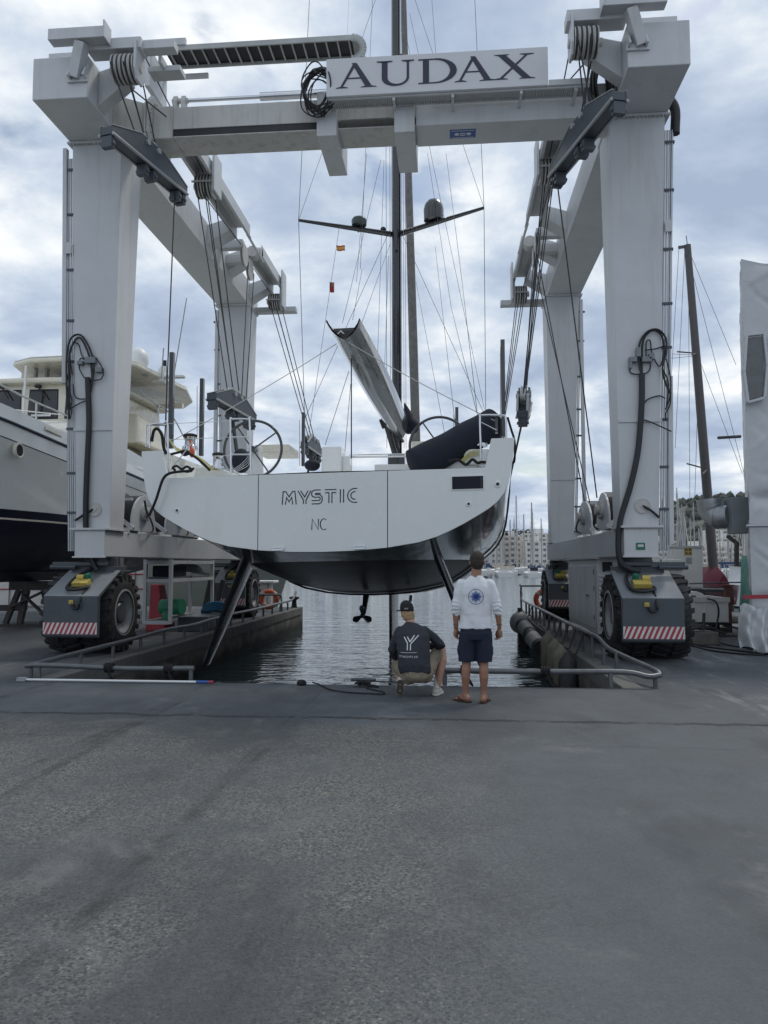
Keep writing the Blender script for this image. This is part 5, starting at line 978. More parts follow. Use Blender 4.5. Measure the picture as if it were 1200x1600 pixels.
# aft superstructure
b = MB(); b.hexa([(-13.2, 22.4, 4.5), (-9.75, 22.4, 4.5), (-9.6, 25.4, 4.4), (-13.2, 25.4, 4.4)], [(-13.0, 22.5, 5.25), (-9.85, 22.5, 5.25), (-9.75, 25.0, 5.15), (-13.0, 25.0, 5.15)]); V('aft_house', b, mat('aft_shadow_tan', (0.30, 0.26, 0.19), 0.5), bevel=0.05)  # tan paints the shadow under the aft deck into the colour
b = MB(); b.hexa([(-13.2, 22.2, 5.30), (-9.35, 22.2, 5.30), (-9.15, 24.4, 5.20), (-13.2, 24.4, 5.20)], [(-13.0, 22.6, 6.35), (-9.6, 22.6, 6.3), (-9.35, 24.2, 6.0), (-13.0, 24.2, 6.0)]); V('upper_deck_house', b, CREAM, bevel=0.08)
top = [(-12.95, 21.9), (-12.75, 21.1), (-12.0, 20.7), (-10.6, 20.6), (-9.55, 20.9), (-9.15, 21.5), (-8.8, 24.8), (-9.2, 26.5), (-9.8, 27.4), (-12.5, 27.5), (-13.6, 25), (-13.5, 22.8)]
b = MB(); b.prism(top, 'z', 7.42, 7.56); V('hard_top', b, CREAM, bevel=0.05)
b = MB(); b.prism([(x * 0.985 - 0.17, (y - 23) * 0.985 + 23) for x, y in top], 'z', 7.565, 7.60); V('hard_top_cap', b, YWHT, bevel=0.012)
b = MB(); b.cyl((-10.7, 21.5, 7.38), (-10.7, 21.5, 7.418), 0.09, n=14); V('top_light', b, EDGEG); b = MB(); b.cyl((-9.3, 22.4, 7.38), (-9.3, 22.4, 7.418), 0.09, n=14); V('top_light', b, EDGEG)
for p, q in (((-12.5, 21.9, 6.98), (-12.15, 21.3, 7.42)), ((-12.2, 22.0, 6.98), (-11.85, 21.4, 7.42))): V('hard_top_strut', MB().bar(p, q, 0.08, 0.10, (0, 1, 0)), EDGEG)
b = MB(); b.box(-12.9, -8.9, 24.6, 24.75, 6.85, 7.0); V('awning_beam', b, CREAM)
b = MB(); b.sph((-9.6, 22.6, 7.95), (0.32, .32, .38), 18, 12); V('satellite_dome', b, WHT, smooth=60)
b = MB(); b.hexa([(-9.3, 22.9, 7.34), (-8.95, 22.9, 7.34), (-8.95, 23.3, 7.34), (-9.3, 23.3, 7.34)], [(-9.05, 23.0, 7.85), (-8.88, 23.0, 7.85), (-8.88, 23.2, 7.85), (-9.05, 23.2, 7.85)]); b.box(-9.35, -8.3, 23.0, 23.2, 7.48, 7.56); V('radar_mast', b, WHT, bevel=0.02)
b = MB(); b.cyl((-8.95, 23.1, 7.85), (-8.95, 23.1, 8.05), 0.05, n=10); V('mast_lamp', b, BLK)
b = MB(); b.tube([(-8.72, 23.2, 7.34), (-8.35, 23.3, 10.1)], 0.018, 6); V('whip_antenna', b, EDGEG); b = MB(); b.tube([(-8.85, 22.6, 7.34), (-8.8, 22.6, 8.3)], 0.02, 6); V('whip_antenna', b, EDGEG)
def myrail(pts, name='hand_rail', r=0.022): V(name, MB().tube(sub(pts, 4), r, 8), CHROME if False else WHT, smooth=60)
xr = mc + 2.28
myrail([(xr, 13.5, 5.40), (xr, 15.5, 5.24), (xr, 18.0, 5.15), (xr + .02, 19.3, 4.75)]); myrail([(-10.35, 16.8, 5.28), (-10.3, 17.5, 5.35), (-10.25, 20.8, 5.82)], 'trunk_rail', 0.016)
for Y, z in ((16.05, 5.22), (17.55, 5.17)): V('rail_post', MB().tube([(xr, Y, 4.72), (xr, Y, z)], 0.022, 8), WHT)
V('rail_post', MB().tube([(-12.1, 20.6, 5.5), (-12.05, 20.6, 7.3)], 0.035, 8), WHT)
b = MB(); b.tube(sub([(-9.3, 22.0, 6.85), (-9.15, 22.4, 6.7), (-9.05, 22.9, 6.6), (-9.0, 24.0, 6.45), (-8.9, 25.4, 5.6)], 5), 0.022, 8)
for Y, z in ((22.9, 6.6), (23.8, 6.48)): b.tube([(-9.0, Y, z), (-9.08, Y, z - .35)], 0.015, 6)
V('upper_rail', b, CHROME, smooth=60)
b = MB(); b.hexa([(-9.25, 20.3, 4.42), (-9.02, 20.3, 4.42), (-9.0, 23.6, 4.3), (-9.25, 23.6, 4.3)], [(-9.25, 20.3, 4.95), (-9.06, 20.3, 4.95), (-9.04, 23.6, 4.62), (-9.25, 23.6, 4.62)]); V('side_coaming', b, MHULL, bevel=0.03)
b = MB(); b.box(-9.03, -8.98, 22.3, 22.7, 4.58, 4.8); V('nav_light', b, BLK)
# trestles under the hull
def trestle(x, y, lab, z=1.18):
    t = thing('timber_trestle', lab, 'trestle', (x, y, 0), 'timber trestles under the motor yacht'); b = MB(); b.box(x - .55, x + .75, y - .16, y + .16, z - 0.24, z); b.build('cross_head', WOODD, t, bevel=0.01)
    for dx, dy, sx_ in ((-.38, -.25, -.17), (-.05, -.32, -.05), (.55, -.25, .2), (-.3, .3, -.17), (.5, .3, .2)):
        MB().bar((x + dx * .75, y + dy * .4, z - .24), (x + dx + sx_, y + dy, 0.06), 0.13, 0.13, (0, 1, 0)).build('leg', WOODD, t, bevel=0.008)
    MB().bar((x - .4, y - .3, 0.5), (x + .45, y - .3, 0.9), 0.05, 0.12, (0, 1, 0)).build('brace', WOODD, t); MB().bar((x + .6, y - .33, 0.3), (x - .05, y - .33, 0.85), 0.05, 0.12, (0, 1, 0)).build('brace', WOODD, t)
    MB().box(x - .65, x + .85, y - .45, y + .45, 0.0, 0.06).build('base_plank', WOODD, t)
trestle(-11.35, 20.0, 'dark timber trestle seen through the gap left of the left front wheel', 1.2); trestle(-11.4, 24.5, 'farther timber trestle under the stern of the motor yacht', 1.2)
b = MB(); b.bar((-12.6, 20.2, 0.46), (-11.6, 20.2, 0.46), 0.2, 0.16); tag(b.build('timber_baulk', WOODD, bevel=0.02), 'short dark timber baulk sticking out left of the trestle', 'timber')
b = MB(); b.bar((-8.95, 20.0, 2.4), (-8.6, 19.6, 0.0), 0.16, 0.22, (0, 1, 0)); tag(b.build('hull_prop', mat('grey_prop_timber', (0.12, 0.12, 0.115), 0.8, bump=0.2)), 'grey timber prop leaning on the dark hull of the motor yacht', 'prop')
# white barrier sheeting behind
bt = thing('barrier_screen', 'low white sheet barrier with red ropes behind the motor yacht', 'barrier', (-16.5, 29.0, 0))
SHEET = mat('white_sheeting', (0.60, 0.58, 0.56), 0.8, var=0.1, vs=2, bump=0.3, bs=6)
MB().box(-22, -11.9, 28.95, 29.0, 0.05, 1.45).build('sheet', SHEET, bt); 
for z in (0.75, 1.32): MB().tube(sag((-22, 28.93, z), (-11.9, 28.93, z - .05), 0.05), 0.025, 6).build('red_rope', RED, bt)
for x in (-21.5, -19.5, -17.3, -15.0, -12.2): MB().tube([(x, 28.9, 0.0), (x, 28.9, 1.35)], 0.02, 6).build('barrier_post', DGREY, bt)
# grey hull of a moored motor yacht behind the left quay
gh = thing('moored_yacht', 'grey hulled motor yacht moored beyond the end of the left quay', 'motor yacht', (-10, 36, WZ))
GH = mat('grey_green_hull', (0.22, 0.23, 0.205), 0.4, var=0.04)
secs = []
for X, B, Z in ((-7.15, 0.04, 2.95), (-7.7, 0.55, 2.8), (-8.6, 1.2, 2.7), (-10, 1.9, 2.6), (-13, 2.3, 2.45), (-18, 2.3, 2.4), (-22, 2.2, 2.4)):
    xs = max(0.0, X + 8.9); secs.append([Vector((X - (1.25 if X > -9 else 0.2) * (1 - k / 6) ** 1.0 * (1 if X > -12 else 0), 36 - B * (0.75 + 0.25 * k / 6), WZ - 0.2 + (Z - WZ + .2) * k / 6)) for k in range(7)] + [Vector((X, 36 + B, Z))])
b = MB(); b.loft(secs, capb=True); b.build('hull', GH, gh, smooth=50)
MB().tube([secs[i][5] + Vector((0, -.03, 0)) for i in range(len(secs))], 0.05, 6).build('rub_strake', DGREY, gh)
MB().hexa([(-20, 34.6, 2.4), (-11.5, 34.6, 2.5), (-11.5, 37.4, 2.5), (-20, 37.4, 2.4)], [(-20, 34.9, 4.3), (-13, 34.9, 4.3), (-13, 37.1, 4.3), (-20, 37.1, 4.3)]).build('deck_house', WHT, gh, bevel=0.1)
# things on the left quay
wb = thing('utility_cabinet', 'low white cabinet behind the orange ring at the end of the left quay', 'cabinet', (-7.2, 28.2, 0))
MB().box(-8.3, -6.75, 27.9, 28.6, 0.0, 0.95).build('body', SHEET, wb, bevel=0.02); MB().box(-8.4, -6.5, 27.8, 28.7, 0.952, 1.05).build('lid', WHT, wb, bevel=0.03)
for z in (0.35, 0.6): MB().box(-8.2, -7.2, 27.88, 27.898, z, z + .12).build('drawer_front', EDGEG, wb)
MB().box(-6.72, -6.6, 27.95, 28.1, 0.0, 0.95).build('post', WHT, wb)
def lifering(x, y, z, lab, tilt=0.1):
    t = thing('life_ring', lab, 'life ring', (x, y, z - .33), 'orange life rings at the quay ends'); b = MB(); b.tube([(x + 0.27 * cos(a), y + tilt * .27 * sin(a), z + 0.27 * sin(a)) for a in [2 * pi * k / 32 for k in range(32)]], 0.085, 10, closed=True); o = b.build('ring', ORG, t, smooth=60)
    for k in range(4):
        a = radians(45 + 90 * k); b = MB(); b.tube([(x + 0.27 * cos(a + d), y + tilt * .27 * sin(a + d), z + 0.27 * sin(a + d)) for d in (-.14, 0, .14)], 0.09, 10); b.build('band', mat('ring_band', (0.45, 0.38, 0.33), 0.6) if k == 0 else bpy.data.materials['ring_band'], t, smooth=60)
lifering(-6.42, 26.8, 0.42, 'orange life ring hung on the rail at the end of the left quay'); lifering(2.98, 25.2, 0.52, 'orange life ring partly hidden behind the right rear wheel')
b = MB(); b.tube([(-7.4, 26.6, 0.6), (-5.95, 26.6, 0.58)], 0.035, 8); b.tube([(-5.95, 26.6, 0.58), (-5.9, 26.6, 0.0)], 0.03, 8); b.tube([(-7.4, 26.6, 0.6), (-7.4, 26.6, 0.0)], 0.03, 8); tag(b.build('quay_rail', PIPE, smooth=60), 'short dark cross rail in front of the life ring on the left quay', 'rail')
b = MB(); b.lathe((-5.95, 28.9, 0), (0, 0, 1), [(0, .12), (.2, .09), (.3, .09), (.36, .2), (.42, .18), (.45, .02)], 16); tag(b.build('bollard', BLK, smooth=50), 'small black bollard at the outer corner of the left quay', 'bollard')
b = MB(); b.tube([(-6.95, 18.1, 0.62), (-6.42, 18.0, 0.64)], 0.19, 18); gr_ = thing('green_roll', 'bright green plastic roll lying inside the cage under the left sill', 'roll', (-6.7, 18.1, .4)); b.build('roll', mat('bright_green_film', (0.03, 0.22, 0.12), 0.4, var=0.15), gr_, smooth=40)
MB().hexa([(-6.9, 17.92, .34), (-6.7, 17.9, .34), (-6.72, 17.93, .34), (-6.9, 17.95, .34)], [(-6.85, 17.92, .6), (-6.78, 17.9, .6), (-6.78, 17.95, .6), (-6.85, 17.97, .6)]).build('loose_end', bpy.data.materials['bright_green_film'], gr_)
b = MB(); b.box(-6.75, -5.98, 18.6, 20.2, 0.0, 0.36); tag(b.build('dark_crate', DGREY, bevel=0.02), 'low dark grey crate on the left quay beside the cage', 'crate')
bb_ = thing('blue_bundle', 'blue strapped net bundle lying on top of the dark crate', 'bundle', (-6.2, 20.1, .36)); BLN = mat('blue_net', (0.015, 0.09, 0.17), 0.85, var=0.4, vs=20, bump=0.8, bs=60)
for k in range(6): MB().tube([(-6.55 + .02 * k, 19.8 + .04 * k, 0.42 + 0.05 * (k % 4)), (-6.2, 19.85 + .03 * k, 0.46 + .055 * (k % 4)), (-5.88, 19.9, 0.44 + 0.05 * (k % 4))], 0.06, 8).build('net_fold', BLN, bb_, smooth=60)
b = MB(); b.hexa([(-7.5, 18.6, 0.2), (-7.1, 18.6, 0.2), (-7.1, 19.2, 0.2), (-7.5, 19.2, 0.2)], [(-7.5, 18.7, 1.15), (-7.28, 18.7, 1.15), (-7.28, 19.1, 1.15), (-7.5, 19.1, 1.15)]); b.box(-7.55, -7.05, 18.55, 19.25, 0.0, 0.2); tag(b.build('red_machine', RED, bevel=0.03), 'small red machine behind the green roll under the left sill', 'machine')
for i, (x, y, dx) in enumerate(((-6.75, 21.2, 0.25), (-6.95, 22.0, -0.05), (-6.6, 21.9, 0.3))):
    b = MB(); b.bar((x - dx, y, 0.0), (x, y, 1.2), 0.12, 0.1, (0, 1, 0)); tag(b.build('leaning_plank', WOODD), ('dark plank leaning to the left behind the cage', 'upright dark plank between two leaning planks behind the cage', 'dark plank leaning to the right behind the cage')[i], 'plank', 'planks stored behind the cage')

# ---------------------------------------------------------------- guard rails of the basin
def guard(name, lab, pts, posts, r=0.037):
    t = thing(name, lab, 'guard rail', (pts[0][0], pts[0][1], 0), 'low pipe rails round the basin'); MB().tube(sub(pts, 4), r, 10).build('pipe', PIPE, t, smooth=60)
    for p in posts: MB().tube([(p[0], p[1], 0.0), p], 0.032, 8).build('post', PIPE, t, smooth=60); 
    return t
lx = -5.90
L = [(-6.12, 10.72, 0.19), (-6.02, 10.95, 0.21), (-5.93, 11.5, 0.24), (lx, 12.6, 0.26), (lx - .02, 14.2, 0.27), (lx, 15.6, 0.30), (lx + .01, 17.3, 0.27), (lx, 18.6, 0.30), (lx - .02, 20.4, 0.31), (lx, 23, 0.30), (lx, 26, 0.32), (lx, 28.3, 0.34), (lx + .02, 28.9, 0.62)]
gr1 = guard('guard_rail', 'long bent pipe rail running along the left edge of the basin', L, [(lx, y, 0.27) for y in (11.9, 13.1, 14.3, 15.5, 16.7, 17.9, 19.1, 20.3, 21.5, 22.7, 23.9, 25.1, 26.3, 27.5)])
guard('guard_rail', 'straight front pipe rail at the left corner, lashed twice with dark rope', [(-6.12, 10.72, 0.19), (-5.9, 10.66, 0.21), (-5.4, 10.66, 0.20), (-4.6, 10.66, 0.175), (-3.62, 10.66, 0.19)], [(-6.05, 10.72, .18), (-5.9, 10.67, .19), (-3.66, 10.66, 0.17)])
rx = 2.42
L = [(2.78, 10.70, 0.17), (2.74, 10.86, 0.22), (2.55, 11.6, 0.29), (2.47, 12.6, 0.33), (2.46, 13.3, 0.42), (rx, 14.2, 0.44), (rx, 16, 0.43), (rx, 19, 0.43), (rx, 22, 0.43), (rx, 25, 0.42), (rx, 26.9, 0.44), (rx + 0.0, 27.2, 0.7)]
guard('guard_rail', 'long kinked pipe rail running along the right edge of the basin', L, [(rx + .04, y, 0.33 if y < 13.2 else 0.43) for y in (11.9, 12.9, 13.9, 14.9, 15.9, 16.9, 17.9, 18.9, 19.9, 20.9, 21.9, 22.9, 23.9, 24.9, 25.9)])
guard('guard_rail', 'straight front pipe rail between the standing man and the right corner', [(2.78, 10.70, 0.17), (2.6, 10.62, 0.16), (2.3, 10.66, 0.21), (1.5, 10.66, 0.205), (0.6, 10.66, 0.20), (-0.16, 10.66, 0.205)], [(-0.1, 10.66, .2), (2.12, 10.66, 0.2), (2.72, 10.72, 0.16)])
guard('guard_rail', 'taller pipe rail across the outer end of the right quay', [(rx, 27.2, 0.0), (rx, 27.2, 0.85), (2.6, 27.25, 0.9), (4.6, 27.25, 0.9)], [(3.4, 27.25, .9), (4.5, 27.25, .9)], 0.035)
def lash(x, y, z, lab):
    t = thing('rope_lashing', lab, 'lashing', (x, y, z), 'rope lashings on the front rails')
    for k in range(4): MB().tube([(x - .05 + .032 * k, y + 0.058 * cos(a), z + 0.058 * sin(a)) for a in [2 * pi * i / 12 for i in range(12)]], 0.015, 6, closed=True).build('turn', BROPE, t, smooth=60)
    MB().tube(sub([(x, y - .06, z), (x + .05, y - .06, z - .1), (x + .10, y - .05, z - .19), (x + .07, y - .06, z - .17), (x + .01, y - .06, z - .06)], 4), 0.012, 6).build('rope_tail', BROPE, t, smooth=60)
lash(-4.85, 10.66, 0.185, 'dark rope lashing on the left front rail, nearer the corner'); lash(-3.98, 10.66, 0.18, 'dark rope lashing on the left front rail, near its free end'); lash(0.18, 10.66, 0.205, 'black rope lashing on the right front rail just left of the standing man'); lash(1.26, 10.66, 0.205, 'black rope lashing on the right front rail, right of the standing man')
# fenders hung along the right basin wall
FG, FBW, FB = mat('fender_grey', (0.30, 0.31, 0.31), 0.6, var=0.2, dirt=(0.12, .12, .10), da=.6), mat('fender_dark', (0.05, 0.055, 0.06), 0.7, var=0.3), mat('fender_beige', (0.25, 0.235, 0.185), 0.75, var=0.25, dirt=(0.09, .085, .06), da=.8, ds=(3, 3, 1), dl=.45)
def fender(i, y, z, kind, lab):
    x = 2.12; t = thing('fender', lab, 'fender', (x, y, z), 'fenders hung along the right basin wall')
    if kind == 'ball': b = MB(); b.sph((x - .08, y, z), (0.30, 0.30, 0.33), 20, 14); b.build('body', FG, t, smooth=60); b = MB(); b.cyl((x - .08, y, z + .3), (x - .08, y, z + .44), 0.06, n=12); b.build('eye', FBW, t)
    elif kind == 'tube':
        a, c = Vector((x - .2, y + .25, z + .12)), Vector((x - .02, y - .45, z - .10)); n = 5
        for k in range(n): b = MB(); b.cyl(a.lerp(c, k / n), a.lerp(c, (k + .98) / n), 0.19, n=18); b.build('band', FBW if k in (0, 4) else FG, t, smooth=40)
    else:
        b = MB(); r = 0.16 if kind == 'beige' else 0.17; b.lathe((x, y, z + .38), (0, 0.12 * (i % 2), -1), [(-.06, .04), (0, .07), (.05, r * .75), (.14, r), (.66, r), (.74, r * .75), (.78, .05)], 20); b.build('body', FB if kind == 'beige' else FBW, t, smooth=60)
    MB().tube([(x - .0, y, z + .40), (2.28, y, 0.02), (rx, y + .03, 0.40)], 0.014, 6).build('line', ROPE, t)
for i, (y, z, kd, lb) in enumerate(((23.6, -0.10, 'ball', 'round grey ball fender, outermost on the right basin wall'), (21.2, -0.12, 'tube', 'black and white banded tube fender next to the ball fender'), (19.0, -0.22, 'tube', 'darker banded tube fender between the white one and the beige ones'), (17.4, -0.28, 'beige', 'dirty beige fender, farthest of the beige ones on the wall'), (16.3, -0.32, 'beige', 'dirty beige fender, second of the beige ones from the water end'), (15.35, -0.36, 'beige', 'dirty beige fender, third of the beige ones from the water end'), (14.5, -0.40, 'dark', 'blackened fender hanging nearest the camera on the right wall'))): fender(i, y, z, kd, lb)
b = MB(); b.box(2.03, 2.28, 23.9, 24.3, -1.6, -0.05); tag(b.build('fender_pile', WOODD, bevel=.02), 'dark timber pile under the ball fender', 'pile')
# pole, cleat, ropes on the apron
pt_ = thing('boat_pole', 'long white pole with blue grip and red tip lying along the left quay edge', 'pole', (-4.7, 10.48, 0)); b = MB(); b.cyl((-6.08, 10.48, 0.03), (-3.52, 10.48, 0.03), 0.016, n=10); b.build('shaft', WHT, pt_, smooth=60); b = MB(); b.cyl((-3.52, 10.48, .03), (-3.34, 10.48, .03), 0.02, n=10); b.build('grip', BLU, pt_, smooth=60); b = MB(); b.cyl((-3.34, 10.48, .03), (-3.28, 10.48, .03), 0.021, n=10); b.build('tip', RED, pt_, smooth=60)
b = MB(); b.box(-6.1, -5.98, 10.44, 10.52, 0.01, 0.06); b.build('hook', EDGEG, pt_)
g = lambda px, py, z=0.015: gz(px, py, z)
b = MB(); b.tube(sub([g(488, 1066, .03), g(500, 1070), g(515, 1077), g(540, 1081.5), g(575, 1083.5), g(598, 1084.5), g(599, 1081), g(585, 1078), g(572, 1075)], 5), 0.009, 7); tag(b.build('loose_rope', BROPE, smooth=60), 'thin black rope lying loose on the apron left of the crouching man', 'rope')
cl = thing('mooring_cleat', 'small dark cleat with a knotted rope at the quay edge', 'cleat', (-1.18, 10.45, 0)); b = MB(); b.cyl((-1.36, 10.42, .10), (-1.02, 10.46, .09), 0.022, n=8); b.cyl((-1.25, 10.44, 0), (-1.25, 10.44, .10), 0.025, n=8); b.cyl((-1.12, 10.45, 0), (-1.12, 10.45, .10), 0.025, n=8); b.build('horns', DGREY, cl, smooth=60)
MB().tube(sub([(-1.3, 10.4, .05), (-1.2, 10.36, .08), (-1.1, 10.42, .04), (-1.18, 10.5, .09), (-1.27, 10.4, .06), (-1.1, 10.38, .03), (-0.98, 10.35, .02)], 5), 0.016, 6).build('knot', BROPE, cl, smooth=60)
b = MB(); b.sph((-2.05, 10.5, .03), (0.07, .06, .05), 10, 6); tag(b.build('rope_knot', BROPE, smooth=60), 'small dark knot at the quay edge left of the loose rope', 'knot')

# ---------------------------------------------------------------- right side of the yard
SHR = mat('shrink_wrap_white', (0.53, 0.545, 0.555), 0.42, var=0.05, vs=2, bump=0.25, bs=9, dirt=(0.42, 0.42, 0.41), da=0.4, ds=(2, 2, 0.7), dl=.52)
sw = thing('wrapped_boat', 'tall boat shrouded in wrinkled white shrink wrap standing at the right edge', 'wrapped boat', (8.5, 17, 0))
def face(A, B, nu, nv, zt, amp, seed, name='wrap_sheet', lean=0.0):
    A, B = Vector(A), Vector(B); d = (B - A); L = d.length; d.normalize(); nr = Vector((d.y, -d.x, 0)); rows = []
    for j in range(nv + 1):
        row = []
        for i in range(nu + 1):
            u_, v_ = i / nu, j / nv; z = 0.02 + (zt(u_) - .02) * v_; p = A + d * L * u_
            w1 = noise.noise(Vector((u_ * L * 0.9 + seed, z * 0.55, seed))) ; w2 = noise.noise(Vector((u_ * L * 3.1 + z * 2.1, z * 1.5 - u_ * L, seed + 5))); w3 = abs(noise.noise(Vector((u_ * L * 4.0 - z * 3.3, z * 1.1 + u_ * 2, seed + 9))))
            cr1 = max(0.0, 1 - abs(noise.noise(Vector((u_ * L * 0.8 - z * 0.55, z * 0.5 + u_ * 1.3, seed + 21)))) * 9); cr2 = max(0.0, 1 - abs(noise.noise(Vector((u_ * L * 0.7 + z * 1.0, z * 0.35 - u_ * L * .3, seed + 33)))) * 9); low_ = 1.5 if z < 2.8 else (1.2 if z > 5.6 else 0.7)
            bulge = amp * (0.5 * w1 + 0.16 * w2 + low_ * (0.30 * cr1 - 0.32 * cr2) - 0.22 * w3 * low_); bulge -= 0.10 * math.exp(-((z - 2.9) / 0.12) ** 2) + 0.07 * math.exp(-((z - 1.0) / 0.10) ** 2)
            e_ = min(u_ * L, (1 - u_) * L); bulge *= min(1, e_ / .35 + 0.15); row.append(p + nr * bulge + Vector((0, 0, z)) - nr * lean * v_)
        rows.append(row)
    b = MB(); b.loft(rows); return b.build(name, SHR, sw, smooth=180)
ztop = lambda u_: 7.55 - 0.22 * sin(pi * min(u_ * 3, 1)) + 0.5 * u_
A_1, B_1, C_1, D_1 = (5.62, 15.05, 0), (10.6, 14.6, 0), (12.5, 21, 0), (7.9, 21.4, 0)
face(A_1, B_1, 130, 200, ztop, 0.075, 3.0); face(D_1, A_1, 60, 90, lambda u_: 8.0 - 0.45 * u_, 0.07, 8.0); face(B_1, C_1, 30, 50, lambda u_: 8.05, 0.07, 12.0); face(C_1, D_1, 20, 30, lambda u_: 8.0, 0.07, 15.0)
b = MB(); b.add([Vector(A_1) + Vector((0, 0, 7.1)), Vector(B_1) + Vector((0, 0, 7.2)), Vector(C_1) + Vector((0, 0, 7.2)), Vector(D_1) + Vector((0, 0, 7.2))], [(0, 1, 2, 3)]); b.build('wrap_roof', SHR, sw)
PANE = mat('vinyl_window', (0.13, 0.135, 0.14), 0.3, var=0.2, vs=5)
o_ = lambda px, py: at(px, py, 14.90)
w4 = [o_(1167, 528), o_(1192, 525), o_(1194, 572), o_(1193, 618), o_(1169, 625), o_(1166, 580)]
b = MB(); b.add(w4 + [p + Vector((0, .05, 0)) for p in w4], [(0, 1, 2, 3, 4, 5), (11, 10, 9, 8, 7, 6)] + [(i, 6 + i, 6 + (i + 1) % 6, (i + 1) % 6) for i in range(6)]); b.build('vinyl_window', PANE, sw)
b = MB(); cc_ = sum(w4, Vector()) / 6
for i in range(6): b.bar(w4[i] + (w4[i] - cc_).normalized() * .05, w4[(i + 1) % 6] + (w4[(i + 1) % 6] - cc_).normalized() * .05, 0.05, 0.09, (0, 1, 0))
b.build('window_seam', SHR, sw, bevel=0.01)
b = MB(); b.bar(at(1161, 933, 14.93), at(1300, 930, 14.8), 0.012, 0.075); b.build('red_tape', RED, sw)
b = MB(); b.bar(at(1160, 956, 14.9), at(1186, 968, 14.8), 0.012, 0.07); b.bar(at(1186, 969, 14.8), at(1178, 990, 14.78), 0.07, 0.012); b.build('red_tape', RED, sw)
b = MB(); b.tube([at(1166, 822, 14.9), at(1300, 820, 14.75)], 0.03, 8); b.build('batten', GALV, sw)
b = MB(); b.tube([at(1122, 684, 15.6), at(1157, 682, 15.2)], 0.03, 8); b.build('pole_end', DGREY, sw)
b = MB(); c0 = at(1178, 1000, 14.7); 
rows = []
for j in range(19):
    v_ = j / 18; rows.append([c0 + Vector((-.26 + .62 * u_, -.04 + .09 * sin(u_ * 17 + 2 * sin(v_ * 4)) * (1 - .4 * v_) - .16 * sin(pi * u_) * (1 - v_ * .7) + .05 * noise.noise(Vector((u_ * 7, v_ * 5, 2))), -.16 + .78 * v_ + .05 * sin(u_ * 9))) for u_ in [k / 30 for k in range(31)]])
b.loft(rows); b.build('gathered_hem', SHR, sw, smooth=180)
# duct elbow
du = thing('duct_elbow', 'grey galvanised duct elbow sticking out of the wrapped boat', 'duct', (5.5, 16.2, 2.4))
ctr = [at(1109, 780, 16.2), at(1110, 790, 16.2), at(1114, 800, 16.2), at(1122, 807, 16.1), at(1132, 808, 16.0), at(1142, 806, 15.9)]; b = MB(); b.tube(ctr, [.255, .255, .255, .255, .235, .22], 22); b.build('elbow', GALV, du, smooth=30)
for k in (1, 3): MB().tube([ctr[k], ctr[k] + (ctr[k + 1] - ctr[k]) * .15], 0.262, 22).build('duct_seam', GALV, du, smooth=30)
p, q = at(1139, 834, 15.8), at(1158, 778, 15.8); MB().box(p.x, q.x + .1, 15.6, 15.9, p.z, q.z).build('duct_box', MGREY, du, bevel=.01)
MB().bar(at(1137, 838, 15.9), at(1153, 850, 15.7), 0.06, 0.06).build('bracket', WOODD, du); MB().bar(at(1151, 850, 15.7), at(1151, 885, 15.7), 0.07, 0.07, (1, 0, 0)).build('bracket', WOODD, du)
# white switch cabinet
cbn = thing('switch_cabinet', 'white metal cabinet with a yellow sign behind the tender', 'cabinet', (6.25, 20, 0)); p, q = at(1051, 920, 20), at(1097, 856, 20)
MB().box(p.x, q.x, 20, 20.5, p.z, q.z).build('body', WHT, cbn, bevel=0.01); MB().box(p.x - .03, q.x + .03, 19.96, 20.54, q.z + .002, q.z + .05).build('lid', LW, cbn); MB().box(p.x + .02, q.x - .02, 19.985, 19.998, p.z + .03, q.z - .02).build('door', WHT, cbn, bevel=.004)
s0, s1 = at(1069, 868, 19.98), at(1081, 856, 19.98); sg = MB().box(s0.x, s1.x, 19.976, 19.984, s0.z, s1.z).build('warning_sign', YEL, cbn); b = MB()
for dx, dz in ((.03, .03), (.03, .12), (.12, .03), (.12, .12)): b.box(s0.x + dx, s0.x + dx + .05, 19.973, 19.9755, s0.z + dz, s0.z + dz + .05)
b.build('sign_print', DGREY, sg); a0, a1 = at(1072, 881, 19.98), at(1081, 871, 19.98); MB().box(a0.x, a1.x, 19.976, 19.984, a0.z, a1.z).build('paper_notice', EDGEG, cbn)
for x in (p.x + .05, q.x - .05): MB().box(x - .04, x + .04, 20.1, 20.2, 0, p.z).build('leg', DGREY, cbn)
MB().box(p.x - .3, q.x + .6, 19.9, 20.3, p.z - .08, p.z - .003).build('shelf', DGREY, cbn)
b = MB(); p, q = at(1037, 916, 19.5), at(1062, 874, 19.5); b.box(p.x, q.x, 19.3, 19.6, p.z, q.z); ub = b.build('utility_box', WHT, bevel=.01); tag(ub, 'small white box half hidden behind the right wheel guard', 'box'); b = MB(); b.tube([at(1030, 889, 19.2), at(1066, 889, 19.2)], 0.05, 10); b.build('pipe_stub', GALV, ub, smooth=60)
for x in (p.x + .04, q.x - .04): MB().box(x - .03, x + .03, 19.4, 19.5, 0, p.z).build('leg', DGREY, ub)
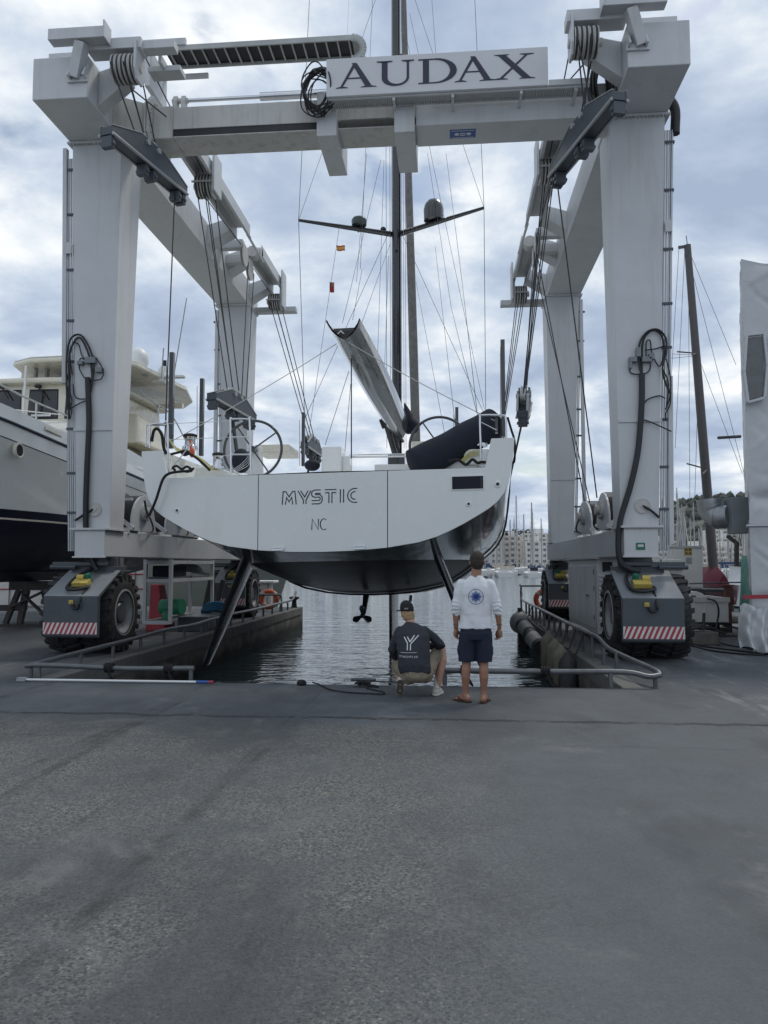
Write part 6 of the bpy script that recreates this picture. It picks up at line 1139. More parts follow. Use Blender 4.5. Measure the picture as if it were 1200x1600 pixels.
# flat trailer with white sides
tr_ = thing('yard_trailer', 'small flat trailer with white metal sides beside the right wheels', 'trailer', (6.2, 18.5, 0)); p, q = at(1063, 972, 18.2), at(1138, 934, 18.2)
MB().box(p.x, q.x, 18.2, 18.24, p.z, q.z).build('side_board', WHT, tr_, bevel=.008); MB().box(q.x - .04, q.x, 18.245, 19.6, p.z, q.z).build('side_board', WHT, tr_, bevel=.008); MB().box(p.x, p.x + .04, 18.245, 19.6, p.z, q.z).build('side_board', WHT, tr_, bevel=.008); MB().box(p.x, q.x, 19.605, 19.645, p.z, q.z).build('side_board', WHT, tr_, bevel=.008)
MB().box(p.x + .045, q.x - .045, 18.25, 19.6, p.z - .02, p.z + .03).build('floor', DGREY, tr_); MB().box(p.x - .02, q.x + .02, 18.16, 18.198, q.z - .10, q.z + .01).build('edge_rail', STRW, tr_); MB().box(p.x - .03, q.x + .05, 18.15, 18.20, p.z - .06, p.z - .003).build('chassis', BLK, tr_)
for i in range(5): MB().box(p.x + .04 + i * (q.x - p.x - .1) / 4, p.x + .08 + i * (q.x - p.x - .1) / 4, 18.175, 18.198, p.z + .01, q.z - .12).build('board_rib', WHT, tr_)
for x in (p.x + .1, q.x - .22): b = MB(); b.lathe((x, 18.8, .19), (1, 0, 0), [(0, .1), (0, .17), (.03, .19), (.13, .19), (.16, .17), (.16, .1)], 20); b.build('wheel', RUB, tr_, smooth=40)
b = MB(); c0 = at(1080, 938, 18.7); b.prism([(c0.x + .33 * cos(a), c0.z - 0.06 + .28 * sin(a)) for a in [pi * k / 14 for k in range(15)]], 'y', 18.5, 18.95); dm = tag(b.build('white_drum', WHT, bevel=.01), 'white half round hood lying in the trailer', 'hood'); b = MB(); b.box(c0.x - .06, c0.x + .04, 18.485, 18.498, c0.z + .02, c0.z + .12); b.build('latch', DGREY, dm)
b = MB(); b.tube(sub([at(1105, 935, 18.1), at(1118, 940, 18.0), at(1123, 955, 17.95), at(1120, 975, 17.9), g(1115, 1000)], 5), 0.02, 6); tag(b.build('hose_line', BLK, smooth=60), 'black hose hanging over the side of the trailer', 'hose')
kb = thing('concrete_block', 'rough concrete block on the ground in front of the trailer', 'block', (5.2, 15.6, 0)); p = g(1079, 1008, 0); q = g(1123, 1008, 0); MB().box(p.x, q.x, p.y, p.y + .45, 0, 0.27).build('block', CONC, kb, bevel=.025)
b = MB(); 
for k in range(7): b.tube(sub([(p.x - .25 + .02 * k, p.y - .05 + .06 * k, .28 + .01 * k), (p.x + .15, p.y + .05 * k, 0.34 + .012 * k), (p.x + .5, p.y + .1, .30 + .02 * (k % 3)), (p.x + .68, p.y + .07 * k, .24)], 4), 0.025, 6)
hb = b.build('black_hose_pile', BLK, smooth=60); tag(hb, 'tangle of black hoses heaped on the concrete block', 'hoses'); hb['kind'] = 'stuff'
b = MB(); b.tube([at(1099, 985, 15.7), at(1100, 958, 15.8)], 0.03, 8); tag(b.build('short_stake', BLK), 'short black stake standing by the concrete block', 'stake')
for i, (L, lab) in enumerate((([(1070, 1006), (1100, 1010), (1130, 1014), (1165, 1018), (1195, 1022), (1230, 1024)], 'dark cable on the ground, running on towards the dark tub'), ([(1080, 1008), (1110, 1016), (1150, 1021), (1185, 1023), (1192, 1021), (1170, 1017)], 'dark cable with a loop on the ground before the wrapped boat'), ([(1120, 1000), (1132, 1006), (1150, 1010), (1180, 1013), (1210, 1016)], 'thin cable on the ground, farthest from the camera'))):
    b = MB(); b.tube(sub([g(*v) for v in L], 5), 0.022 if i < 2 else .014, 7); tag(b.build('ground_cable', BLK, smooth=60), lab, 'cable', 'cables on the ground by the wrapped boat')
tb = thing('dark_tub', 'dark plastic tub standing at the foot of the wrapped boat', 'tub', (6.1, 14.4, 0)); p = g(1176, 1017, 0); b = MB(); b.hexa([(p.x + .03, p.y, 0), (p.x + .85, p.y, 0), (p.x + .85, p.y + .45, 0), (p.x + .03, p.y + .45, 0)], [(p.x, p.y - .04, .30), (p.x + .9, p.y - .04, .30), (p.x + .9, p.y + .5, .30), (p.x, p.y + .5, .30)]); b.build('tub', DGREY, tb, bevel=.02); MB().box(p.x - .03, p.x + .93, p.y - .07, p.y + .53, .302, .335).build('rim', BLK, tb, bevel=.01)
RST = mat('rusty_red_steel', (0.16, 0.07, 0.06), 0.8, var=0.3, bump=.2)
rp = thing('steel_barrier', 'rusty red steel post with a thin rail near the wrapped boat', 'barrier', (6.1, 16.8, 0)); a0 = g(1140, 989, 0); MB().box(a0.x - .07, a0.x + .07, a0.y, a0.y + .14, 0, 1.13).build('post', RST, rp, bevel=.01); MB().box(a0.x - .14, a0.x + .14, a0.y - .05, a0.y + .19, 1.132, 1.16).build('cap', RST, rp); MB().tube([(a0.x - .9, a0.y + .06, 1.18), (a0.x + .5, a0.y + .06, 1.22)], .02, 6).build('rail', PIPE, rp)
b = MB(); b.box(a0.x + .25, a0.x + .32, a0.y - .3, a0.y - .2, 0, 1.2); b.bar((a0.x - .2, a0.y - .1, .2), (a0.x + .45, a0.y - .3, .06), .05, .05); tag(b.build('dark_stake', DGREY), 'thin dark upright with a foot right of the rusty post', 'stake')
for i, (px, py, w, h, lab) in enumerate(((1128, 989, .45, .13, 'pale slab lying flat behind the cables'), (1143, 974, .3, .22, 'pale rounded stone at the foot of the rusty post'), (1150, 995, .7, .05, 'weathered board lying flat by the wrapped boat'))):
    p = g(px, py, 0); b = MB()
    if i == 1: b.sph((p.x + .12, p.y + .1, .1), (.2, .16, .15), 12, 8)
    else: b.box(p.x - w / 2, p.x + w / 2, p.y, p.y + .5, 0.002, h)
    tag(b.build('yard_stone' if i < 2 else 'board', COPE, bevel=0 if i == 1 else .02, smooth=60 if i == 1 else None), lab, 'slab' if i == 0 else ('stone' if i == 1 else 'board'))
# teal sheet hanging by the wrapped boat
TEAL = mat('teal_netting', (0.20, 0.42, 0.36), 0.8, var=0.2, vs=8, bump=.4, bs=25); rows = []
for j in range(13):
    v_ = j / 12; z = 0.55 + 1.3 * v_; rows.append([Vector((6.75 + .55 * u_ + (.13 * sin(7 * u_ + 2 * v_)) * (1 - v_) - 0.10 * (1 - v_), 18.6 + .15 * sin(9 * u_ + 3 * v_), z)) for u_ in [k / 12 for k in range(13)]])
b = MB(); b.loft(rows); o = tag(b.build('teal_net', TEAL, smooth=80), 'teal green net hanging at the left edge of the wrapped boat', 'net'); mdf = o.modifiers.new('thick', 'SOLIDIFY'); mdf.thickness = 0.01
# laid-up sailing boat with raked mast behind the trailer
rb = thing('laid_up_sailboat', 'laid up sailing boat under a maroon cover with a raked dark mast', 'sailing boat', (9.3, 28, 0))
MAR = mat('maroon_canvas', (0.13, 0.018, 0.035), 0.85, var=0.2, vs=3, bump=.2, bs=8); MSTB = mat('brown_black_mast', (0.075, 0.068, 0.068), 0.45, var=.15)
def lp(px, py, Y=28.0): return at(px, py, Y)
p, q = lp(1098, 938), lp(1127, 887); secs = []
for Y, w, zt in ((26.8, .2, .30), (27.3, .38, .52), (28.2, .46, .56), (30, .5, .52), (31, .45, .4)): cx = (p.x + q.x) / 2; secs.append([Vector((cx - w, Y, .9)), Vector((cx - w * .55, Y, 1.0 + zt * .55)), Vector((cx, Y, 1.02 + zt)), Vector((cx + w * .55, Y, 1.0 + zt * .55)), Vector((cx + w, Y, .9))])
b = MB(); b.loft(secs, capa=True, capb=True); b.build('boat_cover', MAR, rb, smooth=40)
secs = [[Vector((cx + w * c1, Y, .45 + .5 * c2)) for c1, c2 in ((-1, 1), (-.85, .35), (-.3, -.2), (.3, -.2), (.85, .35), (1, 1))] for Y, w in ((25.8, .06), (26.4, .35), (27, .5), (28.5, .62), (30, .62), (31.2, .5))]; b = MB(); b.loft(secs, capb=True); b.build('hull', mat('maroon_hull', (0.10, 0.02, 0.03), 0.3), rb, smooth=50)
for dx in (-.6, .6): MB().box(cx + dx - .12, cx + dx + .12, 28, 28.3, 0, .45).build('keel_block', WOODD, rb)
a0, a1 = lp(1116, 905), lp(1074, 383); b = MB(); b.tube([a0, a0.lerp(a1, .5), a1], [.17, .155, .12], 14); b.build('mast', MSTB, rb, smooth=60)
MB().bar(a1 + Vector((.08, 0, -.03)), a1 + Vector((-.32, 0, -.08)), .06, .10).build('mast_crane', MSTB, rb); MB().tube([a1, a1 + Vector((-.03, 0, .35))], .015, 6).build('aerial', MSTB, rb)
for py, px in ((552, 1089), (733, 1105)):
    r0 = lp(px, py); 
    for dx, dz, dy in ((-.42, .32, .9), (-.45, -.28, -.9)): MB().tube([r0, r0 + Vector((dx, dy, dz))], .03, 6).build('spreader', MSTB, rb)
for a_, c_ in (((1061, 384), (1046, 640)), ((1070, 388), (1055, 700)), ((1078, 395), (1150, 570)), ((1083, 430), (1165, 750)), ((1092, 560), (1160, 740)), ((1076, 470), (1078, 800)), ((1088, 555), (1050, 553)), ((1088, 556), (1046, 560)), ((1091, 600), (1085, 800))): MB().tube([lp(*a_), lp(*c_)], .008, 5).build('stay', ROPE, rb)
# ---------------------------------------------------------------- people
def wrap(parts, voxel, name, m, parent, it=4, fold=None, M=None):
    b = MB()
    for p in parts: p(b)
    me = bpy.data.meshes.new('tmp'); me.from_pydata(b.v, [], b.f)
    bm = bmesh.new(); bm.from_mesh(me); bmesh.ops.recalc_face_normals(bm, faces=bm.faces); bm.to_mesh(me); bm.free()
    o = bpy.data.objects.new('tmp', me); COL.objects.link(o)
    r = o.modifiers.new('r', 'REMESH'); r.mode = 'VOXEL'; r.voxel_size = voxel; r.adaptivity = 0
    s = o.modifiers.new('s', 'SMOOTH'); s.iterations = it; s.factor = 0.5
    dg = bpy.context.evaluated_depsgraph_get(); dg.update(); me2 = bpy.data.meshes.new_from_object(o.evaluated_get(dg)); bpy.data.objects.remove(o); bpy.data.meshes.remove(me)
    if fold:
        vn = [v.normal.copy() for v in me2.vertices]
        for v, n_ in zip(me2.vertices, vn): v.co += n_ * fold(v.co)
    if M: me2.transform(M)
    me2.polygons.foreach_set('use_smooth', [True] * len(me2.polygons)); me2.name = name; me2.materials.clear(); me2.materials.append(m)
    o = bpy.data.objects.new(name, me2); COL.objects.link(o); o.parent = parent; return o
def cap(pts, rs, n=12):
    def f(b):
        b.tube([Vector(p) for p in pts], list(rs), n)
        for p, r in zip(pts, rs): b.sph(p, r, n, 8)
    return f
def ell(c, r, rot=None): return lambda b: b.sph(c, r, 16, 10, rot)
def torso(secs, n=24): # (centre, rx, ry, tilt about x)
    def f(b):
        S_ = []
        for c, rx, ry, tl in secs: S_.append([Vector(c) + Vector((rx * cos(a), ry * sin(a) * cos(tl), ry * sin(a) * sin(tl))) for a in [2 * pi * k / n for k in range(n)]])
        b.loft(S_, closed=True, capa=True, capb=True)
    return f
def hand(w, dirn, thumb, curl, s=1.0):
    w = Vector(w); d = Vector(dirn).normalized(); t = Vector(thumb).normalized(); nrm = d.cross(t).normalized() * curl; L = []
    L.append(cap([w, w + d * .045 * s, w + d * .085 * s], [.024 * s, .031 * s, .030 * s], 10)); L.append(cap([w + d * .05 * s + t * .012, w + d * .085 * s + t * .018], [.026 * s, .024 * s], 10)); L.append(cap([w + d * .05 * s - t * .014, w + d * .085 * s - t * .02], [.024 * s, .022 * s], 10))
    for k, ln in enumerate((.070, .078, .073, .058)):
        b0 = w + d * .088 * s + t * (.030 - .020 * k) * s; L.append(cap([b0, b0 + (d * .95 + nrm * .25) * ln * .45 * s, b0 + (d * .78 + nrm * .62) * ln * .78 * s, b0 + (d * .55 + nrm * .85) * ln * 1.0 * s], [.0095 * s, .009 * s, .0085 * s, .007 * s], 8))
    b0 = w + d * .03 * s + t * .028 * s; L.append(cap([b0, b0 + (d * .6 + t * .7) * .035 * s, b0 + (d * .9 + t * .4 + nrm * .3) * .065 * s], [.013 * s, .011 * s, .009 * s], 8)); return L
SKIN = mat('tanned_skin', (0.30, 0.15, 0.098), 0.5, var=0.08, vs=14); SKIN2 = mat('fair_skin', (0.42, 0.23, 0.16), 0.5, var=0.08, vs=14)
HAIRD = mat('dark_brown_hair', (0.035, 0.024, 0.018), 0.7, var=0.4, vs=30, bump=.5, bs=180); HAIRB = mat('blond_hair', (0.36, 0.24, 0.13), 0.7, var=0.3, vs=30, bump=.5, bs=180)
SHIRTW = mat('white_cotton', (0.70, 0.71, 0.73), 0.85, var=0.03, bump=.08, bs=250); SHORTN = mat('navy_cotton', (0.012, 0.017, 0.036), 0.85, var=0.15, vs=9, bump=.15, bs=200)
SHIRTD = mat('dark_slate_cotton', (0.024, 0.027, 0.036), 0.85, var=0.15, vs=8, bump=.12, bs=220); CAMO = mat('camouflage_khaki', (0.26, 0.215, 0.155), 0.85, var=0.35, vs=16, dirt=(0.04, 0.038, 0.034), da=.95, ds=(16, 16, 16), dl=.47)
SOCK = mat('white_sock', (0.55, 0.55, 0.56), 0.9, var=0.2, vs=25, bump=.3, bs=120); SHOE = mat('pale_canvas_shoe', (0.48, 0.45, 0.40), 0.8, var=.12, vs=12); SOLE = mat('brown_shoe_sole', (0.15, 0.125, 0.10), 0.8, var=.3, vs=30); RUBW = mat('white_rubber', (0.62, 0.61, 0.58), 0.6); FLOP = mat('brown_flip_flop', (0.045, 0.022, 0.015), 0.7)
nz = lambda x, y, z: noise.noise(Vector((x, y, z)))
# ---- standing man
mp0 = Vector((0.29, 9.40, 0.0)); man = thing('person', 'man standing in flip flops, white shirt with blue compass print and navy shorts', 'person', mp0)
lh, rh = hand((-.238, .035, .885), (-.02, .10, -1), (.55, .8, 0), 1), hand((.282, .035, .885), (.03, .12, -1), (-.55, .8, 0), -1)
la, ra = Vector((-.128, .0, .085)), Vector((.088, -.02, .085)); ld, rd = Vector((-.62, .78, 0)).normalized(), Vector((.28, .96, 0)).normalized()
def foot(a, d):
    w = Vector((-d.y, d.x, 0)); b0 = Vector((a.x, a.y, 0.022))
    return [cap([a, b0 - d * .045 + Vector((0, 0, .026))], [.038, .034], 10), cap([b0 - d * .04 + Vector((0, 0, .022)), b0 + d * .06 + Vector((0, 0, .026)), b0 + d * .13 + Vector((0, 0, .012))], [.034, .036, .03], 10), cap([a + d * .01, b0 + d * .09 + Vector((0, 0, .02))], [.036, .028], 10)] + [cap([b0 + d * .14 + w * (.034 - .017 * k), b0 + d * (.195 - .012 * abs(k - .5)) + w * (.036 - .018 * k) - Vector((0, 0, .006))], [.012, .009], 8) for k in range(5)]
body = [ell((.022, .025, 1.692), (.080, .100, .114)), ell((.022, .075, 1.645), (.052, .055, .062)), cap([(.0, -.005, 1.46), (.012, .0, 1.55), (.02, .012, 1.63)], [.070, .062, .060]), ell((.022, .122, 1.675), (.012, .018, .022)), ell((.022, .118, 1.635), (.024, .008, .007)),
        ell((-.062, .02, 1.672), (.014, .02, .033)), ell((.106, .02, 1.672), (.014, .02, .033)), torso([((0, 0, .90), .15, .10, 0), ((0, 0, 1.1), .145, .095, 0), ((0, 0, 1.35), .17, .10, 0), ((0, -.005, 1.46), .09, .07, 0)]),
        cap([(-.175, -.01, 1.415), (-.225, -.035, 1.14), (-.24, .02, .90)], [.055, .043, .027]), cap([(.18, -.01, 1.415), (.25, -.035, 1.14), (.283, .02, .90)], [.055, .043, .027]),
        cap([(-.235, -.02, 1.09), (-.238, .0, 1.02), (-.24, .02, .90)], [.043, .039, .027]), cap([(.258, -.02, 1.09), (.27, .0, 1.02), (.283, .02, .90)], [.043, .039, .027]),
        cap([(-.095, 0, .86), (-.115, .01, .50)], [.085, .058]), cap([(.095, 0, .86), (.092, .01, .50)], [.085, .058]),
        cap([(-.115, .012, .50), (-.122, -.018, .38), (-.128, -.022, .30), (-.128, .0, .15), la], [.054, .056, .053, .038, .036]), cap([(.092, .012, .50), (.09, -.025, .38), (.09, -.032, .30), (.088, -.015, .15), ra], [.054, .057, .054, .038, .036])] + lh + rh + foot(la, ld) + foot(ra, rd)
MT = Matrix.Identity(4)
wrap(body, .0065, 'body', SKIN, man, 3)
def fold1(c):
    z = c.z; s = .009 * nz(c.x * 9, c.y * 9, z * 3.5) + .008 * nz(c.x * 16 + z * 5, 2, z * 9 - c.x * 8)
    if z < 1.05: s += .010 * nz(c.x * 8 + 4, c.y * 6, z * 13)
    if abs(c.x) > .2 and z < 1.22: s += .004 * sin(z * 120 + 6 * nz(c.x * 8, c.y * 8, z * 6))
    return s
shirt = wrap([torso([((.0, -.005, .880), .212, .135, 0), ((0, -.005, .93), .206, .135, 0), ((0, -.008, 1.05), .188, .128, 0), ((0, -.01, 1.18), .187, .128, 0), ((0, -.012, 1.30), .205, .13, 0), ((0, -.012, 1.385), .205, .115, 0), ((.003, -.008, 1.44), .158, .092, 0), ((.008, -.002, 1.49), .092, .075, 0), ((.012, .0, 1.515), .07, .066, 0)]),
              cap([(-.165, -.012, 1.405), (-.198, -.02, 1.30), (-.228, -.035, 1.14), (-.236, -.015, 1.075)], [.072, .068, .060, .056]), cap([(.17, -.012, 1.405), (.21, -.02, 1.30), (.252, -.035, 1.14), (.266, -.015, 1.075)], [.072, .068, .060, .056])], .0075, 'shirt', SHIRTW, man, 3, fold1)
fold2 = lambda c: .006 * nz(c.x * 10, c.y * 10, c.z * 7) + 0 + .004 * nz(c.x * 22, c.z * 4, 3)
wrap([torso([((0, 0, .955), .165, .118, 0), ((0, 0, .90), .18, .13, 0), ((0, -.008, .82), .19, .138, 0), ((-.004, -.005, .75), .196, .13, 0)]), torso([((-.092, 0, .84), .105, .128, 0), ((-.103, .002, .70), .107, .115, 0), ((-.112, .004, .58), .104, .108, 0), ((-.116, .004, .485), .10, .102, 0)]), torso([((.088, 0, .84), .105, .128, 0), ((.092, .002, .70), .107, .115, 0), ((.094, .004, .58), .104, .108, 0), ((.095, .004, .485), .10, .102, 0)]), ell((-.195, .0, .62), (.03, .07, .085)), ell((.18, .0, .62), (.03, .07, .085))], .0075, 'shorts', SHORTN, man, 3, fold2)
wrap([ell((.022, .012, 1.714), (.091, .109, .101)), ell((.022, -.030, 1.675), (.083, .068, .085)), ell((.022, -.033, 1.630), (.064, .044, .05))], .006, 'hair', HAIRD, man, 2, lambda c: .004 * nz(c.x * 60, c.y * 60, c.z * 60))
for a, d in ((la, ld), (ra, rd)):
    w = Vector((-d.y, d.x, 0)); b0 = Vector((a.x, a.y, 0)); b = MB(); ol = []
    for t, ww in ((-.09, .0), (-.085, .028), (-.05, .038), (.02, .036), (.09, .045), (.15, .05), (.20, .036), (.215, .0)): ol.append((t, ww))
    pl = [b0 + d * t + w * ww for t, ww in ol] + [b0 + d * t - w * ww for t, ww in reversed(ol[1:-1])]; b.prism([(p.x, p.y) for p in pl], 'z', .003, .022); b.v = [v + mp0 for v in b.v]; fl = b.build('flip_flop', FLOP, man)
    b = MB(); tp_ = b0 + d * .155 + Vector((0, 0, .03)); 
    for s in (-1, 1): b.tube(sub([tp_, b0 + d * .10 + w * s * .03 + Vector((0, 0, .055)), b0 + d * .03 + w * s * .042 + Vector((0, 0, .02))], 4), .007, 6)
    b.v = [v + mp0 for v in b.v]; b.build('strap', FLOP, fl, smooth=60)
b = MB(); b.tube([Vector((.279 + .029 * cos(a), .018 + .029 * sin(a), .925)) + mp0 for a in [2 * pi * k / 20 for k in range(20)]], .006, 6, closed=True); b.build('bracelet', FLOP, man, smooth=60)
b = MB(); b.tube([Vector((-.24 + .029 * cos(a), .018 + .029 * sin(a), .925)) + mp0 for a in [2 * pi * k / 20 for k in range(20)]], .004, 6, closed=True); b.build('bracelet', FLOP, man, smooth=60)
b = MB(); b.hexa([Vector(v) + mp0 for v in ((.238, .05, .765), (.322, .085, .765), (.318, .10, .765), (.235, .065, .765))], [Vector(v) + mp0 for v in ((.248, .052, .845), (.326, .085, .845), (.322, .10, .845), (.245, .066, .845))]); tag(b.build('wallet', mat('grey_green_leather', (0.07, 0.085, 0.075), 0.6), bevel=.006), "small grey green wallet held in the standing man's right hand", 'wallet')
# ---- decals printed on the shirts: thin films laid on the cloth
def decal(obj, tris, name, m, parent, origin, off=.0025):
    bvh = BVHTree.FromPolygons([v.co for v in obj.data.vertices], [p.vertices[:] for p in obj.data.polygons]); vs, fs = [], []
    for poly in tris:
        ok = True; pts = []
        for x, z in poly:
            h = bvh.ray_cast(Vector((x, -2.0, z)), Vector((0, 1, 0)))
            if h[0] is None: ok = False; break
            pts.append(h[0] + Vector((0, -1, 0)) * off)
        if ok: k = len(vs); vs += pts; fs.append(list(range(k, k + len(pts))))
    me = bpy.data.meshes.new(name); me.from_pydata(vs, [], fs); me.materials.append(m); o = bpy.data.objects.new(name, me); COL.objects.link(o); o.parent = parent; return o
def qstroke(p, q, w0, w1, n=6):
    p, q = Vector(p), Vector(q); d = (q - p).normalized(); w = Vector((-d.y, d.x)); o = []
    for i in range(n):
        a, c = p.lerp(q, i / n), p.lerp(q, (i + 1) / n); wa, wc = w0 + (w1 - w0) * i / n, w0 + (w1 - w0) * (i + 1) / n
        o.append([(a + w * wa / 2)[:], (a - w * wa / 2)[:], (c - w * wc / 2)[:], (c + w * wc / 2)[:]])
    return o
cx_, cz_, R_ = .0, 1.265, .092; C_ = Vector((cx_, cz_)); T = []
pol = lambda r, a: (C_ + Vector((r * sin(a), r * cos(a))))
for k in range(48): a0, a1 = 2 * pi * k / 48, 2 * pi * (k + 1) / 48; T.append([pol(R_, a0)[:], pol(R_ * .93, a0)[:], pol(R_ * .93, a1)[:], pol(R_, a1)[:]])
for k in range(16):
    a = 2 * pi * k / 16; r = R_ * (.92 if k % 4 == 0 else (.82 if k % 2 == 0 else .66))
    T += qstroke(pol(.0, a), pol(r * .55, a), .010, .010, 3) + qstroke(pol(r * .55, a), pol(r, a), .009, .001, 3)
PRINTB = mat('blue_shirt_print', (0.02, 0.05, 0.22), 0.8, var=.25, vs=40); PRINTL = mat('pale_blue_print', (0.20, 0.30, 0.52), 0.8, var=.15, vs=40)
decal(shirt, T, 'compass_print', PRINTB, man, mp0, .005); T = []
for k in range(16): a = 2 * pi * (k + .5) / 16; T += qstroke(pol(.04, a), pol(R_ * .8, a), .010, .002, 4)
decal(shirt, T, 'compass_print', PRINTL, man, mp0, .003)
# ---- crouching man
cp0 = Vector((-0.43, 9.72, 0.0)); cm = thing('person', 'man crouching at the quay edge in black cap and dark shirt with white logo', 'person', cp0)
la, ra = Vector((-.205, -.06, .17)), Vector((.235, .13, .10))
SH_ = Matrix.Identity(4); SH_[0][2] = -.10; SH_[0][3] = .015
body = [ell((-.055, .30, 1.045), (.074, .095, .112)), ell((-.075, .37, 1.0), (.05, .05, .06)), ell((-.085, .405, 1.02), (.012, .018, .02)), cap([(-.01, .205, .84), (-.03, .25, .92), (-.045, .285, .99)], [.068, .058, .057]), ell((-.13, .30, 1.03), (.012, .02, .03)), ell((.02, .30, 1.03), (.012, .02, .03)),
        torso([((0, -.06, .32), .14, .12, -.4), ((0, .03, .55), .14, .10, -.3), ((0, .15, .76), .16, .095, -.3), ((0, .20, .84), .09, .07, -.3)]),
        cap([(.16, .18, .80), (.335, .17, .63), (.22, .40, .60), (.12, .47, .54)], [.055, .046, .036, .028]), cap([(-.165, .18, .79), (-.275, .16, .56), (-.22, .40, .47), (-.16, .47, .45)], [.055, .046, .036, .028]),
        cap([(.09, -.04, .30), (.22, .22, .46), (.335, .33, .555)], [.095, .075, .058]), cap([(.335, .33, .55), (.335, .24, .42), (.29, .18, .28), (.25, .14, .12)], [.056, .058, .050, .040]),
        cap([(-.09, -.04, .27), (-.2, .2, .32), (-.26, .40, .34)], [.095, .075, .058]), cap([(-.26, .40, .33), (-.235, .2, .24), (-.21, .0, .20), (-.205, -.05, .18)], [.056, .057, .045, .04])]
body += hand((.12, .47, .535), (-.9, .35, -.15), (0, .2, 1), 1) + hand((-.16, .47, .445), (.9, .35, -.1), (0, .2, 1), -1)
wrap(body, .0065, 'body', SKIN2, cm, 3, None, SH_)
fold3 = lambda c: .007 * nz(c.x * 9, c.y * 7, c.z * 5 + 3) + .006 * nz(c.x * 7 + c.z * 9, 5, c.z * 12 - c.x * 9) + (.006 * nz(c.x * 20, c.z * 20, 1) if c.z < .45 else 0) + (.008 * sin(c.z * 70 + c.x * 40) * max(0, nz(c.x * 5, c.y * 5, c.z * 4)) if abs(c.x) > .2 else 0)
shirt2 = wrap([torso([((-.01, -.11, .29), .195, .145, -.35), ((-.01, -.095, .37), .205, .15, -.35), ((-.01, -.05, .50), .205, .145, -.32), ((-.008, .02, .62), .212, .14, -.30), ((-.004, .10, .74), .218, .13, -.30), ((0, .155, .82), .185, .105, -.30), ((-.008, .19, .875), .11, .085, -.25), ((-.015, .21, .905), .075, .07, -.25)]),
              cap([(.15, .16, .79), (.25, .17, .72), (.335, .17, .635), (.335, .20, .62)], [.078, .066, .060, .056]), cap([(.335, .18, .63), (.26, .31, .605), (.15, .44, .575)], [.060, .052, .044]), cap([(-.155, .16, .78), (-.225, .16, .68), (-.28, .16, .56)], [.078, .070, .064]), cap([(-.28, .16, .56), (-.265, .26, .47), (-.22, .40, .46)], [.064, .056, .046])], .0075, 'shirt', SHIRTD, cm, 3, fold3, SH_)
wrap([ell((-.0, -.09, .30), (.185, .155, .105)), ell((0, -.12, .275), (.17, .13, .085)), cap([(.10, -.06, .295), (.20, .14, .43), (.285, .26, .515)], [.118, .096, .078]), cap([(-.10, -.06, .275), (-.19, .14, .325), (-.25, .33, .35)], [.118, .100, .085])], .0075, 'shorts', CAMO, cm, 3, lambda c: .007 * nz(c.x * 12, c.y * 12, c.z * 12) + .005 * nz(c.x * 25, c.y * 9, c.z * 25), SH_)
wrap([ell((-.052, .275, 1.0), (.085, .085, .085)), ell((-.048, .245, .965), (.073, .06, .05)), ell((.0, .285, .99), (.038, .06, .06))], .006, 'hair', HAIRB, cm, 2, lambda c: .007 * nz(c.x * 50, c.y * 50, c.z * 30), SH_)
cpm = [ell((-.056, .305, 1.095), (.088, .108, .092)), torso([((-.056, .30, 1.05), .089, .108, 0), ((-.056, .30, 1.075), .09, .11, 0), ((-.056, .302, 1.10), .09, .108, 0)])]
capo = wrap(cpm, .006, 'cap', mat('black_cap_cotton', (0.012, 0.012, 0.014), 0.85, bump=.1, bs=200), cm, 2, None, SH_)
d = Vector((-.88, .45, 0)).normalized(); w = Vector((-d.y, d.x, 0)); b = MB(); S_ = []
for t in (0, .3, .6, .85, 1): hw = .07 * sqrt(max(0, 1 - t ** 3 * .92)); c0 = Vector((-.056, .30, 1.065)) + d * (.06 + .095 * t) + Vector((0, 0, -.012 * t)); S_.append([c0 + w * hw * k / 3 + Vector((0, 0, -.012 * (k / 3) ** 2)) for k in range(-3, 4)] + [c0 + w * hw * k / 3 + Vector((0, 0, -.012 * (k / 3) ** 2 - .006)) for k in range(3, -4, -1)])
b.loft(S_, closed=True, capa=True, capb=True); b.v = [SH_ @ v + cp0 for v in b.v]; b.build('brim', bpy.data.materials['black_cap_cotton'], capo, smooth=60)
T = qstroke((-.178, 1.085), (-.123, 1.09), .006, .006, 5) + qstroke((-.175, 1.073), (-.128, 1.078), .005, .005, 5); decal(capo, T, 'cap_emblem', EDGEG, capo, cp0)
wrap([cap([(.272, .225, .32), (.262, .195, .25), (.245, .155, .15), (.238, .135, .09)], [.054, .050, .046, .046])], .006, 'sock', SOCK, cm, 2); wrap([cap([(-.222, .1, .225), (-.208, -.03, .19)], [.05, .047])], .006, 'sock', SOCK, cm, 2)
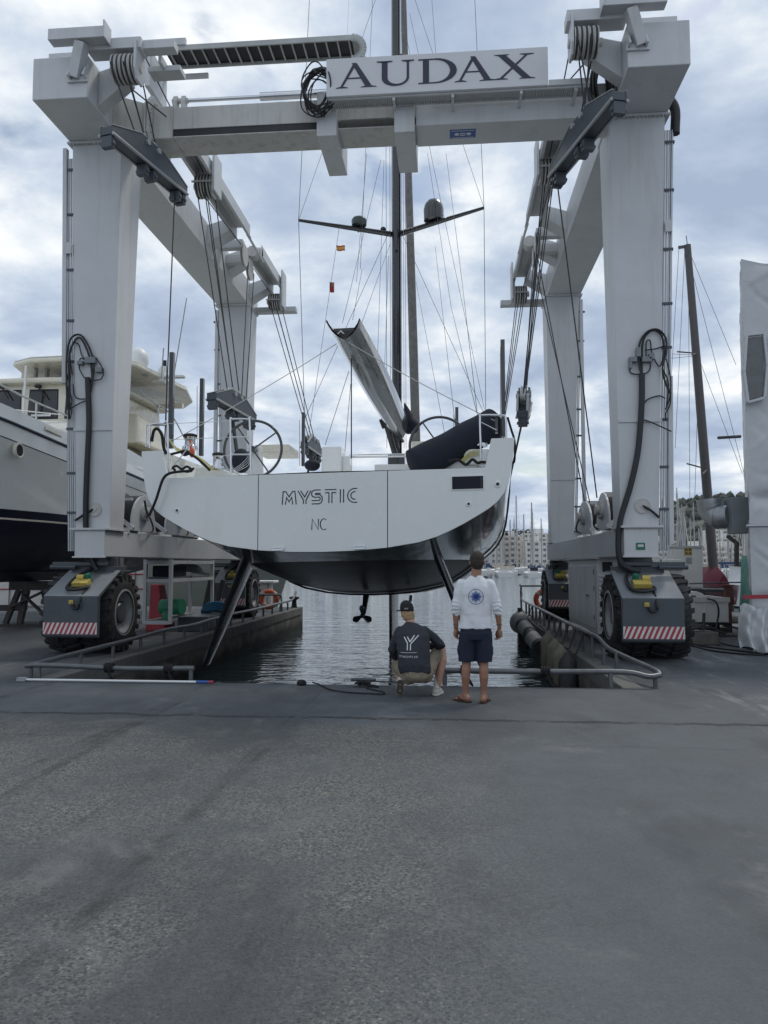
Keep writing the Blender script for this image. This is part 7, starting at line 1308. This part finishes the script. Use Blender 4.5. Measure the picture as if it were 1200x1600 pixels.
def shoe(heel, toe, up, name='shoe'):
    heel, toe, up = Vector(heel), Vector(toe), Vector(up).normalized(); d = (toe - heel).normalized(); up = (up - d * up.dot(d)).normalized(); Lh = (toe - heel).length
    o = wrap([cap([heel + up * .045, heel + d * Lh * .35 + up * .045, heel + d * Lh * .7 + up * .035, toe + up * .03 - d * .03], [.042, .042, .042, .034]), cap([heel + up * .09 + d * .01, heel + up * .04 + d * .02], [.04, .042])], .006, name, SHOE, cm, 2)
    w = d.cross(up); ol = [(0 - .045, 0), (-.04, .025), (0, .046), (.3 * Lh, .044), (.65 * Lh, .054), (.9 * Lh, .046), (Lh, .024), (Lh + .012, 0)]; ring_ = [(t, ww) for t, ww in ol] + [(t, -ww) for t, ww in reversed(ol[1:-1])]
    for z0, z1, mm, nm in ((.004, .026, RUBW, 'sole_edge'), (-.004, .0035, SOLE, 'outsole')):
        b = MB(); n = len(ring_); k_ = 1.0 if nm == 'sole_edge' else .9; b.add([heel + d * t + w * ww * k_ + up * z0 + cp0 for t, ww in ring_] + [heel + d * t + w * ww * k_ + up * z1 + cp0 for t, ww in ring_], [tuple(range(n)), tuple(range(2 * n - 1, n - 1, -1))] + [(i, n + i, n + (i + 1) % n, (i + 1) % n) for i in range(n)]); b.build(nm, mm, o)
    return o
shoe((.225, .09, .006), (.285, .30, .006), (0, 0, 1)); shoe((-.205, -.105, .195), (-.225, .055, .022), (.1, .75, .66))
WPR = mat('white_shirt_print', (0.62, 0.62, 0.64), 0.8, var=.08); T = []
ox, oz = -.075, .685
def Lp(px, py): return ((px - 305) * .00162 + ox, (722 - py) * .00162 + oz)      # measured on the 5x enlargement of the shirt
for a_, c_ in (((250, 685), (278, 730)), ((278, 730), (278, 780)), ((362, 672), (302, 735)), ((302, 735), (302, 780)), ((275, 683), (297, 720)), ((330, 672), (297, 720))): T += qstroke(Lp(*a_), Lp(*c_), .0125, .0125, 5)
T += qstroke(Lp(226, 798), Lp(352, 795), .004, .004, 10); decal(shirt2, T, 'back_logo', WPR, cm, cp0, .004)
fc = bpy.data.curves.new('txt', 'FONT'); fc.body = 'YYACHTS DE'; fc.size = .036; fc.align_x = 'CENTER'; fo = bpy.data.objects.new('txt', fc); COL.objects.link(fo); dg = bpy.context.evaluated_depsgraph_get(); dg.update(); tm = bpy.data.meshes.new_from_object(fo.evaluated_get(dg))
x0, z0 = Lp(288, 833); T = [[(x0 + tm.vertices[i].co.x * 1.12, z0 + tm.vertices[i].co.y * .9) for i in p.vertices] for p in tm.polygons]; bpy.data.objects.remove(fo); bpy.data.meshes.remove(tm); bpy.data.curves.remove(fc)
decal(shirt2, T, 'back_lettering', WPR, cm, cp0, .004)
# ---------------------------------------------------------------- far shore, marina, buildings, hill
FARW = mat('distant_white_hull', (0.66, 0.66, 0.65), 0.4, var=.05); MASTM = mat('alloy_mast', (0.36, 0.36, 0.37), 0.4, metal=.4, var=.2); CANV = [mat('blue_sail_cover', (0.03, 0.06, 0.16), .8), mat('black_sail_cover', (0.02, .022, .03), .8), mat('cream_sail_cover', (0.5, .47, .40), .8)]
def make_sailboat(k, hgt, ln, beam, cover):
    t = thing('moored_sailboat', '', 'sailing boat', (0, 0, 0)); secs = []
    for y, w, zt, zb in ((-.5, .03, 1.35, .25), (-.42, .5, 1.28, -.1), (-.25, .85, 1.18, -.3), (0, 1.0, 1.08, -.3), (.3, .97, 1.02, -.25), (.5, .85, 1.02, -.1)):
        w *= beam / 2; y *= ln; secs.append([Vector((-w, y, zt)), Vector((-w * .99, y, .35)), Vector((-w * .85, y, zb)), Vector((w * .85, y, zb)), Vector((w * .99, y, .35)), Vector((w, y, zt))])
    b = MB(); b.loft(secs, closed=True, capa=True, capb=True); b.build('hull', FARW, t, smooth=40)
    b = MB(); b.hexa([(-.9, -ln * .22, 1.1), (.9, -ln * .22, 1.1), (1.0, ln * .2, 1.05), (-1.0, ln * .2, 1.05)], [(-.6, -ln * .15, 1.5), (.6, -ln * .15, 1.5), (.8, ln * .2, 1.6), (-.8, ln * .2, 1.6)]); b.build('cabin', FARW, t)
    b = MB(); b.box(-.75, .75, -ln * .16, -ln * .155, 1.25, 1.45); b.build('windscreen', CANV[cover], t); b = MB(); b.box(-.85, .85, ln * .2, ln * .215, 1.5, 2.3); b.build('spray_hood', CANV[cover], t)
    b = MB(); b.tube([(0, -.6, 1.3), (0, -.6, 1.3 + hgt)], [.18, .13], 6); b.build('mast', MASTM, t, smooth=60)
    for f in (.38, .7): b = MB(); b.tube([(-.9 * (1.2 - f), -.5, 1.3 + hgt * f), (.9 * (1.2 - f), -.5, 1.3 + hgt * f)], .03, 5); b.build('spreader', MASTM, t)
    b = MB(); b.tube([(0, -.5, 2.6), (0, ln * .34, 2.7)], [.18, .13], 8); b.build('boom_cover', CANV[cover], t, smooth=60)
    b = MB(); b.tube([(0, -ln * .49, 1.4), (0, -.65, 1.2 + hgt)], .06, 5); b.build('furled_jib', CANV[2], t)
    b = MB(); [b.tube([(s * beam * .46, -.3, 1.1), (0, -.6, 1.3 + hgt * .98)], .012, 4) for s in (-1, 1)]; b.tube([(0, ln * .49, 1.1), (0, -.6, 1.3 + hgt)], .012, 4); b.build('stays', ROPE, t)
    return t
protos = [make_sailboat(0, 14.0, 11.5, 3.6, 0), make_sailboat(1, 16.5, 13, 4.0, 1), make_sailboat(2, 12.0, 10, 3.3, 2)]; used = [False] * 3; rg = random.Random(11)
def place(x, y, k, rz, sc, label, group):
    o = protos[k] if not used[k] else dup(protos[k]); used[k] = True; o.location = (x, y, WZ); o.rotation_euler = (0, 0, rz); o.scale = (sc, sc, sc * rg.uniform(.9, 1.12)); o['label'] = label.replace('boat in', 'boat with %s sail cover in' % ('blue', 'black', 'cream')[k]); o['group'] = ('blue', 'black', 'cream')[k] + ' covered boats, ' + group
rows = ((152, 6.0, 62, 4.15, 'white sailing boat in the front row of the far marina', 'front row of the far marina'), (176, -24, 70, 4.3, 'white sailing boat in the second row of the far marina', 'second row of the far marina'), (206, -34, 84, 4.4, 'white sailing boat in the rear rows of the far marina', 'rear rows of the far marina'), (190, -26, 76, 4.4, 'white sailing boat in the rear rows of the far marina', 'rear rows of the far marina'), (219, -30, 88, 4.4, 'white sailing boat in the rear rows of the far marina', 'rear rows of the far marina'), (234, -40, 92, 4.4, 'white sailing boat in the rear rows of the far marina', 'rear rows of the far marina'))
for ri, (Y, xa, xb, dx, lab, grp) in enumerate(rows):
    x = xa
    while x < xb:
        i = rg.randrange(3)
        if rg.random() > (.06 if ri else .12):
            place(x + rg.uniform(-.4, .4), Y + rg.uniform(-1.5, 1.5), i, pi * (rg.random() < .35) + rg.uniform(-.03, .03), rg.uniform(.85, 1.12), lab, grp)
        x += dx * rg.uniform(.9, 1.25)
# a few motor boats nearer on the right
def motorboat(x, y, rz, lab, cov):
    t = thing('moored_motorboat', lab, 'motor boat', (x, y, WZ), 'motor boats moored beyond the yard'); secs = []
    for q, w, zt, zb in ((-4.5, .05, 1.6, .9), (-3.2, .9, 1.45, .2), (-1, 1.35, 1.3, -.2), (2, 1.4, 1.2, -.2), (4, 1.3, 1.2, 0)): secs.append([Vector((x - w, y + q, WZ + zt)), Vector((x - w * .85, y + q, WZ + zb + .3)), Vector((x, y + q, WZ + zb)), Vector((x + w * .85, y + q, WZ + zb + .3)), Vector((x + w, y + q, WZ + zt))])
    b = MB(); b.loft(secs, closed=True, capa=True, capb=True); b.build('hull', FARW, t, smooth=40)
    b = MB(); b.hexa([(x - 1, y - 1.5, WZ + 1.3), (x + 1, y - 1.5, WZ + 1.3), (x + 1, y + 2, WZ + 1.2), (x - 1, y + 2, WZ + 1.2)], [(x - .8, y - .6, WZ + 2.3), (x + .8, y - .6, WZ + 2.3), (x + .9, y + 2, WZ + 2.4), (x - .9, y + 2, WZ + 2.4)]); b.build('cabin', FARW, t, bevel=.05)
    b = MB(); b.hexa([(x - .82, y - 1.28, WZ + 1.6), (x + .82, y - 1.28, WZ + 1.6), (x + .8, y - 1.2, WZ + 1.65), (x - .8, y - 1.2, WZ + 1.65)], [(x - .75, y - .75, WZ + 2.15), (x + .75, y - .75, WZ + 2.15), (x + .75, y - .65, WZ + 2.2), (x - .75, y - .65, WZ + 2.2)]); b.build('windscreen', GLASS, t)
    b = MB(); b.box(x - 1.05, x + 1.05, y - .2, y + 3.4, WZ + 2.45, WZ + 2.6); b.build('canopy', CANV[cov], t, bevel=.04)
    for s in (-1, 1): MB().tube([(x + s * .95, y + 3.2, WZ + 1.2), (x + s * .95, y + 3.2, WZ + 2.45)], .03, 6).build('canopy_post', MASTM, t)
motorboat(17.2, 45, 0, 'white motor boat with dark blue canopy between the maroon cover and wrapped boat', 0); motorboat(21.5, 47, 0, 'white motor boat with a black canopy behind the wrapped boat edge', 1); motorboat(22.0, 58, 0, 'white motor boat with a cream canopy, farther out beyond the maroon cover', 2)
# shore, buildings
SH = mat('shore_concrete', (0.22, 0.215, 0.20), .9, var=.15, vs=.05); b = MB(); b.box(-500, 700, 252, 1400, -3, 0.9); o = b.build('shore', SH); o['kind'] = 'structure'
WLS = [mat('cream_render', (0.66, 0.61, 0.52), .85, var=.06, vs=.15), mat('white_render', (0.70, 0.69, 0.66), .85, var=.05, vs=.15), mat('sand_render', (0.62, 0.55, 0.46), .85, var=.06, vs=.15), mat('grey_render', (0.54, 0.53, 0.51), .85, var=.06, vs=.15), mat('rose_render', (0.62, 0.53, 0.46), .85, var=.06, vs=.15)]
WDK = mat('hazed_window', (0.16, 0.165, 0.175), .3, var=.3, vs=.5); RFT = mat('roof_tile_brown', (0.24, 0.13, 0.09), .85, var=.15)  # far windows lightened, haze painted into their colour
def building(x0, x1, y, dpt, fl, w, kind, lab):
    hgt = fl * 3.0 + .6; t = thing('apartment_building', lab, 'building', ((x0 + x1) / 2, y, .9)); m = WLS[w]; z0 = .9
    b = MB(); b.box(x0, x1, y, y + dpt, z0, z0 + hgt); b.build('wall', m, t)
    b = MB(); b.box(x0 - .15, x1 + .15, y - .15, y + dpt, z0 + hgt + .003, z0 + hgt + .5); b.build('parapet', m, t)
    b = MB(); b.box(x0 + (x1 - x0) * .3, x0 + (x1 - x0) * .6, y + 2, y + 6, z0 + hgt + .503, z0 + hgt + 3.2); b.build('stair_head', WLS[1], t)
    nb = max(3, int((x1 - x0) / 3.0)); pit = (x1 - x0) / nb; bw = MB(); bb = MB(); br = MB()
    for f in range(fl):
        zf = z0 + .8 + f * 3.0
        for i in range(nb):
            xa = x0 + pit * (i + .2); xw = pit * (.6 if kind != 2 else .42); hz = 1.35 if kind else 2.0
            if kind == 1 and i % 3 == 2: xw = pit * .3
            bw.box(xa, xa + xw, y - .04, y + .05, zf + (.9 if hz < 1.5 else .15), zf + .9 + 1.35)
            if kind == 2 or kind == 1: bb.box(xa - .1, xa + xw + .1, y - .14, y - .002, zf + .80, zf + .88)
        if kind == 0 or (kind == 1 and f % 1 == 0):
            for (qa, qb) in (((.06, .46), (.54, .94)) if kind == 0 else ((.35, .65),)):
                xa, xb_ = x0 + (x1 - x0) * qa, x0 + (x1 - x0) * qb; bb.box(xa, xb_, y - 1.3, y - .003, zf - .12, zf + .03); br.box(xa, xb_, y - 1.3, y - 1.22, zf + .031, zf + .95)
    for bld, nm, mm in ((bw, 'windows', WDK), (bb, 'balcony_slabs', m), (br, 'balcony_fronts', WLS[1])):
        if bld.v: q = bld.build(nm, mm, t); q['kind'] = 'stuff'
    if w == 4:
        b = MB(); b.prism([(y - .5, z0 + hgt + .51), (y + dpt + .5, z0 + hgt + .51), (y + dpt / 2, z0 + hgt + 2.6)], 'x', x0 - .4, x1 + .4); b.build('roof', RFT, t)
BL = [(x0 * 1.53, x1 * 1.53, y * 1.53, fl, w, k) for x0, x1, y, fl, w, k in ((-118, -98, 268, 6, 1, 0), (-96, -80, 272, 7, 0, 1), (-78, -58, 266, 6, 2, 0), (-56, -44, 270, 5, 3, 2), (-42, -24, 268, 7, 1, 1), (-22, -8, 272, 6, 0, 0), (-6, 8, 268, 5, 4, 2), (9.5, 17.6, 266, 5, 3, 2), (18.2, 25.0, 272, 5, 2, 1), (25.6, 33.4, 268, 4, 1, 2), (27.5, 41, 300, 6, 1, 1), (34.2, 46.6, 267, 5, 0, 1), (47.2, 58, 275, 5, 0, 2), (58.6, 67, 268, 4, 1, 0), (67.5, 77, 270, 4, 2, 1), (77.6, 88, 268, 3, 0, 0), (88.6, 99, 270, 3, 0, 0), (99.6, 106.4, 300, 5, 1, 1), (103.5, 111, 320, 7, 1, 0), (112.5, 121, 300, 6, 0, 1), (122, 138, 268, 6, 2, 0), (140, 158, 272, 5, 1, 2))]
DES = ['cream', 'white', 'sand coloured', 'grey', 'rose']; KD = ['long balconies', 'centre balconies', 'plain window rows']
for i, (x0, x1, y, fl, w, k) in enumerate(BL):
    nm = {7: 'seven', 2: 'two', 3: 'three', 4: 'four', 5: 'five', 6: 'six'}[fl]
    building(x0, x1, y, 14, fl, w, k, f'{DES[w]} {nm} storey building with {KD[k]}, {["first", "second", "third", "fourth", "fifth", "sixth", "seventh", "eighth", "ninth", "tenth", "eleventh", "twelfth", "thirteenth", "fourteenth", "fifteenth", "sixteenth", "seventeenth", "eighteenth", "nineteenth", "twentieth", "twenty-first", "twenty-second"][i]} from the west end')
# hill with woods
HILLM = mat('hazed_wooded_hill', (0.11, 0.115, 0.10), .95, var=.35, vs=.05, dirt=(0.16, 0.14, 0.11), da=.7, ds=(.03, .03, .05), dl=.52)  # greyed and lightened, haze painted into the hill colour
ridge = [(-200, 6), (80, 10), (150, 22), (190, 44), (225, 62), (262, 66), (290, 62), (330, 70), (390, 74), (460, 50), (620, 20)]
rowsH = []
for j in range(19):
    v_ = j / 18; row = []
    for i in range(141):
        x = -200 + 820 * i / 140; h = interp(ridge, x) * sin(pi / 2 * min(1, v_ * 1.25)); n_ = noise.fractal(Vector((x * .05, v_ * 9, 0)), 1.0, 2.0, 5) * 4 * min(1, v_ * 4) ; row.append(Vector((x, 560 + 260 * v_, .5 + max(0, h + n_))))
    rowsH.append(row)
b = MB(); b.loft(rowsH); o = b.build('hill', HILLM); o['kind'] = 'structure'
TREEM = mat('hazed_pine_foliage', (0.080, 0.090, 0.074), .95, var=.5, vs=.3); b = MB(); rt_ = random.Random(5)  # foliage desaturated, distance haze put into its colour
for k in range(900):
    x = rt_.uniform(40, 480); v_ = rt_.uniform(.12, .85); h = interp(ridge, x) * sin(pi / 2 * min(1, v_ * 1.25)); r = rt_.uniform(2.0, 4.2); c = Vector((x, 560 + 260 * v_, h + r * .6)); n = 5; vs = [c + Vector((0, 0, r * rt_.uniform(.8, 1.2)))]
    for lv, (q, rz) in enumerate(((.75, .5), (1.0, -.1), (.6, -.7))): vs += [c + Vector((r * q * rt_.uniform(.7, 1.25) * cos(a), r * q * rt_.uniform(.7, 1.25) * sin(a), r * rz * rt_.uniform(.8, 1.2))) for a in [2 * pi * i / n for i in range(n)]]
    fs = [(0, 1 + i, 1 + (i + 1) % n) for i in range(n)] + [(1 + l * n + i, 1 + (l + 1) * n + i, 1 + (l + 1) * n + (i + 1) % n, 1 + l * n + (i + 1) % n) for l in range(2) for i in range(n)]; b.add(vs, fs)
o = b.build('pine_wood', TREEM); o['kind'] = 'stuff'
# umbrella pines on the shore behind the buildings
def pine(x, y, h, lab):
    t = thing('pine_tree', lab, 'tree', (x, y, .9), 'pines on the far shore'); MB().tube([(x, y, .9), (x + .3, y, .9 + h * .55), (x, y, .9 + h * .8)], [.4, .3, .15], 7).build('trunk', WOODD, t); b = MB(); r_ = random.Random(int(x))
    for k in range(260):
        a, q, zz = r_.uniform(0, 2 * pi), sqrt(r_.random()), r_.uniform(-1, 1); c = Vector((x + cos(a) * q * h * .42, y + sin(a) * q * h * .42, .9 + h * .82 + zz * h * .17 * sqrt(max(0, 1 - q * q * .8)))); d1 = Vector((r_.uniform(-1, 1), r_.uniform(-1, 1), r_.uniform(-.4, .6))) * h * .06; d2 = Vector((r_.uniform(-1, 1), r_.uniform(-1, 1), r_.uniform(-.6, .6))) * h * .06; b.add([c - d1, c + d2, c + d1, c - d2], [(0, 1, 2, 3)])
    b.build('crown', TREEM, t)
for x, y, h in ((69.5, 450, 21), (77, 452, 19.5), (108, 440, 17), (44, 500, 24), (182, 440, 16)): pine(x, y, h, {69.5: 'taller of two umbrella pines above the cream building at the right rear leg', 77: 'umbrella pine just right of the taller one above the cream building', 108: 'umbrella pine behind low white buildings right of the lift', 44: 'umbrella pine far behind the rose building near the yacht', 182: 'umbrella pine beside the white tower behind the wrapped boat'}[x])
